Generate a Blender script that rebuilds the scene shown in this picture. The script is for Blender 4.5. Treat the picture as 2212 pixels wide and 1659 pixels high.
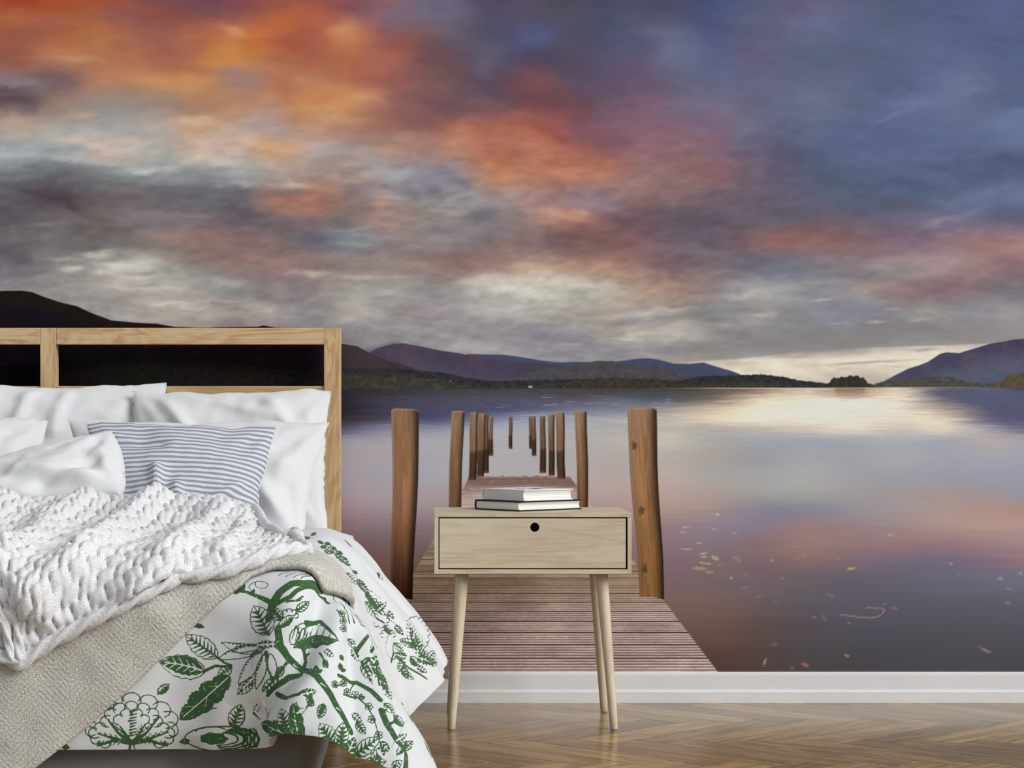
import bpy, bmesh, math, random
import numpy as np
from mathutils import Vector, Matrix, Euler

for o in list(bpy.data.objects): bpy.data.objects.remove(o)
scene = bpy.context.scene
C = scene.collection

# ------------------------------------------------------------------ camera, light, exposure
EYE = 0.8134                       # eye height (m); the wall plane is y = 0, the camera looks along +y
cam_d = bpy.data.cameras.new('camera'); cam = bpy.data.objects.new('camera', cam_d); C.objects.link(cam)
cam.location = (0, -6.28, EYE); cam.rotation_euler = (math.pi/2, 0, 0)
cam_d.sensor_width = 36.0; cam_d.lens = 36.0*4890/2212
cam_d.shift_x = (1106-932)/2212; cam_d.shift_y = (884-829.5)/2212
cam_d.clip_start = .05; cam_d.clip_end = 60
scene.camera = cam

world = bpy.data.worlds.new('world'); scene.world = world; world.use_nodes = True
bg = world.node_tree.nodes['Background']; bg.inputs[0].default_value = (.96, .99, 1.025, 1); bg.inputs[1].default_value = WORLD_S = .47
sun_d = bpy.data.lights.new('daylight', 'SUN'); sun = bpy.data.objects.new('daylight', sun_d); C.objects.link(sun)
sun_d.energy = 2.75; sun_d.angle = math.radians(34); sun_d.color = (1.0, .995, .985)
sun.rotation_euler = Vector((-.95, .56, -.60)).to_track_quat('-Z', 'Y').to_euler()   # from the front right, above
sun.location = (4, -6, 5)
vs = scene.view_settings
vs.view_transform = 'Standard'; vs.look = 'None'; vs.exposure = 0.0; vs.gamma = 1.0; vs.use_curve_mapping = False

# ------------------------------------------------------------------ helpers
def lin(h):
    h = h.lstrip('#'); r = []
    for i in (0, 2, 4):
        c = int(h[i:i+2], 16)/255; r.append(c/12.92 if c <= .04045 else ((c+.055)/1.055)**2.4)
    return tuple(r)
def lin4(h): return lin(h)+(1.0,)
def tag(o, label=None, cat=None, group=None, kind=None):
    if label: o['label'] = label
    if cat: o['category'] = cat
    if group: o['group'] = group
    if kind: o['kind'] = kind
    return o
def empty(name, loc):
    o = bpy.data.objects.new(name, None); C.objects.link(o); o.location = loc; o.empty_display_size = .1
    return o
def link(name, me, mat=None, parent=None, loc=None):
    o = bpy.data.objects.new(name, me); C.objects.link(o)
    if mat is not None and len(me.materials) == 0: me.materials.append(mat)
    if parent is not None: o.parent = parent
    if loc is not None: o.location = loc
    return o
def mesh_from(name, verts, faces, smooth=True):
    me = bpy.data.meshes.new(name)
    verts = np.asarray(verts, dtype=np.float32); n = len(verts)
    me.vertices.add(n); me.vertices.foreach_set('co', verts.ravel())
    f = np.asarray(faces, dtype=np.int32); k = f.shape[1]
    me.loops.add(f.size); me.loops.foreach_set('vertex_index', f.ravel())
    me.polygons.add(len(f)); me.polygons.foreach_set('loop_start', np.arange(0, f.size, k, dtype=np.int32))
    try: me.polygons.foreach_set('loop_total', np.full(len(f), k, dtype=np.int32))
    except Exception: pass
    me.polygons.foreach_set('use_smooth', np.full(len(f), smooth, dtype=bool))
    me.update(calc_edges=True); me.validate()
    return me
def grid_faces(ny, nx, base=0, flip=False):
    i = np.arange(ny-1)[:, None]*nx+np.arange(nx-1)[None, :]+base
    q = np.stack([i, i+1, i+nx+1, i+nx], -1).reshape(-1, 4)
    return q[:, ::-1] if flip else q
def box(name, x0, x1, y0, y1, z0, z1, mat, parent=None, bev=.002, origin=None):
    """bevelled box in world coordinates; origin of the object at the box centre"""
    bm = bmesh.new(); bmesh.ops.create_cube(bm, size=1)
    for v in bm.verts: v.co = Vector((v.co.x*(x1-x0), v.co.y*(y1-y0), v.co.z*(z1-z0)))
    if bev: bmesh.ops.bevel(bm, geom=bm.edges[:], offset=bev, segments=2, profile=.6, affect='EDGES')
    me = bpy.data.meshes.new(name); bm.to_mesh(me); bm.free()
    o = link(name, me, mat, parent)
    c = Vector(((x0+x1)/2, (y0+y1)/2, (z0+z1)/2))
    if parent is not None: c = c-parent.location
    o.location = c
    return o
def tube(pts, r, seg=8, twist=None, r_end=None):
    """swept tube verts/faces along a polyline; twist = (lobes, pitch, depth) for a laid rope"""
    P = np.asarray(pts, float); n = len(P)
    T = np.gradient(P, axis=0); T /= np.linalg.norm(T, axis=1)[:, None]+1e-12
    up = np.array([0, 0, 1.]); N = np.cross(T, up); bad = np.linalg.norm(N, axis=1) < 1e-3; N[bad] = [1, 0, 0]
    N /= np.linalg.norm(N, axis=1)[:, None]; B = np.cross(N, T)
    s = np.r_[0, np.cumsum(np.linalg.norm(np.diff(P, axis=0), axis=1))]
    th = np.arange(seg)*2*np.pi/seg
    R = np.full((n, seg), r) if r_end is None else np.linspace(r, r_end, n)[:, None]*np.ones(seg)
    endt = np.minimum(s, s[-1]-s); R = R*np.sqrt(np.clip(endt/(1.2*r)+.02, 0, 1))[:, None] if twist else R
    if twist:
        lob, pitch, dep = twist
        R = R*(1-dep+dep*np.abs(np.cos((th[None, :]*lob-2*np.pi*s[:, None]/pitch)/2)))
    V = P[:, None, :]+R[:, :, None]*(np.cos(th)[None, :, None]*N[:, None, :]+np.sin(th)[None, :, None]*B[:, None, :])
    i = np.arange(n-1)[:, None]*seg; j = np.arange(seg)[None, :]; k = (j+1) % seg
    F = np.stack([i+j, i+k, i+seg+k, i+seg+j], -1).reshape(-1, 4)
    return V.reshape(-1, 3), F
def resample(pts, step):
    P = np.asarray(pts, float); d = np.r_[0, np.cumsum(np.linalg.norm(np.diff(P, axis=0), axis=1))]
    n = max(2, int(d[-1]/step)+1); t = np.linspace(0, d[-1], n)
    return np.stack([np.interp(t, d, P[:, k]) for k in range(P.shape[1])], 1)

# ------------------------------------------------------------------ materials
def new_mat(name):
    m = bpy.data.materials.new(name); m.use_nodes = True
    nt = m.node_tree; b = nt.nodes['Principled BSDF']
    return m, nt, b
def N(nt, t, **kw):
    n = nt.nodes.new(t)
    for k, v in kw.items():
        if k.startswith('_'): setattr(n, k[1:], v)
        else: n.inputs[k].default_value = v
    return n
def ramp(nt, stops, interp='LINEAR'):
    r = nt.nodes.new('ShaderNodeValToRGB'); e = r.color_ramp.elements; r.color_ramp.interpolation = interp
    while len(e) < len(stops): e.new(.5)
    for k, (p, c) in enumerate(stops): e[k].position = p; e[k].color = c if len(c) == 4 else c+(1,)
    return r
def fabric(name, col, bump_scale=900, bump=.15, rough=.85, sheen=.15, wave=None):
    m, nt, b = new_mat(name); L = nt.links.new
    b.inputs['Base Color'].default_value = lin4(col); b.inputs['Roughness'].default_value = rough
    b.inputs['Specular IOR Level'].default_value = .2
    b.inputs['Sheen Weight'].default_value = sheen
    tc = N(nt, 'ShaderNodeTexCoord'); no = N(nt, 'ShaderNodeTexNoise', Scale=bump_scale, Detail=2.0)
    L(tc.outputs['Object'], no.inputs['Vector'])
    bp = N(nt, 'ShaderNodeBump', Strength=bump, Distance=.001); L(no.outputs['Fac'], bp.inputs['Height'])
    L(bp.outputs['Normal'], b.inputs['Normal'])
    return m
def wood(name, light, mid, dark, axis='X', scale=1.0, rough=.5, ringy=1.0, coat=0.0, var=.0, bumpd=.0006):
    m, nt, b = new_mat(name); L = nt.links.new
    tc = N(nt, 'ShaderNodeTexCoord'); oi = N(nt, 'ShaderNodeObjectInfo')
    off = N(nt, 'ShaderNodeVectorMath', _operation='SCALE'); comb = N(nt, 'ShaderNodeCombineXYZ')
    for k in range(3): L(oi.outputs['Random'], comb.inputs[k])
    L(comb.outputs[0], off.inputs[0]); off.inputs['Scale'].default_value = 37.0
    add = N(nt, 'ShaderNodeVectorMath', _operation='ADD'); L(tc.outputs['Object'], add.inputs[0]); L(off.outputs[0], add.inputs[1])
    st = {'X': (1.2, 9, 9), 'Y': (9, 1.2, 9), 'Z': (9, 9, 1.2)}[axis]
    mp = N(nt, 'ShaderNodeMapping'); mp.inputs['Scale'].default_value = [s*scale for s in st]; L(add.outputs[0], mp.inputs['Vector'])
    n1 = N(nt, 'ShaderNodeTexNoise', Scale=1.6, Detail=5.0, Roughness=.55, Distortion=.6*ringy); L(mp.outputs[0], n1.inputs['Vector'])
    mul = N(nt, 'ShaderNodeMath', _operation='MULTIPLY'); mul.inputs[1].default_value = 9.0*ringy; L(n1.outputs['Fac'], mul.inputs[0])
    fr = N(nt, 'ShaderNodeMath', _operation='PINGPONG'); fr.inputs[1].default_value = .5; L(mul.outputs[0], fr.inputs[0])
    st2 = {'X': (2, 160, 160), 'Y': (160, 2, 160), 'Z': (160, 160, 2)}[axis]
    mp2 = N(nt, 'ShaderNodeMapping'); mp2.inputs['Scale'].default_value = [s*scale for s in st2]; L(add.outputs[0], mp2.inputs['Vector'])
    n2 = N(nt, 'ShaderNodeTexNoise', Scale=2.2, Detail=4.0, Roughness=.6); L(mp2.outputs[0], n2.inputs['Vector'])
    mix = N(nt, 'ShaderNodeMath', _operation='MULTIPLY_ADD'); L(fr.outputs[0], mix.inputs[0]); mix.inputs[1].default_value = .55; 
    m2 = N(nt, 'ShaderNodeMath', _operation='MULTIPLY'); m2.inputs[1].default_value = .75; L(n2.outputs['Fac'], m2.inputs[0]); L(m2.outputs[0], mix.inputs[2])
    rp = ramp(nt, [(.22, lin(light)), (.5, lin(mid)), (.8, lin(dark))]); L(mix.outputs[0], rp.inputs['Fac'])
    outc = rp.outputs['Color']
    if var:
        hs = N(nt, 'ShaderNodeHueSaturation'); mr = N(nt, 'ShaderNodeMapRange'); mr.inputs['To Min'].default_value = 1-var; mr.inputs['To Max'].default_value = 1+var
        L(oi.outputs['Random'], mr.inputs['Value']); L(mr.outputs[0], hs.inputs['Value']); L(outc, hs.inputs['Color']); outc = hs.outputs['Color']
    L(outc, b.inputs['Base Color']); b.inputs['Roughness'].default_value = rough; b.inputs['Specular IOR Level'].default_value = .4
    b.inputs['Coat Weight'].default_value = coat; b.inputs['Coat Roughness'].default_value = .08
    bp = N(nt, 'ShaderNodeBump', Strength=.35, Distance=bumpd); L(n2.outputs['Fac'], bp.inputs['Height']); L(bp.outputs['Normal'], b.inputs['Normal'])
    return m
def plain(name, col, rough=.6, spec=.3):
    m, nt, b = new_mat(name); L = nt.links.new
    tc = N(nt, 'ShaderNodeTexCoord'); no = N(nt, 'ShaderNodeTexNoise', Scale=6.0, Detail=3.0); L(tc.outputs['Object'], no.inputs['Vector'])
    c = Vector(lin(col)); rp = ramp(nt, [(.3, tuple(c*.97)), (.7, tuple(c*1.02))]); L(no.outputs['Fac'], rp.inputs['Fac'])
    L(rp.outputs['Color'], b.inputs['Base Color']); b.inputs['Roughness'].default_value = rough; b.inputs['Specular IOR Level'].default_value = spec
    return m
M_sheet = fabric('white_cotton', '#d4d6d6')
M_oak = {ax: wood('oak_'+ax, '#d8bd94', '#c8a87c', '#a27b52', ax, 1.0, .5) for ax in 'XZ'}
M_ash = {ax: wood('pale_ash_'+ax, '#d6c9b0', '#cdbfa4', '#b5a488', ax, 1.3, .5, .5) for ax in 'XZ'}
M_black = plain('black_board', '#101012', .5)
M_white = plain('white_paint', '#e4e5e6', .35, .4)
# ---- drape surface of the bed linen (metres; a = across, b = along the bed, flat cloth coordinates)
XC,XCL,YC=-.31,-1.79,-2.08
TH_S=[-1.3,-1.15,-1.0,-.75,-.5,-.3,-.12,0,.10,.20,.29,.35,.39,.44,.55,1.6]
TH_V=[50,50,52,60,72,78,72,64,53,49,51,60,74,84,86,86]
_ts=np.arange(-1.4,1.7,.005); _tk=np.exp(-(np.arange(-24,25)/9.)**2); _tv=np.convolve(np.pad(np.interp(_ts,TH_S,TH_V),24,mode='edge'),_tk/_tk.sum(),mode='valid')
def _h2(i,j,seed):
    n=(i*374761393+j*668265263+seed*974634777)&0xffffffff
    n=((n^(n>>13))*1274126177)&0xffffffff
    return ((n^(n>>16))&0xffff)/65535.0
def vnoise(x,y,seed=0):
    xi=np.floor(x).astype(np.int64); yi=np.floor(y).astype(np.int64)
    fx=x-xi; fy=y-yi
    fx=fx*fx*fx*(fx*(fx*6-15)+10); fy=fy*fy*fy*(fy*(fy*6-15)+10)
    a=_h2(xi,yi,seed); b=_h2(xi+1,yi,seed); c=_h2(xi,yi+1,seed); d=_h2(xi+1,yi+1,seed)
    return (a*(1-fx)+b*fx)*(1-fy)+(c*(1-fx)+d*fx)*fy
def fbm(x,y,seed=0,octv=4,gain=.5):
    s=0;amp=1;t=0
    for o in range(octv):
        s=s+amp*(vnoise(x,y,seed+o*17)-.5); t+=amp; amp*=gain; x=x*2.03+11.3; y=y*2.03+5.7
    return s/t*2
def ridge(a,b,pts,w,amp):
    d=np.full(a.shape,9.)
    for (x0,y0),(x1,y1) in zip(pts[:-1],pts[1:]):
        vx,vy=x1-x0,y1-y0; L=vx*vx+vy*vy
        t=np.clip(((a-x0)*vx+(b-y0)*vy)/L,0,1)
        d=np.minimum(d,np.hypot(a-x0-t*vx,b-y0-t*vy))
    return amp*np.exp(-(d/w)**2)
def drape(a,b,extra=0.0):
    """flat cloth point -> position on the made bed, extra = offset along the normal"""
    def P(a,b):
        dx=np.where(a>XC,a-XC,np.where(a<XCL,a-XCL,0.)); dy=np.maximum(0,YC-b)
        e=np.hypot(dx,dy); phi=np.arctan2(dy,np.abs(dx)+1e-9)
        s=np.where(dx>0,np.where(dy>0,phi*.248,np.minimum(0,YC-b)),.39+np.maximum(0,XC-a))
        s=np.where((dx>0)|(dy>0),s,.5)
        th=np.radians(np.interp(s,_ts,_tv)); th=np.where(dx<0,1.2,th)
        e0,w=.03,.14
        t=np.clip(e-e0,0,w); t2=np.maximum(0,e-e0-w)
        out=np.minimum(e,e0)+w/th*np.sin(th*t/w)+t2*np.cos(th)
        drop=w/th*(1-np.cos(th*t/w))+t2*np.sin(th)
        c=np.where(e>0,dx/np.maximum(e,1e-9),0); sn=np.where(e>0,dy/np.maximum(e,1e-9),0)
        x=np.clip(a,XCL,XC)+c*out; y=np.maximum(b,YC)-sn*out
        zt=.525+.008*np.clip((b+2.1)/1.2,0,1)
        zt=zt+.048*(1/(1+np.exp(-(b+1.25)/.09)))*(1/(1+np.exp((a+.44)/.03)))
        zt=zt+.004*fbm(a*3+1,b*3,3,2)*np.clip(1-e/.1,0,1)
        return x,y,zt-drop
    h=1e-3
    x,y,z=P(a,b); x1,y1,z1=P(a+h,b); x2,y2,z2=P(a,b+h)
    ux,uy,uz=(x1-x),(y1-y),(z1-z); vx,vy,vz=(x2-x),(y2-y),(z2-z)
    nx,ny,nz=uy*vz-uz*vy,uz*vx-ux*vz,ux*vy-uy*vx
    l=np.sqrt(nx*nx+ny*ny+nz*nz)+1e-12
    e=np.hypot(np.maximum(0,a-XC),np.maximum(0,YC-b))
    wr=.010*fbm(a*5,b*5,7,3)*np.clip(.4+e/.2,0,1)
    wr=wr+ridge(a,b,[(-.177,-2.16),(-.184,-2.278),(-.205,-2.353),(-.256,-2.399),(-.309,-2.431),(-.32,-2.50)],.026,-.020)
    wr=wr+ridge(a,b,[(-.143,-2.18),(-.143,-2.228),(-.157,-2.362),(-.193,-2.425),(-.25,-2.50)],.030,.016)
    wr=wr+ridge(a,b,[(-.235,-2.16),(-.245,-2.27),(-.29,-2.34),(-.37,-2.40),(-.40,-2.50)],.032,.014)
    wr=wr+ridge(a,b,[(-.42,-2.25),(-.46,-2.36),(-.46,-2.5)],.04,-.008)
    wr=wr+ridge(a,b,[(-.10,-2.10),(-.049,-2.261),(.01,-2.373),(.05,-2.5)],.03,.016)
    wr=wr+ridge(a,b,[(-.11,-2.20),(-.08,-2.33),(-.06,-2.5)],.024,-.012)
    wr=wr+ridge(a,b,[(-.26,-1.66),(-.1,-1.62),(.2,-1.62)],.03,-.014)
    wr=wr+ridge(a,b,[(-.26,-1.9),(-.1,-1.98),(.15,-2.05)],.035,.018)
    wr=wr+ridge(a,b,[(-.22,-1.3),(-.02,-1.25),(.2,-1.2)],.05,.016)
    wr=wr+ridge(a,b,[(-.24,-1.1),(0,-1.04),(.2,-1.0)],.03,-.012)
    o=wr+extra
    return x+nx/l*o,y+ny/l*o,z+nz/l*o
# ------------------------------------------------------------------ room: floor, wall, skirting
WX0, WX1, WZ = -3.4, 3.2, 2.9
tag(box('wall_back', WX0, WX1, .001, .12, 0, WZ, plain('plaster', '#d8d6d2', .9), bev=0), kind='structure')
def extrude_profile(name, prof, x0, x1, mat):
    n = len(prof); V = [(x, p[0], p[1]) for x in (x0, x1) for p in prof]
    F = [(i, (i+1) % n, n+(i+1) % n, n+i) for i in range(n)]
    me = bpy.data.meshes.new(name); me.from_pydata(V, [], F+[tuple(range(n))[::-1], tuple(range(n, 2*n))]); me.update()
    return link(name, me, mat)
tag(extrude_profile('baseboard_back', [(-.0005, .0), (-.0165, .0), (-.0170, .002), (-.0170, .030), (-.0160, .033), (-.0125, .0345), (-.0120, .037),
    (-.0120, .076), (-.0112, .0815), (-.0090, .0845), (-.006, .0853), (-.0005, .0853)], WX0, WX1, M_white), kind='structure')
floor = tag(box('floor', WX0, WX1, -5.2, .0, -.05, -.0075, plain('floor_joint', '#3a2f24', .8), bev=0), kind='structure')
M_floor = wood('varnished_oak', '#b39468', '#957648', '#5c4426', 'X', 1.0, .30, .6, coat=.0, var=.34, bumpd=.0003)
_b = M_floor.node_tree.nodes['Principled BSDF']; _b.inputs['Roughness'].default_value = .2; _b.inputs['Specular IOR Level'].default_value = .5
PL, PW = .50, .10
bm = bmesh.new(); bmesh.ops.create_cube(bm, size=1)
for v in bm.verts: v.co = Vector((v.co.x*(PL-.0016), v.co.y*(PW-.0016), v.co.z*.0075-.00375))
bmesh.ops.bevel(bm, geom=[e for e in bm.edges if all(v.co.z > -.001 for v in e.verts)], offset=.0012, segments=1, affect='EDGES')
me_pl = bpy.data.meshes.new('floor_plank'); bm.to_mesh(me_pl); bm.free(); me_pl.materials.append(M_floor)
spots = []
rot = Matrix.Rotation(-math.pi/4, 2)
for i in range(-60, 61):
    for j in range(-9, 10):
        for kind in (0, 1):
            o = Vector((i*PW+j*PL, i*PW-j*PL))
            c = o+(Vector((PL/2, PW/2)) if kind == 0 else Vector((PW/2, PW+PL/2)))
            c = rot @ c; c.y -= .06; ang = -math.pi/4+(math.pi/2 if kind else 0)
            if WX0+.1 < c.x < WX1-.1 and -5.1 < c.y < .30: spots.append((c.x, c.y, ang))
def clip_half(poly, y):      # keep y' <= y
    out = []
    for (p, q) in zip(poly, poly[1:]+poly[:1]):
        if p[1] <= y: out.append(p)
        if (p[1] <= y) != (q[1] <= y):
            t = (y-p[1])/(q[1]-p[1]); out.append((p[0]+t*(q[0]-p[0]), y))
    return out
spots.sort(key=lambda s: (s[0]-.75)**2+(s[1]+.6)**2*1.4)
k = 0; restV = []; restF = []
for (x, y, a) in spots:
    ca, sa = math.cos(a), math.sin(a)
    cn = [(x+ca*px-sa*py, y+sa*px+ca*py) for px, py in ((-PL/2, -PW/2), (PL/2, -PW/2), (PL/2, PW/2), (-PL/2, PW/2))]
    if max(c[1] for c in cn) <= -.001 and k < 280:
        o = bpy.data.objects.new('floor_plank', me_pl); C.objects.link(o); o.parent = floor
        o.location = Vector((x, y, 0))-floor.location; o.rotation_euler = (0, 0, a); k += 1
    elif k < 280 and min(c[1] for c in cn) < -.01:           # plank cut off at the wall
        P = clip_half(cn, -.001)
        m_ = bpy.data.meshes.new('floor_plank'); n_ = len(P)
        lp = [((p[0]-x)*ca+(p[1]-y)*sa, -(p[0]-x)*sa+(p[1]-y)*ca) for p in P]
        m_.from_pydata([(p[0]*.998, p[1]*.992, 0) for p in lp]+[(p[0]*.998, p[1]*.992, -.0075) for p in lp], [],
                       [tuple(range(n_))]+[(i, n_+i, n_+(i+1) % n_, (i+1) % n_) for i in range(n_)])
        m_.materials.append(M_floor); o = bpy.data.objects.new('floor_plank', m_); C.objects.link(o); o.parent = floor
        o.location = Vector((x, y, 0))-floor.location; o.rotation_euler = (0, 0, a); k += 1
    else:
        P = clip_half(cn, -.001)
        if len(P) < 3: continue
        b0 = len(restV); cx = sum(p[0] for p in P)/len(P); cy = sum(p[1] for p in P)/len(P)
        restV += [(cx+(p[0]-cx)*.995, cy+(p[1]-cy)*.995, 0) for p in P]; restF.append(tuple(range(b0, b0+len(P))))
if restV:
    m_ = bpy.data.meshes.new('floor_planks'); m_.from_pydata(restV, [], restF); m_.materials.append(M_floor)
    o = link('floor_planks', m_, None, floor, -floor.location); o['kind'] = 'stuff'
# ------------------------------------------------------------------ printed photo mural (a flat print, drawn in its own print units: 778.7 units = 1 m)
MK = 6.28/4890
SKY_Y = [0, 25, 75, 125, 175, 225, 275, 325, 375, 425, 475, 525, 575, 625, 675, 725, 755, 780, 815, 840]
SKY = """
a53c22 b44a24 b04c28 a04c38 8a4848 7c4850 90484a a85040 a5503f 8f5058 906068 706480 685f78 524a66 564e68 4e4a62 484a66 4a4d6a 484c70 4a5180 545c84 5d5c82 60628a 5a6088 505c82 505e88 526090 54619 2
b3532a b35428 a85836 9d5244 8f4a44 8a4b48 9b5049 b35a3c b5583c 8f5355 86606c 6f6580 6a6480 554c66 58506a 524f66 4a4d66 50516c 4d4f70 4b5480 595f83 635f84 656890 5c6288 535f84 52608a 536090 566292
a3563f b05a3b bd6e3c b06548 a3594c b8643f c9733f c5602f b8583c cc7a4a 9c5654 865858 68586a 524d68 50507a 544d66 4a4f72 565a7c 62668a 515884 5c5e82 5f6388 61688f 586288 586389 596690 56638f 53628f
9b5542 bd7048 bd7349 b86c46 ac6048 bb6a42 d07e3a b8683e b35d40 b9663f b2604c 7e5050 5e4f64 605a74 52496a 554a60 5a5370 60587a 666a90 5c6490 625f84 5f6288 5b6588 5c6489 59668c 5a6792 5c6894 536390
877071 7d605c b27458 c07c50 c58a58 c9824a a87c72 bb7453 c07a52 b8654a a85c4e 8a5856 74545a 5a4a62 7c4a52 5f4c62 60506c 6c5872 66627f 62668c 65668c 636888 63688c 5b658c 57638a 5d6c9a 66759c 5a6892
6e5a5e 9a7a6c 9c8478 98887e a08578 b58062 b98260 b98568 cc7f4e d58a54 a96c58 86565a 78505a 70505c 7c484c 784a56 70566a 7a5a70 736680 716c84 686482 646a90 676e92 5c688c 5c6a98 63719c 667699 566690
b59a88 a5a09a a8a39f a3a09c b4a294 cba07c b79888 b09690 c48e70 b8806a a06a5a 986058 a8624e b5604c b8604a 8e525a 85566a 8c6070 7a667e 7c6680 6e6a84 5f6286 5f6a90 5a6894 5c6b98 5d6d99 60709a 6476a2
9aa3a6 9ea09f c4afa2 c2b4a8 a6a29c c0a998 c8aa98 c9966e b09a94 a0918c b08878 ac8074 b87a60 b5654c c07256 b26252 945a5c 956670 8f6670 846678 6c6480 5c5a78 586084 5a6792 5a6994 5c6c98 5c6c98 58688e
78797c 6e7176 7a7c7f 969a9b 9a9d9c 8f9190 9a9c9c ab9a92 a58a80 a68c84 a69a9a 8a8692 908088 c07a58 bb7656 c17a58 b5705c 98706e 98706e 8c6068 6f6072 5e5a76 55607f 556488 56648e 5a6894 586690 506084
605860 5a4e56 6a6064 6e6568 70686c 6a6a72 706a70 a4705f b0745e 8a7676 9c8886 8c8488 908c90 a08c86 a8837a 9a716c 98787c 957070 8c6a70 7a6470 6a5c6c 625c70 5a5f78 56607e 556282 566488 5c6c92 66769e
5e5a60 6e6468 70625f 7c7072 7d7274 7c6e70 6a6068 746468 8c6a66 7c706f a08078 96877f 938b88 7f787e a0807a b0786a 8c6064 7a5a64 665866 66586a 6c6070 66606c 6e5e6c 6a6074 6a647c 787490 74708c 666682
6e6668 74706f 706a6a 7c726e 8c7870 94736a 87686a 7e6868 6c6874 7e8088 8c7e7e 8c807e 887a7c 86706e 8a6e6e 825e60 8a6260 865f64 70606c 706270 7c6068 94645f 8e6464 84686e 7e667a 8a6e7c 9c7478 ac8080
716a72 948c88 96908c c0bab2 a09a94 857c78 8f7872 937270 8c7574 94807c 988680 947a74 8f6e68 9c7a70 bb9c88 b08a78 ac8470 98706c 82686e 80707a 706a7a 75768a 84808a 8c7a80 948a8e a89094 a8868a 947078
8a8488 938e8c 9c9590 a8a099 aaa39c 9e9894 8c8a8c 857c7c 8c8282 9a938c a39e9a 958e8c 9c9794 c6c0b6 ccc6ba b8b2a6 b2aca0 b69a86 ae8c7e 96868a 98979a 9b9da0 8f9098 9c9090 988080 8a6f76 8c7078 7a7680
8a8488 908a8a 979292 a5a09a b2a8a0 a59a96 a09692 a59c98 8e8a8c a8a09c 9a938f 968c8c 9a9694 a2a09c a5a29d a8a098 b0a59a b2a69c 9a928e 8a8a90 9c9898 8e8c92 8a8a98 8c8c9a 8b8a92 9c9894 90909a 9a959a
8a8488 908a8a 979292 a09a96 a8a09c a29a98 9a9292 989092 918c90 8e8a90 8f8a8d 938e90 9a9496 958d92 8a8490 8d8992 98938f a8a298 b0aaa0 95928f 8a888a 8c8b8d 87858a 8a888c 8b898d 8d8b90 94919a a79ca0
8a8488 908a8a 979292 a09a96 a8a09c a29a98 9a9292 989092 918c90 8e8a90 8f8a8d 938e90 a09a9a a09a9a 9a9598 8d8992 908d92 959094 908c92 968f8c 9a928e 8c8688 8e888a a8a09a c8beae d8ceba d8ceba a79ca0
8a8488 908a8a 979292 a09a96 a8a09c a29a98 9a9292 989092 918c90 8e8a90 8f8a8d 938e90 a09a9a a09a9a 9a9598 8d8992 908d92 9a9594 b5ab9e c8bca8 d8ccb6 ddd1bb e2d6be e2d6be e2d6be ded4be d8ceba c8bcac
8a8488 908a8a 979292 a09a96 a8a09c a29a98 9a9292 989092 918c90 8e8a90 8f8a8d 938e90 a09a9a a09a9a 9a9598 8d8992 908d92 a8a098 c8bca8 d8cab4 ddd0ba d6c9b4 ccbfac c4b8a6 ccbfac d8ccb6 ccc0ac c0b4a4
8a8488 908a8a 979292 a09a96 a8a09c a29a98 9a9292 989092 918c90 8e8a90 8f8a8d 938e90 a09a9a a09a9a 9a9598 8d8992 908d92 a8a098 c0b4a2 ccc0aa d0c4ae c4b8a6 b8aea0 b4aaa0 b8aea0 c4b8a6 ccc0ac c0b4a4
"""
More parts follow.
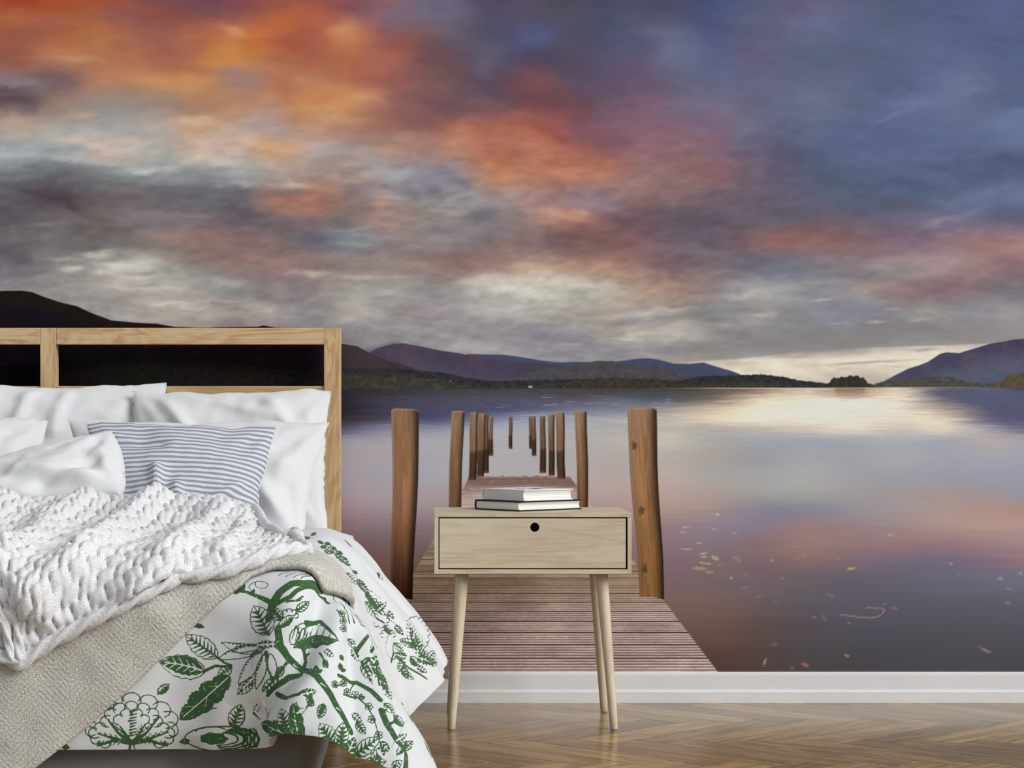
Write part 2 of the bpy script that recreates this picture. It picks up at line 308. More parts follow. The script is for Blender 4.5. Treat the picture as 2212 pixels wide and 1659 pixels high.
BLOBS = """
25 8 80 14 0 a83d22 .7;130 10 90 16 0 b84a22 .6;25 38 45 12 0 b8683a .6;180 75 70 16 -10 b8652f .6;95 50 50 12 0 9c6058 .5;280 32 60 14 0 96605c .5;400 18 70 14 5 7d4a50 .8;330 30 60 12 0 984638 .5
505 68 40 9 15 d88e52 .7;560 85 45 18 -15 d06a2c .8;490 125 50 20 -10 cf7f3a .8;620 45 30 22 0 c8622f .7;720 70 30 16 0 cf7f58 .6;640 85 50 20 0 a85040 .5;165 130 50 8 0 c88e62 .7;375 180 60 14 0 cf8d52 .7
430 170 50 10 0 cf8a48 .6;110 175 60 16 10 76585a .7;10 195 40 8 0 62464f .8;20 215 50 10 0 5f464b .8;65 182 45 10 0 857c80 .6;590 205 25 20 40 cc8a60 .6;610 195 40 22 25 b8663e .6;700 210 50 20 0 d0804a .7
480 210 60 10 0 c08058 .5;500 155 50 14 0 a07878 .5;720 250 50 16 15 d09a6c .6;415 258 45 10 5 d8b088 .7;450 272 45 10 0 c89a74 .6;180 248 30 6 0 d2ac88 .6;45 265 45 14 10 c4a084 .6;230 225 80 10 0 928a84 .5
270 302 45 10 0 d6b8a0 .7;150 300 45 8 0 cdb4a4 .6;225 312 40 8 0 d0b8a8 .5;585 315 45 12 10 d4a070 .7;450 340 45 10 0 d8bea8 .7;480 352 30 8 0 d6c8bc .6;140 345 70 9 5 b8c0c0 .7;330 365 60 9 -10 bcc2c0 .8
130 322 60 8 0 8c9598 .6;30 330 50 7 0 b0b8ba .5;410 365 60 16 -5 8e9494 .5;40 375 80 14 0 6c7074 .6;30 400 60 16 0 50505c .6;100 425 60 14 15 51434c .8;150 450 35 10 25 4c3f48 .7;300 385 60 10 0 74787e .6
440 412 110 7 3 62646f .7;600 418 70 8 0 66626c .5;540 400 60 7 0 a4a6a4 .6;620 402 30 7 0 bab4ae .6;640 445 90 14 0 b07660 .7;690 460 50 8 0 a47464 .5;400 465 60 5 5 938985 .6;240 450 50 12 20 66585c .5
560 470 110 14 8 665f68 .6;90 488 40 5 0 858488 .5;40 500 60 7 0 60606a .5;440 510 120 16 0 93716a .6;240 520 50 10 10 655e60 .6;700 510 60 12 0 646876 .6;215 545 30 8 0 c2beb2 .8;300 540 25 6 0 aaa298 .5
140 556 40 5 0 bcaea0 .6;155 578 22 7 0 cfc9be .8;265 570 50 12 0 cbc8be .8;230 590 35 8 0 cdbfb0 .6;310 600 50 5 0 c6c0b6 .6;30 545 50 18 20 5f5864 .6;420 575 60 12 10 857a76 .5;310 592 60 6 0 8f8e8c .5
290 625 60 5 5 c8bdb0 .7;350 628 60 5 0 c4b8ac .6;480 560 100 16 0 937069 .6;650 560 80 12 0 9a7a70 .4;680 592 50 6 0 cabfae .6;490 610 40 8 0 aeaaa4 .6;560 635 50 10 15 857c80 .6;620 630 40 10 15 8d8586 .5
470 652 60 4 0 c2a498 .6;360 660 60 4 0 cbc3b6 .7;410 668 50 4 0 bdb8ae .6;570 675 40 5 -10 b4aca4 .5;330 645 80 5 0 948a8a .4
745 65 25 14 0 cf8a5c .6;780 70 20 14 0 b5604c .5;850 50 30 20 0 6c6480 .5;960 30 60 30 0 665d74 .4;1160 80 45 25 -15 525a88 .7;1150 120 70 20 0 524a66 .5;1060 150 25 25 -40 6a6480 .6;1095 165 40 16 20 5c4756 .6
960 130 60 25 0 76494a .5;980 160 45 22 0 6e4a4c .4;830 125 50 30 0 ac5c48 .6;790 215 35 12 0 d5965f .7;760 235 40 20 0 cf8a50 .5;890 235 45 14 0 925a50 .6;990 235 50 14 0 6e4a50 .5;1040 220 30 12 0 8a6260 .4
1190 215 80 12 8 754850 .7;1130 255 50 14 0 a55f58 .6;1000 290 35 28 0 c28060 .7;1080 285 60 20 0 b86a50 .7;1180 280 40 14 30 a04e48 .7;1080 320 60 12 0 b06450 .5;1100 308 60 8 0 c07c5e .6;1260 370 50 16 0 c07c60 .8
1240 345 40 12 30 b46450 .6;1110 375 60 14 0 bf7e60 .6;1330 260 50 20 0 856070 .5;1400 230 40 25 0 826278 .4;1450 290 50 35 0 926070 .6;1460 350 50 30 0 9a6a6a .4;1450 115 35 20 -30 6c7096 .6;1310 305 60 14 10 6f5566 .4
870 300 60 14 0 b58a78 .6;840 330 40 10 0 c0947e .5;860 380 40 10 -10 a4aab0 .7;800 355 40 12 0 9e9c9e .5;930 380 40 14 0 8a8594 .6;990 390 30 10 20 77707c .7;780 390 35 6 0 b58a7a .6;830 405 40 8 10 766e76 .6
890 420 25 14 45 76707a .7;935 412 18 12 0 6e6a78 .7;875 410 14 14 0 7e7884 .6;855 430 25 6 0 aca6a0 .6;990 425 30 5 -15 b0aeac .5;1045 412 50 10 15 857a80 .5;820 450 22 22 60 bc8a74 .7;760 455 45 8 10 8a6a66 .6
870 460 45 8 0 857a7a .6;960 455 45 6 0 80787c .6;930 480 40 8 -10 a49c94 .5;1040 470 35 10 -15 6f6c78 .8;800 490 60 4 -6 aaa098 .5;840 480 50 4 0 9a8078 .5;1010 440 30 8 0 a4a09c .5;1150 440 25 12 0 ab8078 .5
1200 465 45 12 -8 c48c74 .8;1250 455 20 7 0 c89478 .6;1270 440 60 9 0 9890a2 .5;1280 425 40 6 0 8a8098 .4;1190 435 30 10 -20 8a6c70 .5;1230 490 60 12 0 966664 .6;1400 470 80 20 -5 655866 .6;1280 520 90 16 0 83605f .6
780 510 50 10 0 808890 .6;760 525 60 6 0 9aa0a4 .4;900 520 60 9 10 8a7f80 .4;1000 530 40 6 0 77707a .5;940 500 50 6 -5 76727c .5;960 545 100 10 0 857274 .4
1150 575 60 8 0 c8a488 .7;1280 580 60 8 5 bd8c76 .6;1350 600 50 7 0 bd8e78 .6;1060 610 60 8 0 cdbfae .6;1150 605 80 14 0 d4ccc0 .8;1240 620 60 8 0 ccc4b8 .7;1100 625 50 5 0 d8d0c4 .6;1170 635 30 5 0 d6cfc2 .6
1090 640 40 10 0 989490 .5;800 600 70 5 0 cabaa8 .6;830 570 80 8 0 a88880 .4;860 630 60 8 0 949496 .5;800 650 50 10 0 908e94 .5;1000 650 80 12 0 8f8e90 .4;1330 622 40 6 0 c0bab0 .6;1420 650 50 8 -5 b09488 .6
1400 680 50 5 0 aaa49c .5;1430 672 60 5 -6 c6bfb2 .6;1390 690 70 8 -3 878890 .6;870 680 30 5 10 8d8488 .5;750 685 20 6 0 b8a89a .6;870 715 25 7 10 a8a4a2 .5;830 690 40 8 0 9a9696 .4;1390 718 40 6 -5 d0cabc .8
1340 730 40 3 0 c4bdb0 .6;1230 745 30 3 0 b4ada6 .6;1440 735 50 4 0 b8b2a6 .5;1000 725 80 8 8 8d8590 .6;1120 740 60 8 5 8c8592 .5;790 725 60 14 0 928e96 .6;1280 755 60 8 0 8e8c96 .5;1250 695 60 10 0 a09a98 .4
1740 520 80 14 0 936460 .7;1690 535 60 8 0 9a6c64 .4;1700 505 70 6 0 7a606a .4;1880 540 70 10 0 906a6c .6;2030 485 50 6 -15 8e84a0 .7;2100 460 40 8 -20 7a80a4 .5;1990 470 60 6 5 666580 .6;2080 490 60 6 -8 666480 .5
2040 512 25 4 0 a07e8c .6;2070 518 30 4 -8 a07a86 .5;2160 520 60 8 0 9c7278 .5;2150 550 70 10 -5 b08684 .7;1960 560 80 7 -3 b08c86 .6;1890 575 50 5 0 a0949a .5;1800 560 40 5 0 9c8c90 .4;1840 592 70 6 0 737686 .6
1650 590 70 8 0 77727e .5;1520 600 50 12 0 a88880 .6;2130 580 70 10 -5 947278 .6;1960 600 70 8 -3 96888a .5;1890 620 50 5 -15 a89690 .6;1880 630 30 3 -15 b8a498 .6;1760 610 60 4 -3 a4a4a6 .5;1600 640 50 7 -8 b2aca4 .6
1620 634 30 4 -8 bdb6ac .6;1770 652 30 4 -12 c4bdb2 .6;1930 665 20 4 0 b0aca6 .5;1640 680 30 3 0 b4aea6 .5;1630 678 15 3 0 c2bdb2 .5;1560 670 60 5 0 888890 .5;1800 665 80 10 0 888a98 .5;1900 697 25 4 0 b8b2a8 .7
1990 692 30 4 -10 b4aca6 .6;1820 697 25 3 0 b0aaa4 .5;2100 670 70 8 0 8c8e98 .5;2080 640 60 8 0 837a82 .4;1980 640 80 8 0 8a747c .5;1700 715 200 8 0 86868c .4;2000 720 120 10 0 88888e .4;1550 770 60 6 -4 958d8a .5
1500 40 30 30 0 4a5080 .5;1740 60 60 25 0 646a92 .5;1490 110 25 25 0 686e94 .5;1740 210 35 12 0 6e769a .6;1960 225 40 10 -10 6c7aa4 .6;2060 190 60 20 0 66759e .5;2190 245 30 12 0 6b80b0 .6;2160 270 40 10 0 667ba8 .4
1910 280 60 20 0 566496 .5;1930 255 40 5 -20 6f80ae .5;2130 215 70 12 -18 54648a .5;1930 170 40 12 0 566288 .5;1870 330 50 12 15 62709c .4;1860 310 60 10 0 53618e .5;1980 370 100 12 5 556489 .5;2060 355 70 8 -6 4e5f88 .5
2180 350 40 20 0 4c5c80 .5;2120 425 80 12 -14 6a7aa2 .6;1940 400 120 14 0 4f5c80 .5;1590 335 60 14 0 655468 .5;1540 310 50 16 0 8c6072 .5;1550 360 30 16 0 8c6068 .4;1500 400 30 14 0 a07870 .5
1790 766 70 2 -2 b8ad9e .7;1720 772 50 3 0 b4a99c .7;1870 784 90 3 -3 a39a92 .8;1995 757 28 3 -4 a39a96 .8;1960 755 20 3 0 b0a69c .6;1840 797 25 2 0 c0b4a2 .6;1930 792 20 2 0 b8ad9e .6;1590 784 40 2 0 b4a99a .5;1660 750 160 6 -5 8c888a .6;1850 742 200 6 -3 8c8a8c .6
"""
WAT_X = [736, 840, 940, 1040, 1140, 1240, 1340, 1440, 1540, 1640, 1740, 1840, 1940, 2040, 2140, 2212]
WAT_Y = [838, 848, 865, 885, 905, 925, 950, 990, 1030, 1065, 1100, 1135, 1175, 1215, 1255, 1300, 1350, 1400, 1453]
WAT = """
2c2833 34313c 3c3a43 413f47 444248 464347 464345 474543 50483f b09880 cbb8a0 a88a72 d0bba4 6a6668 545d76 4d4a50
2c2833 37333f 403e49 45434d 47454e 47434a 484549 494a4d 60544c b8a088 d0bca2 a88a72 d6c2aa 5c6072 545d76 4d4a50
2f2a3a 3f3d50 46465c 4c4c64 50506a 55556a 626478 585c6c 847468 dcc9ab e5d7be e3d4bd e2d2bc 766f74 535b7a 565674
2c2430 3f3d55 46466a 4b4c6e 565a7c 6e7290 787c96 a09490 c8b498 eadcba eadcc2 ead9c4 e4d4bc a49688 585a78 50527a
3c2f3c 4a4660 4c4c70 6c7396 8a94b0 9a9eae aaa8a8 bcb2a6 dccaae ecdfc0 e6d8c0 e4d4be e0d0b6 d4c4ac 68647e 54547c
555478 7c7c98 8488a2 9a9eb2 a0a4b0 a5a6ac aaa8a6 b8b2a6 b0a8a4 bdb2a6 cbbeac dccdb6 c8bcac d8cab4 9890a0 6a6888
9a96a4 a09ca6 a5a2aa a8a6aa a9a8aa acaaa8 b6b0a6 c0baae a8a8a6 a0a4ae 9ea4b2 a4a8b2 a8abb4 a4a6b2 b0a8a6 a4a2ac
a89ca4 a49ea8 a6a2ac aca8ac aaa8aa aca8aa afa6a4 b2aaa6 a8a09c 9c9ca2 a2a4ac 9fa1ac a5a8b0 9fa2ae a2a4b2 a0a2b0
a39ba6 a09eaa a6a2ac b0a8aa b0a8aa b4a8a6 b5a5a2 bba9a2 a6a3a3 a3a4a6 a8a9aa 9fa0aa 9c9eaa 999cab 979cae 969cae
a594a0 a69aa4 a898a0 b0a0a0 b0a0a0 b4a2a0 b89f9c b89f9b aa9c98 a09f9f a2a3a4 a29a9c a29698 a49497 a1949c 9498aa
a08890 a08f96 a38d92 a89292 a89292 ac9290 b0938f b0938c a48e8c 8a8598 86869a 92929c a2949a aa9590 b09088 ae8d86
8d747c 8c7880 907880 907880 907880 967c82 9c8085 988086 8e8090 877c8e 9a7c80 988288 a0888a b0908a b5938a b4938e
7d6468 806a70 846c72 846c72 846c72 886e74 8d747a 8c7580 857480 8a7078 9a7873 96757a 96757e 98767f a07e84 a5828a
82605c 8a6458 806264 806264 806264 806264 85696e 846974 806a72 7d6670 866a6c 7c6a76 76697c 746a80 7f6c80 8f7080
7c5a54 845f54 7c605e 7c605e 7c605e 7c605e 7e6468 7d656c 786468 71626a 6a6068 655f70 656274 67667c 6c6a80 6c7084
745650 745650 745650 745650 745650 745650 785a58 7c605c 7a5f5e 6c5c60 625a66 5c596a 5b5b6c 5b5d6c 5c5e6e 5e606f
6c4c48 6c4c48 6c4c48 6c4c48 6c4c48 6c4c48 704e4a 745450 70544f 60504f 574f58 545260 535360 525560 535661 535662
583c38 583c38 583c38 583c38 583c38 583c38 583c38 5c403c 624742 584846 514a50 4c4a52 4b4b54 4c4d56 4c4e58 4b4d57
4a3632 4a3632 4a3632 4a3632 4a3632 4a3632 4a3632 4a3632 4a3632 513f3e 4c4344 49444a 48464c 47474d 47474f 46464e
"""
def parse_grid(t, w):
    rows = []
    for l in t.strip().splitlines():
        c = l.split()
        if len(c) > w: c = c[:w-1]+[c[w-1]+c[w]] if len(c[w-1]) < 6 else c[:w]
        rows.append([[int(h[i:i+2], 16)/255 for i in (0, 2, 4)] for h in c])
    return np.array(rows)
def hexc(h): return np.array([int(h[i:i+2], 16)/255 for i in (0, 2, 4)])
def interp2(gx, gy, G, x, y):
    """smooth (Catmull-Rom) interpolation of a colour table"""
    def idx(g, v):
        g = np.asarray(g, float); v = np.clip(v, g[0], g[-1]-1e-6); i = np.clip(np.searchsorted(g, v, side='right')-1, 0, len(g)-2)
        return i, (v-g[i])/(g[i+1]-g[i])
    ix, tx = idx(gx, x); iy, ty = idx(gy, y)
    def w(t): return [(-t+2*t*t-t**3)/2, (2-5*t*t+3*t**3)/2, (t+4*t*t-3*t**3)/2, (-t*t+t**3)/2]
    wx, wy = w(tx), w(ty); out = np.zeros(x.shape+(3,))
    for j in range(4):
        jj = np.clip(iy+j-1, 0, len(gy)-1); row = np.zeros_like(out)
        for i in range(4):
            ii = np.clip(ix+i-1, 0, len(gx)-1); row += wx[i][..., None]*G[jj, ii]
        out += wy[j][..., None]*row
    return out
SKY_G = parse_grid(SKY, 28); WAT_G = parse_grid(WAT, 16)
SKY_X = [39.5+79*k for k in range(28)]
def smooth(e0, e1, x): t = np.clip((x-e0)/(e1-e0), 0, 1); return t*t*(3-2*t)
def over(col, m, c): return col*(1-m[..., None])+np.asarray(c)*m[..., None]
def line_y(pts, x): p = np.array(pts, float); return np.interp(x, p[:, 0], p[:, 1])
def sky_colour(x, y):
    wx = 24*fbm(x/150, y/60, 1, 4)+14*fbm(x/34, y/17, 2, 4, .6); wy = 11*fbm(x/130, y/50, 5, 4)+8*fbm(x/34, y/15, 6, 4, .6)
    low = smooth(735, 770, y); wx = wx*(1-.5*low); wy = wy*(1-.75*low)
    c = interp2(SKY_X, SKY_Y, SKY_G, x+wx, y+wy)
    X2, Y2 = x+.8*wx, y+.8*wy
    for ent in BLOBS.replace('\n', ';').split(';'):
        if not ent.strip(): continue
        bx, by, rx, ry, an, h, al = ent.split(); bx, by, rx, ry, an, al = map(float, (bx, by, rx, ry, an, al))
        R = max(rx, ry)*2.2+40
        s = np.where((np.abs(x-bx) < R) & (np.abs(y-by) < R))
        if not len(s[0]): continue
        a = math.radians(an); dx, dy = X2[s]-bx, Y2[s]-by
        d = ((dx*math.cos(a)+dy*math.sin(a))/rx)**2+((-dx*math.sin(a)+dy*math.cos(a))/ry)**2
        m = al*np.exp(-d**1.2)
        c[s] = c[s]*(1-m[:, None])+hexc(h)*m[:, None]
    # streaky cloud texture
    t = fbm((x+.25*y)/120+3, (y-.12*x)/26, 9, 5, .6)
    t2 = fbm((x-.2*y)/34, (y+.1*x)/13, 15, 4, .55)
    bank = smooth(180, 420, y)*(1-.6*smooth(1500, 1800, x))
    amp = .05+.05*bank
    c = c*(1+amp[..., None]*t[..., None]+(.035+.075*bank)[..., None]*t2[..., None])
    lu = c@np.array([.3, .55, .15]); c = lu[..., None]+(c-lu[..., None])*.88
    # upper edge of the bright gap above the far shore
    e = line_y([(1300, 800), (1480, 782), (1560, 777), (1640, 770), (1700, 762), (1800, 755), (1900, 750), (2000, 747), (2120, 742), (2212, 738)], x)+2.5*fbm(x/60, y/20, 4, 3)
    m = smooth(-2.5, 2.5, e-y)*smooth(1380, 1560, x)*smooth(70, 10, e-y)
    c = over(c, m*.75, hexc('8c888a')*(1+.05*t[..., None]))
    return c
def water_colour(x, y):
    d = np.clip((y-838)/600, 0, 1)
    sx = 14+50*d; rip = fbm(x/(60+160*d), y/(2.2+16*d), 21, 3, .6)
    y2 = np.maximum(838, y+rip*(6+10*d)*(1-.3*d)); x2 = x+fbm(x/90, y/2.6, 23, 3)*22*(1-smooth(900, 1000, y))
    c = interp2(WAT_X, WAT_Y, WAT_G, x2, y2)
    r2 = fbm(x/(26+100*d), y/(1.5+6*d), 27, 3, .6)
    c = c*(1+((.09*(1-smooth(860, 1020, y))+.014)*r2)[..., None])
    # island and tree reflections
    isl = smooth(38, 26, np.abs(x-1836))*smooth(862, 836, y+5*rip)
    c = over(c, isl*.75, hexc('8a6a50'))
    lt = smooth(1760, 1560, x+40*r2)*smooth(1470, 1560, x)*smooth(858, 842, y+6*r2); c = over(c, lt*.75, hexc('6a5644'))
    hl = smooth(1.6, .4, np.abs(y-(838.6-(x-1450)*.003)))*smooth(1380, 1560, x); c = over(c, hl*.85, hexc('dccdb4'))
    rp = smooth(.35, .6, rip*.6+r2*.6)*smooth(850, 858, y)*smooth(905, 875, y)*smooth(1010, 1060, x)*smooth(1480, 1440, x); c = over(c, rp*.6, hexc('9a9fb2'))
    # right-hand mountain reflection with torn edge
    ed = 1985+(y-840)*3.2+30*r2+22*rip
    m = smooth(-25, 45, x-ed)*smooth(842, 846, y)*smooth(925, 900, y+4*rip); c = over(c, m*.9, hexc('50557a')*(1+.05*r2[..., None]))
    return c
LEAVES = """1509 1173 10 2 5 b8a67c;1475 1150 6 2 0 b89a84;1480 1139 5 2 0 bca68c;1492 1140 4 2 0 b8a088;1587 1151 8 2 0 b09a80;1541 1142 8 1.5 15 b4a080;1550 1111 3 2 0 c8bca4;1482 1186 11 2 5 b0a080;1519 1196 9 3 -5 b0a47c;1520 1203 9 2 0 b0a080;1524 1217 13 2 10 aca078;1544 1206 10 4 20 aaa288;1512 1228 13 4 0 a09878;1533 1236 8 3 5 b08068;1555 1221 6 2 10 b0745c;1588 1205 7 3 -5 b07a60;1596 1211 5 3 20 b07a60;1609 1241 6 2.5 10 b06a58;1580 1249 5 3 -45 a09a70;1690 1249 6 2.5 5 a0685c;1668 1210 4 1.5 0 b8ac80;1736 1199 5 2 15 b07a60;1723 1206 4 2 0 a88878;1839 1228 10 2.5 5 b8a850;1812 1206 7 1.5 15 a07a70;1924 1156 6 2 10 b8a094;2053 1217 5 2 15 a898a0;2070 1240 6 2.5 0 788068;2160 1250 7 2 20 a8a088;2182 1272 9 3 10 9a7868;2176 1303 8 3 10 a06a58;2204 1239 4 2 20 a8a0a4;1795 1286 12 1.2 12 9c8074;1780 1335 8 5 60 6e6458;1759 1334 5 2 0 8a7a6a;1933 1314 10 3 15 a0605a;1911 1306 3 1 40 b09a84;1834 1346 5 2 25 8a9050;1646 1370 0 0 0 888888;1672 1392 8 4 0 80584c;1829 1416 7 2.5 35 948a60;1652 1430 3 8 20 a08c78;1740 1437 9 4 25 a06a58;1711 1443 5 3 0 6a6848;2128 1404 12 3.5 30 a87468;1675 1298 4 5 -30 6c6a60;1640 1290 5 1.5 0 987060;1716 1181 5 1 5 a88c84;1610 1268 11 1 -3 8c7c80"""
POSTS = [  # top x0,x1,y  bottom x0,x1,y  dark
 (1099, 1107, 900, 1099, 1107, 970, .55), (1142, 1148, 900, 1143, 1149, 970, .55), (1148, 1157, 899, 1149, 1159, 985, .45), (1057, 1065, 899, 1055, 1065, 985, .45),
 (1166, 1178, 899, 1166, 1180, 1022, .35), (1046, 1055, 894, 1044, 1056, 1022, .5), (1184, 1198, 895, 1185, 1198, 1028, .25), (1033, 1050, 893, 1030, 1045, 1030, .1),
 (1015, 1033, 890, 1013, 1029, 1037, .12), (1200, 1219, 891, 1204, 1221, 1034, .1), (975, 1003, 887, 968, 995, 1120, .0), (1242, 1268, 887, 1248, 1271, 1120, .12),
 (847, 907, 882, 845, 892, 1296, .0), (1353, 1417, 880, 1381, 1434, 1291, .0)]
def mural_colour(x, y):
    x = np.where(x < 0, -x, x); x = np.where(x > 2212, 4424-x, x); y = np.abs(y)
    c = np.zeros(x.shape+(3,)); sk = y < 841; wt = ~sk
    if sk.any(): c[sk] = sky_colour(x[sk], y[sk])
    if wt.any(): c[wt] = water_colour(np.maximum(x[wt], 0), y[wt])
    near = (y > 615) & (y < 850)
    if near.any():
        X, Y = x[near], y[near]; K = c[near]
        n1 = fbm(X/60, Y/60, 31, 3); n2 = fbm(X/14, Y/9, 33, 4, .6); tree = np.abs(fbm(X/5.5, Y*0, 35, 3, .6)); tb = fbm(X/7, Y/5, 37, 3, .6)
        def layer(pts, col, soft=1.0, rough=0., top=None):
            nonlocal K
            ly = line_y(pts, X)-rough*tree+.8*n1
            m = smooth(-soft, soft, Y-ly)
            cc = col if not callable(col) else col(Y-ly)
            K = K*(1-m[:, None])+cc*m[:, None]
        tint = lambda h, amt: hexc(h)*(1+amt[:, None])
        # mist covered far mountain
        layer([(700, 752), (780, 749), (815, 746), (850, 732), (862, 735), (880, 742), (915, 760), (930, 900), (2300, 900)], lambda d: tint('474a66', .08*n2)*smooth(-4, 26, d)[:, None]+K*(1-smooth(-4, 26, d))[:, None], 2)
        layer([(690, 900), (1000, 770), (1010, 764), (1040, 765), (1085, 766), (1130, 772), (1180, 780), (1210, 783), (1260, 781), (1300, 784), (1340, 780), (1380, 775), (1400, 774), (1425, 777), (1455, 785), (1490, 786), (1520, 783), (1545, 791), (1580, 801), (1606, 811), (1640, 850), (2300, 900)], lambda d: tint('43496a', .07*n2)*1.0, 1.2)
        layer([(690, 800), (780, 770), (815, 752), (845, 744), (870, 741), (910, 748), (950, 757), (985, 762), (1020, 768), (1060, 776), (1110, 781), (1160, 782), (1200, 788), (1240, 795), (1290, 830), (2300, 900)],
              lambda d: tint('473f53', .07*n2+.05*n1)*(1-smooth(10, 60, d)[:, None])+tint('4f4660', .07*n2)*smooth(10, 60, d)[:, None]+np.array([.05, .0, -.02])*(smooth(.1, .5, n1)*.6)[:, None], 1.2)
        layer([(1080, 850), (1120, 818), (1150, 803), (1175, 796), (1215, 795), (1245, 792), (1262, 784), (1290, 780), (1325, 781), (1345, 787), (1400, 791), (1440, 796), (1470, 803), (1500, 816), (1560, 850), (2300, 900)], lambda d: tint('4b494d', .12*n2+.1*tb), 1.2, 2.5)
        # right-hand mountain
        layer([(0, 900), (1880, 850), (1905, 826), (1930, 812), (1960, 797), (1985, 789), (2005, 781), (2030, 765), (2045, 761), (2072, 763), (2090, 757), (2112, 751), (2140, 742), (2165, 738), (2190, 733), (2225, 731)],
              lambda d: tint('474460', .10*n2+.06*n1)*(1-smooth(15, 55, d)[:, None])+tint('505872', .05*n2)*smooth(15, 55, d)[:, None]+np.array([.03, .004, -.012])*(smooth(.05, .5, n1+.3*n2))[:, None], 1.2)
        # left hill: dark print, with the headboard's shade painted into the near-black part
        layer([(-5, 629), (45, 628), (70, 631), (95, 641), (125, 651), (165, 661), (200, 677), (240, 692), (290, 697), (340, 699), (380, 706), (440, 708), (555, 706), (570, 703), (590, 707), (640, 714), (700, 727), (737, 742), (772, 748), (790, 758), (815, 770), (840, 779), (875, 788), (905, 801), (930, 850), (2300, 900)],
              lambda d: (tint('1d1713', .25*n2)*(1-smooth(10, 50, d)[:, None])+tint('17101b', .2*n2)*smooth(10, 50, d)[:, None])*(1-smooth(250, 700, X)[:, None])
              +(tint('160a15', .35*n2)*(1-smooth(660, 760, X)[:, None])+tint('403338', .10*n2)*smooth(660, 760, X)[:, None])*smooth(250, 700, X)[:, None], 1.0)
        sc = smooth(.25, .6, fbm(X/40+Y/18, Y/40-X/60, 41, 3))*smooth(120, 240, X)*smooth(700, 600, X)*smooth(735, 750, Y)*smooth(800, 770, Y); K = over(K, sc*.35, hexc('30280f'))
        # wooded shore
        fcol = lambda d: (hexc('2f2f33')*(1-smooth(8, 24, d)[:, None])+hexc('3d3a30')*smooth(8, 24, d)[:, None])*(1+.28*tb+.15*n2)[:, None]
        layer([(-5, 792), (150, 778), (330, 776), (480, 786), (600, 800), (690, 806), (737, 797), (800, 796), (860, 797), (905, 801), (960, 806), (1000, 816), (1060, 824), (1120, 823), (1200, 821), (1300, 819), (1400, 820), (1470, 823), (1500, 815), (1545, 812), (1600, 811), (1640, 809), (1690, 814), (1730, 823), (1790, 829), (1850, 850), (2300, 900)],
              lambda d: fcol(d)*(.5+.5*smooth(690, 750, X))[:, None]*(.35+.65*smooth(60, 300, X)[:, None]), .9, 4)  # trees darkened behind the headboard, its shade put into the print colour
        layer([(0, 900), (1215, 838), (1235, 824), (1300, 817), (1400, 819), (1450, 822), (1490, 826), (1500, 850), (2300, 900)], lambda d: hexc('3d362c')*(1+.3*tb)[:, None], .9, 4)
        layer([(0, 900), (1860, 840), (1900, 828), (1945, 820), (1990, 817), (2030, 814), (2060, 816), (2090, 826), (2130, 829), (2160, 826), (2180, 812), (2230, 800)], lambda d: hexc('4d4a44')*(1-smooth(2130, 2180, X)[:, None])*(1+.22*tb)[:, None]+hexc('5a4d35')*smooth(2130, 2180, X)[:, None]*(1+.2*tb)[:, None], .9, 5)
        isl = [(0, 900), (1778, 850), (1783, 835), (1790, 832), (1796, 821), (1803, 816), (1811, 819), (1818, 814), (1827, 816), (1836, 811), (1845, 814), (1852, 812), (1859, 818), (1865, 815), (1871, 823), (1876, 829), (1884, 831), (1892, 836), (1896, 850), (2300, 900)]
        layer(isl, lambda d: hexc('35302a')*(1+.3*tb)[:, None], .8, 4)
        # white cottage and shore line
        K = over(K, smooth(5, 3.5, np.abs(X-1146))*smooth(2.6, 1.6, np.abs(Y-835.5)), hexc('9a98a0'))
        K = over(K, smooth(1.6, .8, np.hypot(X-972, Y-823)), hexc('a0a0a4'))
        hz = 838.5-(X-1450)*.0035
        wcol = water_colour(np.maximum(X, 736), np.maximum(Y, 838)); m = smooth(-.8, .8, Y-hz)
        wcol = wcol*(.3+.7*smooth(660, 760, X))[:, None]  # shore water dimmed left of the post, headboard shade in the colour
        K = K*(1-m[:, None])+wcol*m[:, None]
        c[near] = K
    dk = smooth(740, 690, x)*smooth(846, 852, y)*(1-smooth(880, 960, y)); c = c*(1-.7*dk[..., None])  # painted shade behind the headboard, over the upper water
    # floating leaves and the drifting reed
    reg = (y > 1095) & (x > 1420)
    if reg.any():
        X, Y, K = x[reg], y[reg], c[reg]
        for ent in LEAVES.split(';'):
            lx, ly, rx, ry, an, h = ent.split(); lx, ly, rx, ry, an = map(float, (lx, ly, rx, ry, an))
            if rx == 0: continue
            s = np.where((np.abs(X-lx) < 16) & (np.abs(Y-ly) < 16))[0]; a = math.radians(an)
            dx, dy = X[s]-lx, Y[s]-ly; wob = 1+.5*fbm(X[s]/4, Y[s]/3, int(lx), 2)
            d = np.hypot((dx*math.cos(a)+dy*math.sin(a))/rx, (-dx*math.sin(a)+dy*math.cos(a))/ry)*wob
            m = .8*smooth(1.15, .7, d); K[s] = over(K[s], m, hexc(h))
        for pts, w in (([(1815, 1327), (1840, 1331), (1862, 1334), (1880, 1335), (1897, 1332), (1907, 1325), (1910, 1318), (1905, 1314), (1890, 1314), (1871, 1312)], 1.2),):
            d = np.full(X.shape, 99.)
            for (x0, y0), (x1, y1) in zip(pts[:-1], pts[1:]):
                vx, vy = x1-x0, y1-y0; t = np.clip(((X-x0)*vx+(Y-y0)*vy)/(vx*vx+vy*vy), 0, 1); d = np.minimum(d, np.hypot(X-x0-t*vx, Y-y0-t*vy))
            K = over(K, .85*smooth(w+.7, w-.5, d), hexc('9a7f78'))
        c[reg] = K
    # the jetty: deck boards with grooves, then the posts
    reg = (y > 1020) & (x > 700) & (x < 1620)
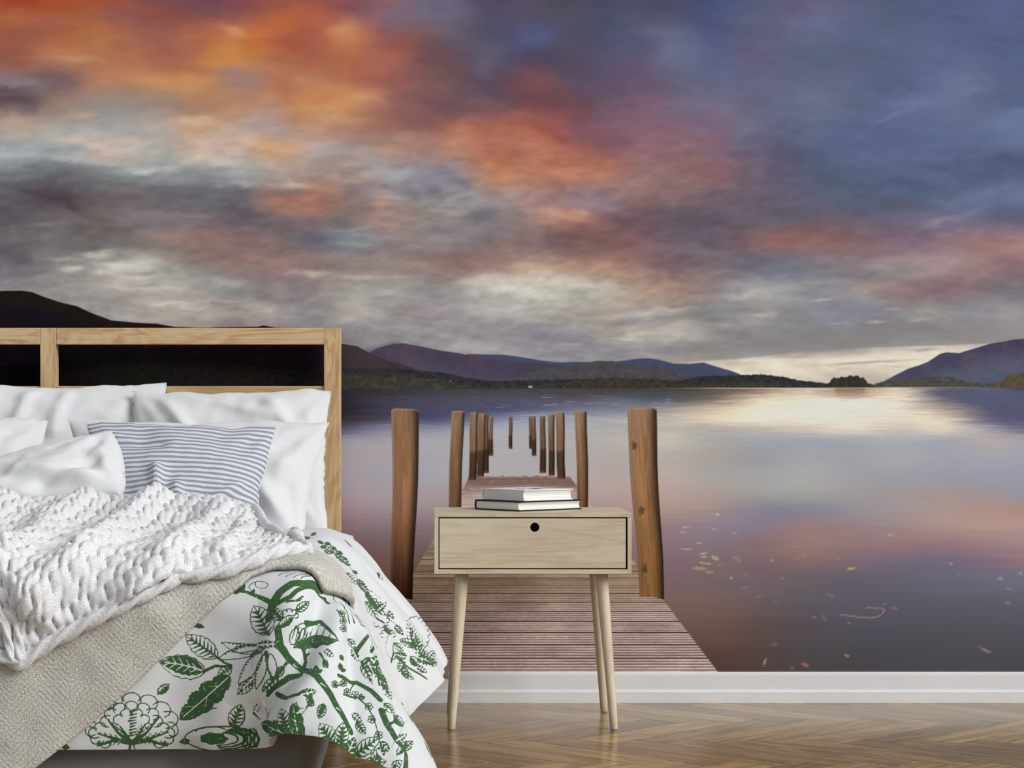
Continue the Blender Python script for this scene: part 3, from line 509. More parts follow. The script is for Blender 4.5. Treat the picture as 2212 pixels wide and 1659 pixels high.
    if reg.any():
        X, Y, K = x[reg], y[reg], c[reg]
        le = np.interp(Y, [1030, 1042, 1300, 1460], [1012, 1008, 856, 762]); re = 1430+.758*(Y-1292)
        ins = smooth(-1.2, 1.2, X-le)*smooth(-1.2, 1.2, re-Y*0-X)*smooth(1028, 1031, Y+fbm(X/9, Y*0, 51, 3)*1.6)
        s = 1/(Y-840)/.0000905; bi = np.floor(s); f = s-bi
        gr = np.abs(((f*5.2) % 1)-.5)*2; gap = smooth(.055, .02, np.minimum(f, 1-f))
        wv = fbm(X/70, bi*3.1, 53, 3); wn = fbm(X/9, Y/2.2, 55, 3); wn2 = fbm(X/140, Y/9, 57, 3)
        fine = smooth(1090, 1220, Y)
        light = hexc('c4ada4')*(1+.10*wv+.12*wn)[:, None]; gold = hexc('b09678')*(1+.12*wv+.1*wn)[:, None]
        g2 = smooth(1330, 1260, Y)*smooth(1150, 1215, Y); light = light*(1-g2[:, None])+gold*g2[:, None]
        pale = smooth(1250, 1170, Y)*smooth(1085, 1130, Y); light = over(light, pale*.6, hexc('a69282'))
        dark = hexc('5a3c33')*(1+.2*wn)[:, None]
        m = smooth(.50, .86, gr+.14*wn)*fine*.85
        D = light*(1-m[:, None])+dark*m[:, None]
        D = D*(1-.08*smooth(.1, .5, wn2)[:, None])
        D = over(D, gap*fine*.85, hexc('2e1a16'))
        farc = hexc('8c6a60')*(1+.12*wn+.1*wn2)[:, None]; fa = smooth(1078, 1050, Y+8*wn2); D = D*(1-fa[:, None])+farc*fa[:, None]
        mid = smooth(1040, 1068, Y)*smooth(1120, 1085, Y)*smooth(-.4, .2, wn2+wn*.4); D = over(D, mid*.7, hexc('c0a596'))
        rows = np.abs(((Y-1030)/5.5 % 1)-.5)*2; D = D*(1-.16*(smooth(.75, .95, rows)*(1-fine))[:, None])
        K = K*(1-ins[:, None])+D*ins[:, None]
        lf = smooth(.25, .5, fbm(X/5, Y/2.2, 59, 2))*smooth(4.5, 1.5, np.abs(Y-1030-(X-1110)*.005))*smooth(1066, 1080, X)*smooth(1200, 1190, X)
        K = over(K, lf*.85, hexc('5a3424')); c[reg] = K
    for (x0, x1, yt, x2, x3, yb, dk) in POSTS:
        s = np.where((x > min(x0, x2)-4) & (x < max(x1, x3)+4) & (y > yt-5) & (y < yb+6))
        if not len(s[0]): continue
        X, Y = x[s], y[s]; t = np.clip((Y-yt)/(yb-yt), 0, 1); wob = (x1-x0)*.03*np.sin(t*7+x0)
        L_, R_ = x0+(x2-x0)*t+wob, x1+(x3-x1)*t+wob; w = R_-L_; f = np.clip((X-L_)/w, 0, 1)
        rr = (x1-x0)*.10
        ytop = yt+((f-.5)*2)**8*rr*.9+(2.5*(f-.3) if x0 == 847 else 0)
        big = (x1-x0) > 25
        ybt = yb+(0 if not big else (-3*(1-(2*f-1)**2)+ (6*(f-.2) if x0 == 1353 else 0)))
        m = smooth(-.9, .9, X-L_)*smooth(-.9, .9, R_-X)*smooth(-.8, .8, Y-ytop)*smooth(-1, 1.2, ybt-Y)
        gn = fbm((X-L_)/(2.5 if big else 2)+x0, Y/46, 61, 4, .6); g2 = fbm((X-L_)/9+x0, Y/120, 63, 3)
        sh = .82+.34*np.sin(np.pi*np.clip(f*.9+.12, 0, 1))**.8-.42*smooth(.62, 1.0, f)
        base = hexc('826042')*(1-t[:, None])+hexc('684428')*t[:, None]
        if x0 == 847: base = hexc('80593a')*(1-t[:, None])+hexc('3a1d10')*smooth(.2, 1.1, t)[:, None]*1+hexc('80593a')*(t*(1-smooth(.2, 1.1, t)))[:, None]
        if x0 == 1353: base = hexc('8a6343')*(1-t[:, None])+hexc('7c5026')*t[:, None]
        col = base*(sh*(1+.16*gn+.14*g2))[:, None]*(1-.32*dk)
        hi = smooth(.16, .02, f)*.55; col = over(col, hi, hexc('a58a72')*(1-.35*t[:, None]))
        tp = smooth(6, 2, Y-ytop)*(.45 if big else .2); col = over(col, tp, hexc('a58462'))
        if x0 == 1353:
            for kx, ky in ((1370, 962), (1386, 1103), (1393, 1228)):
                d = np.hypot((X-kx)/8, (Y-ky)/12)+.4*fbm(X/4, Y/4, 65, 2); col = over(col, .75*smooth(1.1, .4, d), hexc('4c3c22')); col = over(col, .7*smooth(3.2, 1.5, np.hypot(X-kx-1, Y-ky-13)), hexc('94806c'))
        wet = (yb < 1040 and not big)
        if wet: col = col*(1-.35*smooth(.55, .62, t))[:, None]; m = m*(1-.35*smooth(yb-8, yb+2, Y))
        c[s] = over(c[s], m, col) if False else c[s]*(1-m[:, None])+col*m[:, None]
    c = c*(1+.035*smooth(838, 845, y)+.035*smooth(745, 775, y)*smooth(1450, 1600, x)*smooth(960, 930, y))[..., None]
    lu = c@np.array([.3, .55, .15]); c = lu[..., None]+(c-lu[..., None])*(.90-.10*smooth(700, 850, y)-.10*smooth(825, 845, y)*smooth(960, 900, y))[..., None]
    return np.clip(c, .004, .97)
def to_lin(c): return np.where(c <= .04045, c/12.92, ((c+.055)/1.055)**2.4)
PRINT_GAIN = 1.21
VV, FF, CC = [], [], []; nb = 0
def patch(x0, x1, sx, y0, y1, sy):
    global nb
    xs = np.linspace(x0, x1, max(2, int(round((x1-x0)/sx))+1)); ys = np.linspace(y0, y1, max(2, int(round((y1-y0)/sy))+1))
    X, Y = np.meshgrid(xs, ys); col = mural_colour(X.ravel(), Y.ravel())
    V = np.stack([(X.ravel()-932)*MK, np.zeros(X.size), EYE-(Y.ravel()-884)*MK], 1)
    VV.append(V); CC.append(col); FF.append(grid_faces(len(ys), len(xs), nb, True)); nb += X.size
mx0, mx1, my0 = 932+WX0/MK, 932+WX1/MK, 884-(WZ-EYE)/MK
yb_ = 884+(EYE-.083)/MK
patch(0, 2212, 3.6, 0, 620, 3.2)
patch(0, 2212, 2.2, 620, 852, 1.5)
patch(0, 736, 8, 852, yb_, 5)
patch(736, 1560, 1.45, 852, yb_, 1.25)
patch(1560, 2212, 3.2, 852, 960, 1.6)
patch(1560, 2212, 2.6, 960, yb_, 2.6)
patch(mx0, 0, 20, my0, yb_, 8); patch(2212, mx1, 20, my0, yb_, 8); patch(0, 2212, 16, my0, 0, 9)
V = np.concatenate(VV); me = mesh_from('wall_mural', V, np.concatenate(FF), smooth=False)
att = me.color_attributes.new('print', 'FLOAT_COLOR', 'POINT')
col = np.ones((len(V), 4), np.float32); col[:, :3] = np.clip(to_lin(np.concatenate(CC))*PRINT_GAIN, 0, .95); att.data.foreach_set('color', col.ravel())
m, nt, b = new_mat('mural_print'); L = nt.links.new
at = N(nt, 'ShaderNodeAttribute', _attribute_name='print')
tc = N(nt, 'ShaderNodeTexCoord'); no = N(nt, 'ShaderNodeTexNoise', Scale=420.0, Detail=2.0); L(tc.outputs['Object'], no.inputs['Vector'])
mr = N(nt, 'ShaderNodeMapRange'); mr.inputs['To Min'].default_value = .985; mr.inputs['To Max'].default_value = 1.015; L(no.outputs['Fac'], mr.inputs['Value'])
mx = N(nt, 'ShaderNodeVectorMath', _operation='SCALE'); L(at.outputs['Color'], mx.inputs[0]); L(mr.outputs[0], mx.inputs['Scale'])
L(mx.outputs[0], b.inputs['Base Color']); b.inputs['Roughness'].default_value = .9; b.inputs['Specular IOR Level'].default_value = .05
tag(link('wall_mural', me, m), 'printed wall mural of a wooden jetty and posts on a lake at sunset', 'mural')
# ------------------------------------------------------------------ bedside table
NX, NYF, NYB, NZ0, NZ1, NW = .2574, -.54, -.19, .3956, .550, .25
ns = tag(empty('bedside_table', (NX, (NYF+NYB)/2, 0)), 'pale wooden bedside table with one drawer on splayed tapered legs', 'bedside table')
t_ = .0106
box('top_panel', NX-NW, NX+NW, NYF, NYB, NZ1-t_, NZ1, M_ash['X'], ns, .0008)
box('bottom_panel', NX-NW+.0102, NX+NW-.0102, NYF, NYB, NZ0, NZ0+.0118, M_ash['X'], ns, .0008)
box('side_panel', NX-NW, NX-NW+.0102, NYF, NYB, NZ0, NZ1-t_-.0003, M_ash['Z'], ns, .0008)
box('side_panel', NX+NW-.0102, NX+NW, NYF, NYB, NZ0, NZ1-t_-.0003, M_ash['Z'], ns, .0008)
box('back_panel', NX-NW+.0102, NX+NW-.0102, NYB-.008, NYB-.002, NZ0+.0118, NZ1-t_, M_ash['X'], ns, .0005)
# drawer: front board with a round finger hole, box behind coloured black for shade
dx0, dx1, dz0, dz1 = NX-NW+.0130, NX+NW-.0146, NZ0+.0146, NZ1-t_-.0028
hx, hz, hr = .2620, .8134-(1139.3-884)/852, .0123
def holed_board(name, x0, x1, z0, z1, yf, yb, hx, hz, hr, mat, parent, n=32):
    ang = [2*math.pi*k/n for k in range(n)]
    V = []; F = []
    def outer(a):
        c, s = math.cos(a), math.sin(a); t = 1e9
        for lim, d, o in ((x1, c, hx), (x0, c, hx), (z1, s, hz), (z0, s, hz)):
            if abs(d) > 1e-9 and (lim-o)/d > 0: t = min(t, (lim-o)/d)
        return (hx+c*t, hz+s*t)
    corners = [math.atan2(z-hz, x-hx) % (2*math.pi) for x in (x0, x1) for z in (z0, z1)]
    ang = sorted(set([round(a, 6) for a in ang+corners])); n = len(ang)
    ci = [(hx+hr*math.cos(a), hz+hr*math.sin(a)) for a in ang]; co = [outer(a) for a in ang]; ce = [(hx+(hr-.0008)*math.cos(a), hz+(hr-.0008)*math.sin(a)) for a in ang]
    L = [[(p[0], yf+.0008, p[1]) for p in ce], [(p[0], yf, p[1]) for p in ci], [(p[0], yf, p[1]) for p in co], [(p[0], yb, p[1]) for p in co], [(p[0], yb, p[1]) for p in ce]]
    for l in L: V += l
    for k in range(5):
        k2 = (k+1) % 5
        for i in range(n): F.append((k*n+i, k*n+(i+1) % n, k2*n+(i+1) % n, k2*n+i))
    c = Vector(((x0+x1)/2, (yf+yb)/2, (z0+z1)/2))
    me = bpy.data.meshes.new(name); me.from_pydata([Vector(v)-c for v in V], [], F); me.update()
    bm = bmesh.new(); bm.from_mesh(me); bmesh.ops.recalc_face_normals(bm, faces=bm.faces[:]); bm.to_mesh(me); bm.free()
    return link(name, me, mat, parent, c-parent.location)
df = holed_board('drawer_front', dx0, dx1, dz0, dz1, NYF+.0012, NYF+.014, hx, hz, hr, M_ash['X'], ns)
M_dark = plain('drawer_shade_black', '#0a0a0a', .9, .05)  # black stands in for the shade inside gap and finger hole
db = box('drawer_box', dx0+.004, dx1-.004, NYF+.03, NYB-.02, dz0+.002, dz1-.004, M_dark, None, .001)
db.parent = df; db.location = db.location-df.location-ns.location
def ring_frame(name, X0, X1, Z0, Z1, x0, x1, z0, z1, ya, yb, mat, parent):
    V = []; F = []
    for y in (ya, yb):
        V += [(X0, y, Z0), (X1, y, Z0), (X1, y, Z1), (X0, y, Z1), (x0, y, z0), (x1, y, z0), (x1, y, z1), (x0, y, z1)]
    for i in range(4):
        k = (i+1) % 4; F += [(i, k, 4+k, 4+i), (8+i, 12+i, 12+k, 8+k), (i, 8+i, 8+k, k), (4+i, 4+k, 12+k, 12+i)]
    me = bpy.data.meshes.new(name); me.from_pydata(V, [], F); me.update()
    o = link(name, me, mat, parent); o.location = -parent.location-(parent.parent.location if parent.parent else Vector()); return o
ring_frame('drawer_gap_shade', NX-NW+.0103, NX+NW-.0103, NZ0+.0119, NZ1-t_-.0001, dx0+.0002, dx1-.0002, dz0+.0002, dz1-.0002, NYF+.0030, NYF+.020, M_dark, df)  # added black ring that paints the shade of the open gap
def leg(x0, y0, z0, r0, x1, y1, z1, r1, mat, parent, name='leg', seg=28):
    T = np.linspace(0, 1, 12); V = []; F = []
    prof = [(x0, y0, z0, r0*.82)]+[(x0+(x1-x0)*t, y0+(y1-y0)*t, z0+.003+(z1-z0-.003)*t, r0+(r1-r0)*t) for t in T]
    c = Vector(((x0+x1)/2, (y0+y1)/2, (z0+z1)/2))
    for (x, y, z, r) in prof: V += [Vector((x+r*math.cos(a), y+r*math.sin(a), z))-c for a in np.arange(seg)*2*math.pi/seg]
    for k in range(len(prof)-1):
        for i in range(seg): F.append((k*seg+i, k*seg+(i+1) % seg, (k+1)*seg+(i+1) % seg, (k+1)*seg+i))
    F.append(tuple(range(seg))[::-1]); n = (len(prof)-1)*seg; F.append(tuple(range(n, n+seg)))
    me = bpy.data.meshes.new(name); me.from_pydata(V, [], F); me.update()
    for p in me.polygons: p.use_smooth = len(p.vertices) == 4
    return link(name, me, mat, parent, c-parent.location)
for sx in (-1, 1):
    for yb0, yt in ((NYF+.010, NYF+.060), (NYB-.006, NYB-.055)):
        leg(NX+sx*.2065, yb0, 0, .0098, NX+sx*.178, yt, NZ0, .0165, M_ash['Z'], ns)

# ------------------------------------------------------------------ books on the table
M_page = None
def page_mat():
    m, nt, b = new_mat('book_pages'); L = nt.links.new
    tc = N(nt, 'ShaderNodeTexCoord'); mp = N(nt, 'ShaderNodeMapping'); mp.inputs['Scale'].default_value = (3, 3, 900); L(tc.outputs['Object'], mp.inputs['Vector'])
    no = N(nt, 'ShaderNodeTexNoise', Scale=1.0, Detail=3.0); L(mp.outputs[0], no.inputs['Vector'])
    rp = ramp(nt, [(.3, lin('#c9c6bf')), (.6, lin('#eceae6'))]); L(no.outputs['Fac'], rp.inputs['Fac']); L(rp.outputs['Color'], b.inputs['Base Color'])
    b.inputs['Roughness'].default_value = .8
    return m
M_page = page_mat()
def book(near, ang, Lh, Wd, z0, th, board, cover, label, deco=False):
    """near = nearest corner, fore-edge runs from there along 'ang'; the spine is on the opposite side"""
    root = tag(empty('book', (near[0], near[1], z0)), label, 'book', None); root.rotation_euler = (0, 0, ang)
    def part(name, x0, x1, y0, y1, za, zb, mat, bev=.0006):
        bm = bmesh.new(); bmesh.ops.create_cube(bm, size=1)
        for v in bm.verts: v.co = Vector(((x0+x1)/2+v.co.x*(x1-x0), (y0+y1)/2+v.co.y*(y1-y0), (za+zb)/2+v.co.z*(zb-za)))
        if bev: bmesh.ops.bevel(bm, geom=bm.edges[:], offset=bev, segments=2, affect='EDGES')
        me = bpy.data.meshes.new(name); bm.to_mesh(me); bm.free()
        return link(name, me, mat, root)
    part('cover_board', 0, Lh, 0, Wd, 0, board, cover); top = part('cover_board', 0, Lh, 0, Wd, th-board, th, cover)
    # spine: rounded back
    n = 10; V = []; F = []
    for x in (0, Lh):
        for k in range(n+1):
            a = -math.pi/2+math.pi*k/n; V.append((x, Wd-.001+.004*math.cos(a), th/2+th/2*math.sin(a)))
        for k in range(n+1):
            a = math.pi/2-math.pi*k/n; V.append((x, Wd-.003+.0035*math.cos(a), th/2+(th/2-board)*math.sin(a)))
    q = 2*n+2
    for k in range(q): F.append((k, (k+1) % q, q+(k+1) % q, q+k))
    for o_ in (0, q):
        for k in range(n): F.append((o_+k, o_+k+1, o_+q-2-k, o_+q-1-k))
    me = bpy.data.meshes.new('spine'); me.from_pydata(V, [], F); me.update(); link('spine', me, cover, root)
    # page block with a hollow fore-edge
    V = []; F = []; m_ = 12
    for x in (.003, Lh-.003):
        for k in range(m_+1):
            f = k/m_; V.append((x, .003+.0045*(1-(2*f-1)**2), board+f*(th-2*board)))
        V += [(x, Wd-.001, th-board), (x, Wd-.001, board)]
    q = m_+3
    for k in range(q): F.append((k, (k+1) % q, q+(k+1) % q, q+k))
    F += [tuple(range(q))[::-1], tuple(range(q, 2*q))]
    me = bpy.data.meshes.new('page_block'); me.from_pydata(V, [], F); me.update()
    bm = bmesh.new(); bm.from_mesh(me); bmesh.ops.recalc_face_normals(bm, faces=bm.faces[:]); bm.to_mesh(me); bm.free()
    link('page_block', me, M_page, root)
    if deco:
        for (cx, cy, rx, ry, col) in ((.09, .06, .020, .012, M_ink), (.055, .085, .016, .010, M_ink), (.11, .09, .014, .016, M_ink)):
            k = 20; V = [(cx+rx*(1+.25*math.sin(5*a))*math.cos(a), cy+ry*(1+.25*math.cos(4*a))*math.sin(a), th+.0002) for a in np.arange(k)*2*math.pi/k]
            me = bpy.data.meshes.new('cover_picture'); me.from_pydata(V, [], [tuple(range(k))]); link('cover_picture', me, col, root)
    return root
M_ink = plain('slate_blue_ink', '#3e5666', .5); M_bluewhite = plain('pale_blue_cover', '#dfe7ea', .45)
zA = NZ1+.0002
book((.2258, -.462), math.radians(40), .222, .172, zA, .0262, .0036, M_black, 'black hardback book lying under a white one on the bedside table')
book((.239, -.445), math.radians(37), .166, .172, zA+.0264, .0285, .0024, M_bluewhite, 'white hardback book lying on top of the black one', True)
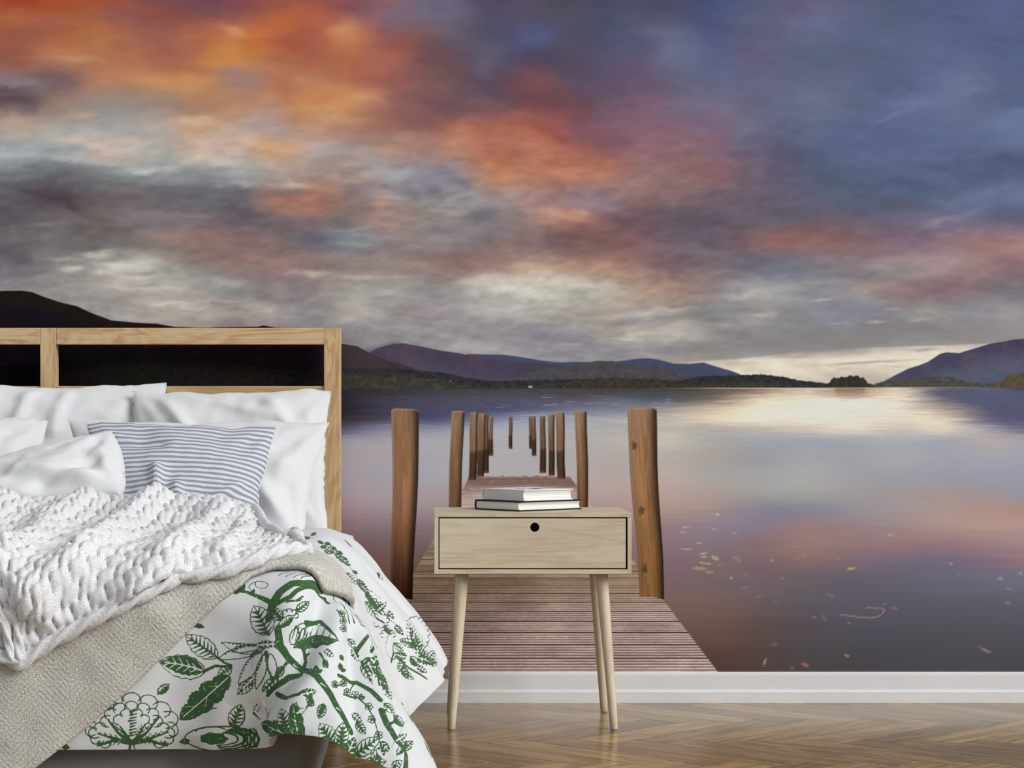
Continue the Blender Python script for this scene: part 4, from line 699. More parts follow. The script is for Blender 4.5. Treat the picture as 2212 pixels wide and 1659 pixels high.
# ------------------------------------------------------------------ block print of the duvet, in cloth coordinates (unit 0.5 mm): s = stroke, f = filled shape, w = unprinted line
INK_DATA = """
s755,971:379,4290 453,4387 500,4406 538,4442 560,4485 565,4533
s485,216:561,4480 618,4441 666,4412 712,4400
f0,0:673,4407 680,4388 692,4376 712,4376 702,4400 689,4407
f0,0:676,4402 673,4388 675,4375 690,4359 693,4381 687,4394
f0,0:690,4407 700,4399 711,4398 723,4407 709,4417 699,4416
f0,0:650,4424 640,4423 636,4417 639,4400 650,4405 653,4412
s485,324:543,4489 496,4466 479,4436 416,4356 348,4303 333,4349
s270,162:504,4485 472,4478 452,4447
f0,0:472,4478 464,4478 458,4472 452,4458 464,4461 470,4467
s108,108:655,4403 660,4393 659,4382 653,4375 643,4369 629,4365 614,4370 600,4378 589,4389
s108,108:589,4389 590,4399 596,4405 606,4406 618,4402 627,4397 635,4389 638,4381 638,4371
s119,95:548,4604 535,4587 536,4574 535,4557 545,4546 548,4532 565,4520 572,4508 590,4496 602,4486 621,4477 639,4471
s119,95:548,4604 586,4593 608,4580 631,4568 636,4557 645,4549 645,4537 651,4526 649,4512 650,4501 645,4486 639,4471
s194,97:548,4604 577,4568 602,4532 623,4500 636,4476
s324,76:556,4593 541,4571
s324,76:556,4593 606,4577
s324,76:572,4574 548,4550
s324,76:572,4574 627,4561
s324,76:587,4554 559,4532
s324,76:587,4554 638,4544
s324,76:601,4535 573,4513
s324,76:601,4535 644,4528
s324,76:613,4517 592,4497
s324,76:613,4517 648,4510
s324,76:622,4501 614,4481
s324,76:622,4501 647,4492
f0,0:520,4592 515,4592 513,4591 511,4589 511,4587 508,4586 510,4582 507,4581 509,4578 508,4576 510,4574 511,4571 512,4568 514,4564 514,4564 518,4565 518,4568 523,4568 523,4569 525,4572 524,4574 528,4575 525,4579 527,4580 525,4584 525,4586 523,4589 520,4592
w140,86:519,4592 518,4585 517,4575 515,4568
w97,76:518,4585 512,4583
w97,76:518,4585 524,4578
w97,76:517,4575 511,4574
w97,76:517,4575 523,4569
s647,755:518,4586 500,4652 474,4683 453,4697 387,4723 320,4774 266,4802 230,4838 188,4868 150,4895
s701,539:518,4640 490,4658 467,4688
w129,65:453,4703 428,4712
w129,65:313,4783 286,4786
w129,65:232,4843 204,4847
s485,432:406,4722 395,4678 405,4638 428,4622
s324,216:402,4659 380,4640
s647,270:413,4740 476,4749 519,4770 554,4784 590,4803
s119,95:522,4749 532,4747 541,4749 548,4750 555,4754 564,4756 570,4761 578,4764 584,4771 590,4774 596,4781 602,4789
s119,95:522,4749 524,4760 530,4766 535,4772 542,4775 548,4780 558,4782 565,4786 574,4786 583,4790 591,4789 602,4789
s194,97:522,4749 541,4760 560,4770 579,4779 597,4786
s183,76:528,4753 541,4751
s183,76:528,4753 531,4765
s183,76:542,4760 558,4756
s183,76:542,4760 546,4776
s183,76:559,4769 573,4764
s183,76:559,4769 563,4783
s183,76:575,4777 589,4775
s183,76:575,4777 581,4788
s124,99:554,4644 583,4629 621,4616 645,4609 667,4605 685,4601 704,4598 722,4595 740,4592 758,4592
s124,99:554,4644 578,4652 617,4648 644,4646 667,4641 686,4637 705,4628 723,4621 740,4607 758,4592
s140,108:602,4622 593,4630
s140,108:629,4613 623,4621
s140,108:645,4610 643,4616
s140,108:662,4606 657,4615
s140,108:675,4604 673,4610
s140,108:690,4601 687,4609
s140,108:704,4598 701,4605
s140,108:716,4597 715,4602
s140,108:730,4595 728,4598
s124,99:559,4652 601,4629 638,4616 662,4610 681,4610 701,4611 718,4620 736,4627 753,4638 770,4652
s124,99:559,4652 580,4662 615,4657 644,4656 668,4653 688,4656 710,4654 729,4655 750,4654 770,4652
s140,108:623,4620 613,4628
s140,108:644,4614 638,4622
s140,108:662,4610 655,4617
s140,108:676,4610 671,4617
s140,108:692,4610 686,4618
s140,108:705,4615 699,4621
s140,108:719,4619 714,4624
s140,108:733,4625 728,4629
s140,108:746,4632 740,4635
s124,99:571,4659 607,4653 630,4657 645,4663 656,4675 664,4686 668,4700 674,4714 676,4731 678,4749
s124,99:571,4659 566,4682 572,4695 581,4708 596,4718 609,4726 628,4732 643,4739 659,4745 678,4749
s140,108:622,4653 605,4660
s140,108:636,4658 621,4664
s140,108:644,4664 632,4671
s140,108:653,4672 641,4677
s140,108:659,4681 647,4686
s140,108:665,4690 654,4695
s140,108:668,4700 658,4704
s140,108:673,4712 663,4714
s140,108:674,4724 668,4724
s124,99:554,4670 570,4677 578,4688 589,4700 596,4712 602,4724 608,4737 614,4750 620,4764 622,4778
s124,99:554,4670 548,4688 548,4702 551,4716 559,4728 566,4740 578,4750 590,4760 607,4770 622,4778
s140,108:574,4683 567,4684
s140,108:581,4692 573,4693
s140,108:588,4700 578,4701
s140,108:593,4709 584,4711
s140,108:598,4718 590,4719
s140,108:603,4728 596,4729
s140,108:608,4737 602,4737
s140,108:613,4748 607,4748
s140,108:618,4757 613,4756
s124,99:537,4672 548,4682 549,4694 553,4704 552,4713 553,4723 549,4732 548,4742 545,4751 539,4760
s124,99:537,4672 526,4682 522,4692 518,4700 518,4712 517,4720 519,4730 524,4740 530,4750 539,4760
s140,108:548,4688 543,4687
s140,108:550,4695 545,4694
s140,108:552,4703 545,4701
s140,108:552,4711 546,4709
s140,108:552,4718 546,4717
s140,108:551,4725 545,4724
s140,108:549,4732 543,4731
s140,108:548,4740 543,4737
s140,108:547,4747 542,4744
s124,99:566,4637 593,4624 621,4615 641,4611 656,4610 670,4610 682,4614 696,4616 709,4622 720,4628
s124,99:566,4637 582,4642 607,4639 631,4636 649,4635 662,4634 678,4633 692,4633 705,4630 720,4628
f0,0:623,4619 603,4634 592,4636 575,4649 568,4645 559,4655 553,4648 544,4657 540,4648 534,4654 529,4647 522,4648 517,4642 512,4640 512,4640 518,4634 524,4634 531,4627 537,4630 546,4621 552,4626 562,4616 568,4622 582,4612 588,4619 605,4611 614,4616 623,4619
w140,86:618,4620 573,4633 543,4639 518,4640
w97,76:582,4630 563,4645
w97,76:582,4630 570,4624
w97,76:556,4637 542,4649
w97,76:556,4637 547,4627
w97,76:536,4640 524,4647
w97,76:536,4640 526,4631
s324,162:602,4646 637,4646 644,4658
s432,216:553,4667 547,4683 554,4695
s119,95:770,4646 770,4622 778,4610 784,4596 795,4589 805,4578 818,4574 829,4567 843,4567 856,4562 872,4562 889,4563
s119,95:770,4646 791,4652 806,4650 821,4650 831,4641 845,4639 854,4627 865,4621 871,4605 879,4597 884,4580 889,4563
s194,97:770,4646 800,4624 830,4604 860,4585 884,4568
s216,76:780,4639 782,4610
s216,76:780,4639 806,4646
s216,76:794,4628 793,4597
s216,76:794,4628 823,4641
s216,76:807,4620 806,4586
s216,76:807,4620 838,4634
s216,76:821,4610 819,4577
s216,76:821,4610 852,4624
s216,76:835,4601 835,4570
s216,76:835,4601 864,4613
s216,76:848,4592 850,4566
s216,76:848,4592 873,4599
s216,76:861,4583 868,4562
s216,76:861,4583 884,4585
s216,151:770,4646 745,4665 717,4675
f0,0:819,4694 829,4674 840,4664 850,4652 862,4650 873,4640 885,4641 897,4635 911,4640 922,4638 937,4643 949,4645 962,4652 977,4659 977,4659 967,4671 956,4677 945,4687 933,4689 923,4699 911,4699 900,4706 886,4705 874,4711 861,4706 848,4709 835,4703 819,4694
w140,86:824,4692 866,4678 914,4667 962,4661
w97,76:844,4685 862,4664
w97,76:844,4685 868,4697
w97,76:870,4677 885,4651
w97,76:870,4677 895,4695
w97,76:895,4671 910,4644
w97,76:895,4671 920,4690
w97,76:920,4666 935,4641
w97,76:920,4666 944,4682
w97,76:944,4664 962,4644
w97,76:944,4664 968,4673
s324,216:819,4694 777,4675 727,4680
s119,95:813,4695 824,4670 838,4660 853,4647 867,4645 883,4635 899,4639 914,4634 932,4640 947,4640 964,4648 981,4658
s119,95:813,4695 833,4713 849,4717 868,4724 884,4718 901,4721 914,4712 930,4710 944,4697 957,4689 969,4675 981,4658
f0,0:718,4714 734,4709 747,4706 757,4707 767,4707 773,4712 781,4713 786,4720 788,4728 800,4727 808,4729 818,4730 823,4736 830,4738 832,4748 838,4752 836,4766 849,4761 854,4768 865,4768 866,4778 874,4780 873,4792 880,4796 878,4811 889,4809 891,4819 899,4821 901,4832 905,4838 907,4848 908,4856 908,4868 908,4868 896,4870 885,4870 878,4868 866,4868 860,4864 849,4863 844,4857 836,4855 835,4846 824,4845 815,4844 806,4842 797,4838 790,4833 783,4829 782,4820 776,4814 770,4808 758,4809 753,4803 743,4802 741,4793 734,4790 735,4778 730,4772 729,4764 717,4765 716,4754 710,4750 712,4739 710,4730 718,4714
w119,76:727,4719 775,4758 832,4805 895,4857
w76,65:761,4748 801,4748
w76,65:805,4782 811,4819
w76,65:848,4819 887,4820
s119,95:716,4681 728,4676 734,4676 742,4676 746,4679 752,4680 757,4685 760,4688 763,4694 765,4699 767,4706 768,4714
s119,95:716,4681 715,4692 716,4698 717,4705 722,4707 727,4712 734,4712 736,4717 745,4716 752,4718 759,4717 768,4714
s194,97:716,4681 729,4689 742,4698 755,4706 765,4712
s183,76:722,4683 734,4677
s183,76:722,4683 719,4697
s183,76:732,4689 747,4681
s183,76:732,4689 727,4707
s183,76:741,4697 758,4688
s183,76:741,4697 737,4712
s183,76:752,4703 764,4700
s183,76:752,4703 751,4716
s119,95:624,4748 637,4741 644,4742 652,4741 657,4744 665,4745 668,4751 674,4754 676,4761 680,4766 681,4775 684,4784
s119,95:624,4748 625,4759 629,4764 632,4772 638,4773 642,4779 649,4780 654,4784 662,4784 667,4786 674,4785 684,4784
s194,97:624,4748 640,4755 655,4765 669,4773 680,4782
s183,76:630,4749 644,4742
s183,76:630,4749 632,4764
s183,76:642,4756 658,4747
s183,76:642,4756 641,4773
s183,76:654,4764 670,4754
s183,76:654,4764 652,4780
s183,76:665,4772 679,4766
s183,76:665,4772 667,4784
f0,0:614,4736 625,4733 631,4736 639,4733 642,4738 650,4736 649,4743 656,4742 656,4750 662,4751 662,4759 668,4760 668,4767 669,4773 669,4773 662,4773 658,4772 651,4772 649,4767 643,4769 639,4763 633,4765 632,4758 626,4758 624,4751 619,4750 616,4743 614,4736
w140,86:616,4737 633,4747 650,4757 663,4769
w97,76:630,4743 643,4742
w97,76:630,4743 632,4754
w97,76:643,4753 656,4749
w97,76:643,4753 644,4765
w97,76:655,4761 666,4760
w97,76:655,4761 656,4772
s119,119:1195,4929 1212,4933 1229,4928 1242,4916 1245,4901 1240,4886 1226,4876 1208,4874
s119,119:1208,4894 1226,4892 1240,4880 1245,4866 1241,4850 1229,4839 1212,4835 1194,4838
s119,119:1197,4857 1213,4849 1219,4833 1215,4819 1205,4807 1188,4801 1171,4803 1155,4813
s119,119:1164,4826 1172,4813 1171,4797 1160,4784 1143,4778 1125,4779 1111,4788 1103,4802
s119,119:1113,4807 1112,4790 1104,4778 1088,4770 1070,4770 1054,4778 1046,4790 1045,4807
s119,119:1055,4802 1047,4788 1033,4779 1015,4778 998,4784 988,4797 986,4814 994,4826
s119,119:1003,4814 988,4803 971,4802 954,4808 943,4820 939,4835 946,4850 961,4858
s119,119:965,4839 947,4837 930,4840 917,4851 913,4867 919,4881 932,4892 949,4895
s119,119:950,4874 932,4878 919,4887 913,4903 915,4917 928,4928 945,4934 962,4930
s119,119:1160,4892 1172,4892 1184,4886 1190,4876 1189,4865 1181,4856 1170,4851 1156,4852
s119,119:1159,4867 1170,4861 1176,4850 1175,4839 1168,4831 1157,4826 1143,4826 1133,4832
s119,119:1138,4842 1144,4832 1144,4820 1137,4812 1126,4807 1113,4807 1101,4813 1095,4821
s119,119:1103,4826 1103,4814 1096,4805 1086,4800 1072,4800 1062,4806 1055,4814 1054,4826
s119,119:1062,4822 1056,4813 1045,4807 1032,4807 1021,4813 1014,4821 1013,4832 1019,4843
s119,119:1025,4832 1014,4826 1001,4826 990,4831 983,4839 982,4850 987,4861 998,4867
s119,119:1001,4852 988,4851 977,4856 969,4867 968,4877 974,4886 985,4893 997,4893
s119,119:1124,4884 1136,4880 1142,4873 1143,4862 1139,4855 1130,4849 1119,4847 1109,4850
s119,119:1113,4856 1118,4848 1117,4838 1110,4832 1100,4827 1088,4828 1080,4834 1076,4844
s119,119:1082,4844 1077,4834 1069,4829 1058,4827 1047,4831 1040,4838 1040,4848 1043,4856
s119,119:1047,4851 1038,4848 1027,4849 1017,4855 1014,4863 1015,4873 1022,4880 1032,4884
s119,119:1153,4950 1154,4958 1162,4965 1173,4969 1184,4966 1192,4959 1196,4952 1193,4941
s119,119:1189,4949 1197,4954 1208,4954 1219,4951 1225,4941 1226,4933 1220,4924 1210,4920
s119,119:1209,4932 1220,4929 1229,4923 1232,4915 1231,4905 1222,4898 1213,4895 1202,4898
s119,119:1204,4908 1211,4899 1211,4891 1207,4881 1196,4877 1185,4877 1176,4880 1170,4889
s119,119:987,4890 981,4881 972,4878 961,4879 951,4883 946,4892 947,4901 953,4909
s119,119:956,4898 945,4897 935,4899 927,4906 926,4916 928,4924 937,4931 948,4934
s119,119:946,4921 938,4926 932,4934 932,4944 938,4952 949,4956 959,4956 968,4951
s119,119:963,4943 962,4952 963,4961 973,4967 983,4970 993,4966 1000,4959 1003,4951
s388,97:1085,4947 1125,4915 1166,4864
s129,65:1112,4913 1124,4900
s129,65:1112,4913 1121,4898
s129,65:1125,4902 1137,4888
s129,65:1125,4902 1134,4886
s129,65:1139,4891 1150,4877
s129,65:1139,4891 1148,4875
s129,65:1152,4879 1164,4866
s129,65:1152,4879 1160,4863
s388,97:1081,4948 1100,4922 1118,4890
s129,65:1094,4923 1106,4910
s129,65:1094,4923 1101,4909
s129,65:1100,4916 1111,4903
s129,65:1100,4916 1107,4901
s129,65:1106,4908 1117,4895
s129,65:1106,4908 1113,4893
s129,65:1112,4900 1124,4887
s129,65:1112,4900 1119,4886
s388,97:1074,4948 1052,4922 1031,4885
s129,65:1058,4922 1047,4909
s129,65:1058,4922 1068,4906
s129,65:1052,4913 1040,4900
s129,65:1052,4913 1060,4898
s129,65:1046,4904 1034,4892
s129,65:1046,4904 1053,4890
s129,65:1039,4897 1027,4883
s129,65:1039,4897 1046,4880
s388,97:1070,4948 1024,4912 981,4860
s129,65:1039,4911 1028,4898
s129,65:1039,4911 1047,4897
s129,65:1024,4899 1013,4886
s129,65:1024,4899 1033,4885
s129,65:1010,4886 998,4874
s129,65:1010,4886 1018,4873
s129,65:996,4874 985,4862
s129,65:996,4874 1004,4860
s388,97:1088,4948 1147,4932 1203,4915
s129,65:1128,4934 1140,4921
s129,65:1128,4934 1136,4919
s129,65:1147,4929 1159,4916
s129,65:1147,4929 1155,4915
s129,65:1166,4926 1178,4913
s129,65:1166,4926 1174,4911
s129,65:1184,4922 1196,4910
s129,65:1184,4922 1194,4908
s388,97:1066,4948 1004,4931 945,4911
s129,65:1024,4933 1013,4918
s129,65:1024,4933 1033,4917
s129,65:1004,4928 993,4915
s129,65:1004,4928 1013,4912
s129,65:986,4923 974,4910
s129,65:986,4923 993,4909
s129,65:966,4918 955,4905
s129,65:966,4918 974,4904
s194,97:1084,4838 1059,4833
s194,97:1082,4850 1058,4844
s194,97:1083,4861 1058,4856
s194,97:1088,4871 1061,4867
s194,97:1082,4881 1059,4876
s194,97:1082,4892 1064,4886
s194,97:1084,4903 1063,4898
s194,97:1084,4914 1059,4909
s194,97:1088,4924 1063,4920
s539,129:1082,4948 1141,4940 1203,4961
s129,76:1117,4943 1130,4958
s129,76:1132,4943 1146,4958
s129,76:1148,4943 1161,4958
s129,76:1165,4943 1178,4958
s129,76:1179,4943 1193,4958
s129,76:1196,4943 1208,4958
s539,129:1073,4947 1016,4941 953,4963
s129,76:1039,4943 1025,4958
s129,76:1022,4943 1010,4958
s129,76:1007,4944 994,4958
s129,76:992,4944 980,4958
s129,76:976,4944 963,4958
s129,76:962,4944 948,4958
s237,129:1088,4976 1082,4946 1075,4946 1068,4979
f0,0:727,4936 739,4945 745,4953 767,4953 789,4957 807,4949 830,4945 829,4934 831,4923 810,4917 792,4910 768,4915 745,4916 738,4927
s173,97:741,4914 726,4917 714,4922 705,4929 703,4936 705,4944 711,4950 722,4953 736,4957 752,4958 770,4955
s259,97:730,4909 711,4912 697,4920 688,4928 685,4938 687,4946 695,4953 707,4959 724,4964 746,4964 768,4961
s162,97:720,4903 698,4909 682,4916 673,4928 668,4939 671,4950 680,4958 694,4965 714,4970 738,4970 764,4967
s237,97:710,4898 686,4904 668,4915 656,4927 652,4940 656,4952 666,4964 682,4971 704,4976 731,4976 761,4972
s140,140:763,4978 799,4975 833,4970 861,4961 880,4952 890,4940 889,4927 878,4916 856,4904 829,4897 793,4892 753,4891 721,4894
s129,129:696,4901 691,4909 688,4921 687,4934 690,4949 694,4959 699,4967
s129,129:686,4903 681,4910 680,4922 680,4935 681,4949 685,4960 691,4968
s129,129:678,4903 674,4910 671,4922 671,4935 673,4950 677,4961 682,4969
s129,129:669,4904 665,4911 662,4922 663,4937 665,4951 668,4963 674,4970
s129,129:661,4904 656,4911 654,4923 654,4939 656,4952 661,4963 666,4970
s119,95:711,4898 698,4898 692,4892 685,4887 683,4880 678,4874 678,4867 675,4859 676,4850 675,4840 676,4831 679,4820
s119,95:711,4898 720,4885 721,4875 723,4865 721,4858 721,4850 714,4844 711,4837 704,4832 698,4826 688,4822 679,4820
s194,97:711,4898 704,4879 696,4859 688,4838 680,4824
s259,76:710,4892 693,4891
s259,76:710,4892 719,4874
s259,76:704,4880 685,4880
s259,76:704,4880 717,4860
s259,76:698,4867 680,4868
s259,76:698,4867 713,4846
s259,76:694,4855 677,4853
s259,76:694,4855 705,4836
s259,76:689,4842 676,4838
s259,76:689,4842 694,4826
s129,129:847,4909 843,4903 835,4898 820,4894 802,4892 782,4892 764,4892 747,4897 737,4902
f0,0:869,4941 884,4934 898,4934 914,4949 893,4958 880,4954
f0,0:434,4975 434,4965 435,4958 438,4953 441,4951 443,4944 447,4943 453,4943 458,4940 464,4935 468,4930 474,4922 482,4922 493,4916 503,4912 516,4914 529,4910 539,4904 608,4887 582,4890 587,4890 627,4881 629,4881 634,4885 639,4889 639,4889 639,4897 638,4903 638,4910 635,4911 633,4918 632,4922 627,4923 626,4928 597,4934 531,4955 620,4940 506,4971 498,4976 492,4981 484,4980 477,4982 471,4982 466,4981 464,4986 459,4987 453,4985 450,4985 443,4982 434,4975
w119,76:439,4973 464,4961 522,4935 635,4892
w76,65:456,4965 463,4946
w76,65:484,4951 522,4951
w76,65:602,4910 579,4898
s119,95:419,4982 407,4970 404,4960 401,4951 404,4942 403,4933 410,4927 411,4918 421,4910 428,4902 441,4893 465,4880
s119,95:419,4982 434,4976 441,4969 452,4962 454,4953 464,4943 464,4934 472,4922 469,4912 474,4901 471,4891 465,4880
s194,97:419,4982 425,4959 433,4935 444,4911 460,4886
s280,76:421,4975 407,4958
s280,76:421,4975 440,4967
s280,76:423,4963 406,4946
s280,76:423,4963 450,4955
s280,76:428,4950 409,4934
s280,76:428,4950 457,4941
s280,76:432,4938 414,4922
s280,76:432,4938 464,4928
s280,76:436,4925 422,4910
s280,76:436,4925 468,4912
s280,76:444,4911 435,4898
s280,76:444,4911 471,4896
f0,0:387,4988 381,4983 378,4978 376,4975 374,4970 374,4966 373,4963 374,4958 376,4956 374,4952 372,4947 369,4943 371,4940 369,4935 374,4933 374,4928 380,4927 374,4922 376,4918 374,4914 378,4911 376,4907 381,4905 381,4901 389,4899 386,4895 388,4892 387,4887 392,4886 393,4881 398,4879 402,4875 409,4870 409,4870 411,4875 415,4879 416,4883 419,4886 417,4891 421,4895 418,4899 418,4903 416,4906 417,4910 418,4915 421,4917 422,4922 421,4926 421,4929 416,4933 416,4936 415,4940 417,4944 416,4946 418,4952 415,4954 416,4958 410,4961 410,4964 405,4967 409,4971 405,4975 404,4978 399,4981 397,4985 387,4988
w119,76:389,4982 393,4952 398,4918 405,4880
w76,65:392,4961 381,4945
w76,65:396,4934 410,4922
w76,65:399,4910 390,4893
f0,0:361,4983 373,4970 381,4957 389,4942 393,4928 397,4915 397,4899 396,4883 394,4867 394,4867 386,4880 375,4892 374,4908 366,4921 368,4936 360,4950 361,4967 361,4983
s119,97:361,4983 383,4972 404,4962 410,4948 422,4934 416,4919 418,4903 406,4885 394,4867
s129,65:373,4969 384,4958
s129,65:382,4954 398,4946
s129,65:391,4940 410,4934
s129,65:394,4925 415,4917
s129,65:397,4910 416,4900
s129,65:397,4893 411,4883
s140,86:612,4868 621,4841
s140,86:612,4868 591,4846
s129,86:618,4866 582,4892
f0,0:453,4646 434,4622 413,4597 388,4570 364,4551 344,4550 325,4562 303,4574 277,4569 277,4569 296,4597 314,4616 335,4610 351,4622 376,4610 399,4628 429,4638 453,4646
s119,97:453,4646 440,4609 427,4569 404,4542 383,4499 353,4497 334,4503 309,4548 277,4569
s129,65:434,4622 416,4598
s129,65:410,4593 398,4559
s129,65:385,4567 374,4520
s129,65:358,4550 351,4502
s129,65:337,4554 331,4511
s129,65:316,4568 308,4537
s539,129:414,4536 350,4473 309,4544 276,4572
s119,95:464,4637 449,4632 440,4622 429,4614 424,4604 416,4593 416,4585 410,4574 410,4563 409,4554 412,4544 416,4534
s119,95:464,4637 471,4625 470,4616 471,4605 467,4598 465,4589 458,4582 455,4574 446,4567 440,4557 429,4548 416,4534
s129,76:452,4568 463,4623
s129,76:440,4568 448,4620
s129,76:428,4567 433,4616
s129,76:415,4562 416,4608
s129,76:400,4557 398,4598
s129,76:386,4551 380,4592
f0,0:337,4753 330,4737 332,4724 347,4706 356,4724 350,4740
f0,0:338,4746 327,4749 320,4746 316,4731 329,4730 335,4735
f0,0:354,4739 357,4728 363,4719 374,4718 368,4736 362,4741
f0,0:230,4676 224,4652 229,4642 250,4650 255,4676 248,4682
f0,0:236,4682 223,4674 211,4657 201,4628 223,4651 231,4664
f0,0:227,4616 226,4599 235,4597 256,4617 254,4634 244,4632
s270,189:363,4821 343,4843 346,4870
s108,108:349,4855 350,4857 355,4861 357,4859 360,4856 357,4851 354,4850 350,4851
s108,108:346,4845 349,4849 351,4851 356,4850 357,4847 356,4844 351,4842 348,4843
s108,108:338,4844 338,4847 344,4850 347,4849 349,4846 346,4842 342,4840 338,4841
s108,108:333,4850 336,4855 339,4857 344,4856 345,4853 344,4850 339,4847 336,4849
s108,108:341,4857 343,4861 347,4863 350,4862 352,4859 350,4856 346,4854 343,4855
s173,173:350,4852 344,4850
s108,108:330,4855 331,4859 335,4862 338,4861 340,4857 338,4854 333,4851 331,4853
s108,108:328,4863 331,4868 334,4869 338,4868 340,4866 338,4862 333,4860 331,4861
s108,108:338,4868 338,4872 344,4874 348,4874 349,4871 347,4867 343,4865 338,4866
s108,108:344,4862 344,4867 349,4868 353,4868 355,4865 352,4862 348,4860 344,4861
s108,108:338,4855 339,4858 344,4862 349,4861 350,4856 348,4854 344,4851 339,4852
s173,173:344,4862 338,4862
f0,0:378,4840 370,4848 368,4844 360,4850 357,4843 350,4850 350,4840 343,4844 343,4835 337,4838 334,4828 330,4828 327,4820 326,4815 326,4815 332,4814 335,4815 343,4811 345,4818 352,4811 354,4820 362,4813 362,4823 369,4817 369,4827 375,4825 375,4834 378,4840
w140,86:376,4839 362,4835 346,4827 331,4819
w97,76:362,4835 351,4839
w97,76:362,4835 360,4822
w97,76:345,4827 336,4832
w97,76:345,4827 344,4814
s216,108:344,4861 359,4886
s378,539:244,4708 188,4676 140,4646 85,4666 46,4695
s173,121:199,4684 222,4736 256,4764
s108,108:193,4705 195,4711 202,4721 208,4725 212,4724 208,4714 201,4706 194,4702
s108,108:207,4721 210,4730 216,4737 222,4740 224,4736 222,4729 215,4722 209,4720
s108,108:215,4719 218,4726 224,4733 230,4736 231,4731 229,4725 223,4718 218,4718
s108,108:206,4701 209,4709 216,4717 222,4720 224,4718 221,4710 215,4702 208,4699
s108,108:193,4691 195,4698 201,4708 208,4713 212,4711 207,4701 200,4693 194,4688
s173,173:216,4721 207,4713
s108,108:242,4754 242,4760 248,4765 254,4766 255,4761 253,4756 248,4753 242,4752
s108,108:253,4760 254,4765 259,4769 265,4771 266,4766 264,4762 259,4759 254,4758
s108,108:256,4752 258,4757 261,4761 267,4762 271,4760 267,4754 262,4750 258,4750
s108,108:248,4742 249,4747 253,4751 260,4753 261,4749 259,4744 254,4741 248,4738
s108,108:237,4742 239,4747 244,4752 249,4754 252,4751 250,4745 244,4740 239,4739
s173,173:257,4756 251,4752
s173,121:150,4655 166,4702
s108,108:184,4740 188,4749 194,4758 200,4761 203,4758 200,4751 193,4743 187,4741
s108,108:188,4732 191,4741 199,4751 205,4754 206,4750 203,4742 196,4733 190,4731
s108,108:176,4712 177,4719 185,4730 193,4736 194,4732 191,4723 183,4713 176,4709
s108,108:164,4709 165,4716 173,4726 181,4731 182,4727 179,4719 171,4708 164,4706
s108,108:169,4726 171,4733 179,4744 187,4749 188,4746 184,4736 177,4726 170,4724
s173,173:190,4738 182,4730
s216,151:206,4767 132,4715 94,4739 59,4784 29,4856
s108,108:123,4707 125,4714 130,4718 136,4718 138,4712 135,4706 130,4702 125,4705
s108,108:133,4718 134,4725 140,4730 146,4731 149,4727 146,4718 139,4714 134,4716
s108,108:143,4715 146,4723 152,4730 158,4731 161,4727 158,4718 151,4712 145,4712
s108,108:140,4700 141,4706 146,4712 153,4713 156,4710 152,4700 146,4694 140,4695
s108,108:128,4694 129,4701 134,4706 140,4706 142,4700 140,4694 134,4689 129,4691
s173,173:144,4712 138,4709
s108,108:73,4729 74,4736 79,4741 84,4739 86,4734 84,4728 79,4724 74,4725
s108,108:65,4737 66,4743 71,4748 76,4748 79,4742 76,4736 71,4732 67,4735
s108,108:70,4751 72,4758
s108,108:82,4750 77,4747 72,4748
s108,108:86,4762 93,4761 95,4755 92,4748 87,4746 83,4748
s108,108:82,4737 84,4743 89,4748 94,4748 96,4742 94,4736 88,4731 84,4734
s173,173:84,4745 79,4742
s108,108:54,4784 56,4790 62,4796 67,4795 68,4790 66,4783 60,4778 56,4779
s108,108:47,4792 49,4800 54,4805 59,4804 61,4798 58,4791 53,4787 48,4789
s108,108:53,4807 56,4814 61,4820 66,4820 68,4814 65,4807 60,4802 54,4803
s108,108:64,4808 67,4814 72,4820 78,4820 80,4814 76,4807 71,4802 66,4803
s108,108:65,4793 67,4801 72,4805 77,4805 79,4799 76,4791 71,4788 66,4790
s173,173:67,4802 61,4800
s108,108:20,4868 22,4875 27,4880 33,4880 35,4874 32,4868 27,4863 22,4865
s108,108:30,4863 32,4869 38,4874 43,4874 45,4869 42,4863 37,4860 32,4861
s108,108:26,4850 27,4856 33,4861 38,4861 41,4856 38,4849 32,4844 26,4845
s108,108:14,4846 16,4853 21,4857 26,4856 28,4851 26,4844 20,4841 15,4843
s108,108:12,4859 13,4866 18,4869 23,4868 26,4863 23,4857 18,4854 14,4856
s173,173:31,4862 25,4860
s173,121:-118,3663
s108,108:114,4712 115,4716 118,4718 122,4718 123,4713 121,4710 117,4706 115,4709
s108,108:112,4702 114,4706 117,4707 121,4707 122,4704 121,4699 117,4696 114,4698
s108,108:106,4702 110,4705 113,4704 115,4700 113,4694
s108,108:-118,3646 -118,3672
s108,108:101,4705 103,4711 105,4712 110,4712 110,4707 109,4704 104,4701 104,4703
s108,108:106,4713 107,4718 111,4722 114,4720 116,4717 115,4712 110,4710 107,4712
s173,173:115,4708 110,4706
s647,755:31,4741 0,4801 -46,4852 -104,4859 -106,4951
s324,162:0,4801 -21,4772 -66,4649
f0,0:-42,4857 -51,4857 -53,4851 -63,4846 -64,4838 -76,4826 -79,4811 -94,4789 -98,4771 -108,4757 -110,4741 -117,4730 -118,4717 -123,4702 -123,4702 -112,4714 -105,4726 -94,4741 -87,4757 -70,4782 -65,4800 -53,4812 -53,4821 -46,4826 -46,4838 -41,4842 -42,4850 -42,4857
w140,86:-43,4856 -57,4834 -84,4781 -114,4719
w97,76:-53,4841 -67,4829
w97,76:-53,4841 -53,4825
w97,76:-69,4810 -95,4777
w97,76:-69,4810 -73,4785
w97,76:-96,4756 -115,4733
w97,76:-96,4756 -102,4730
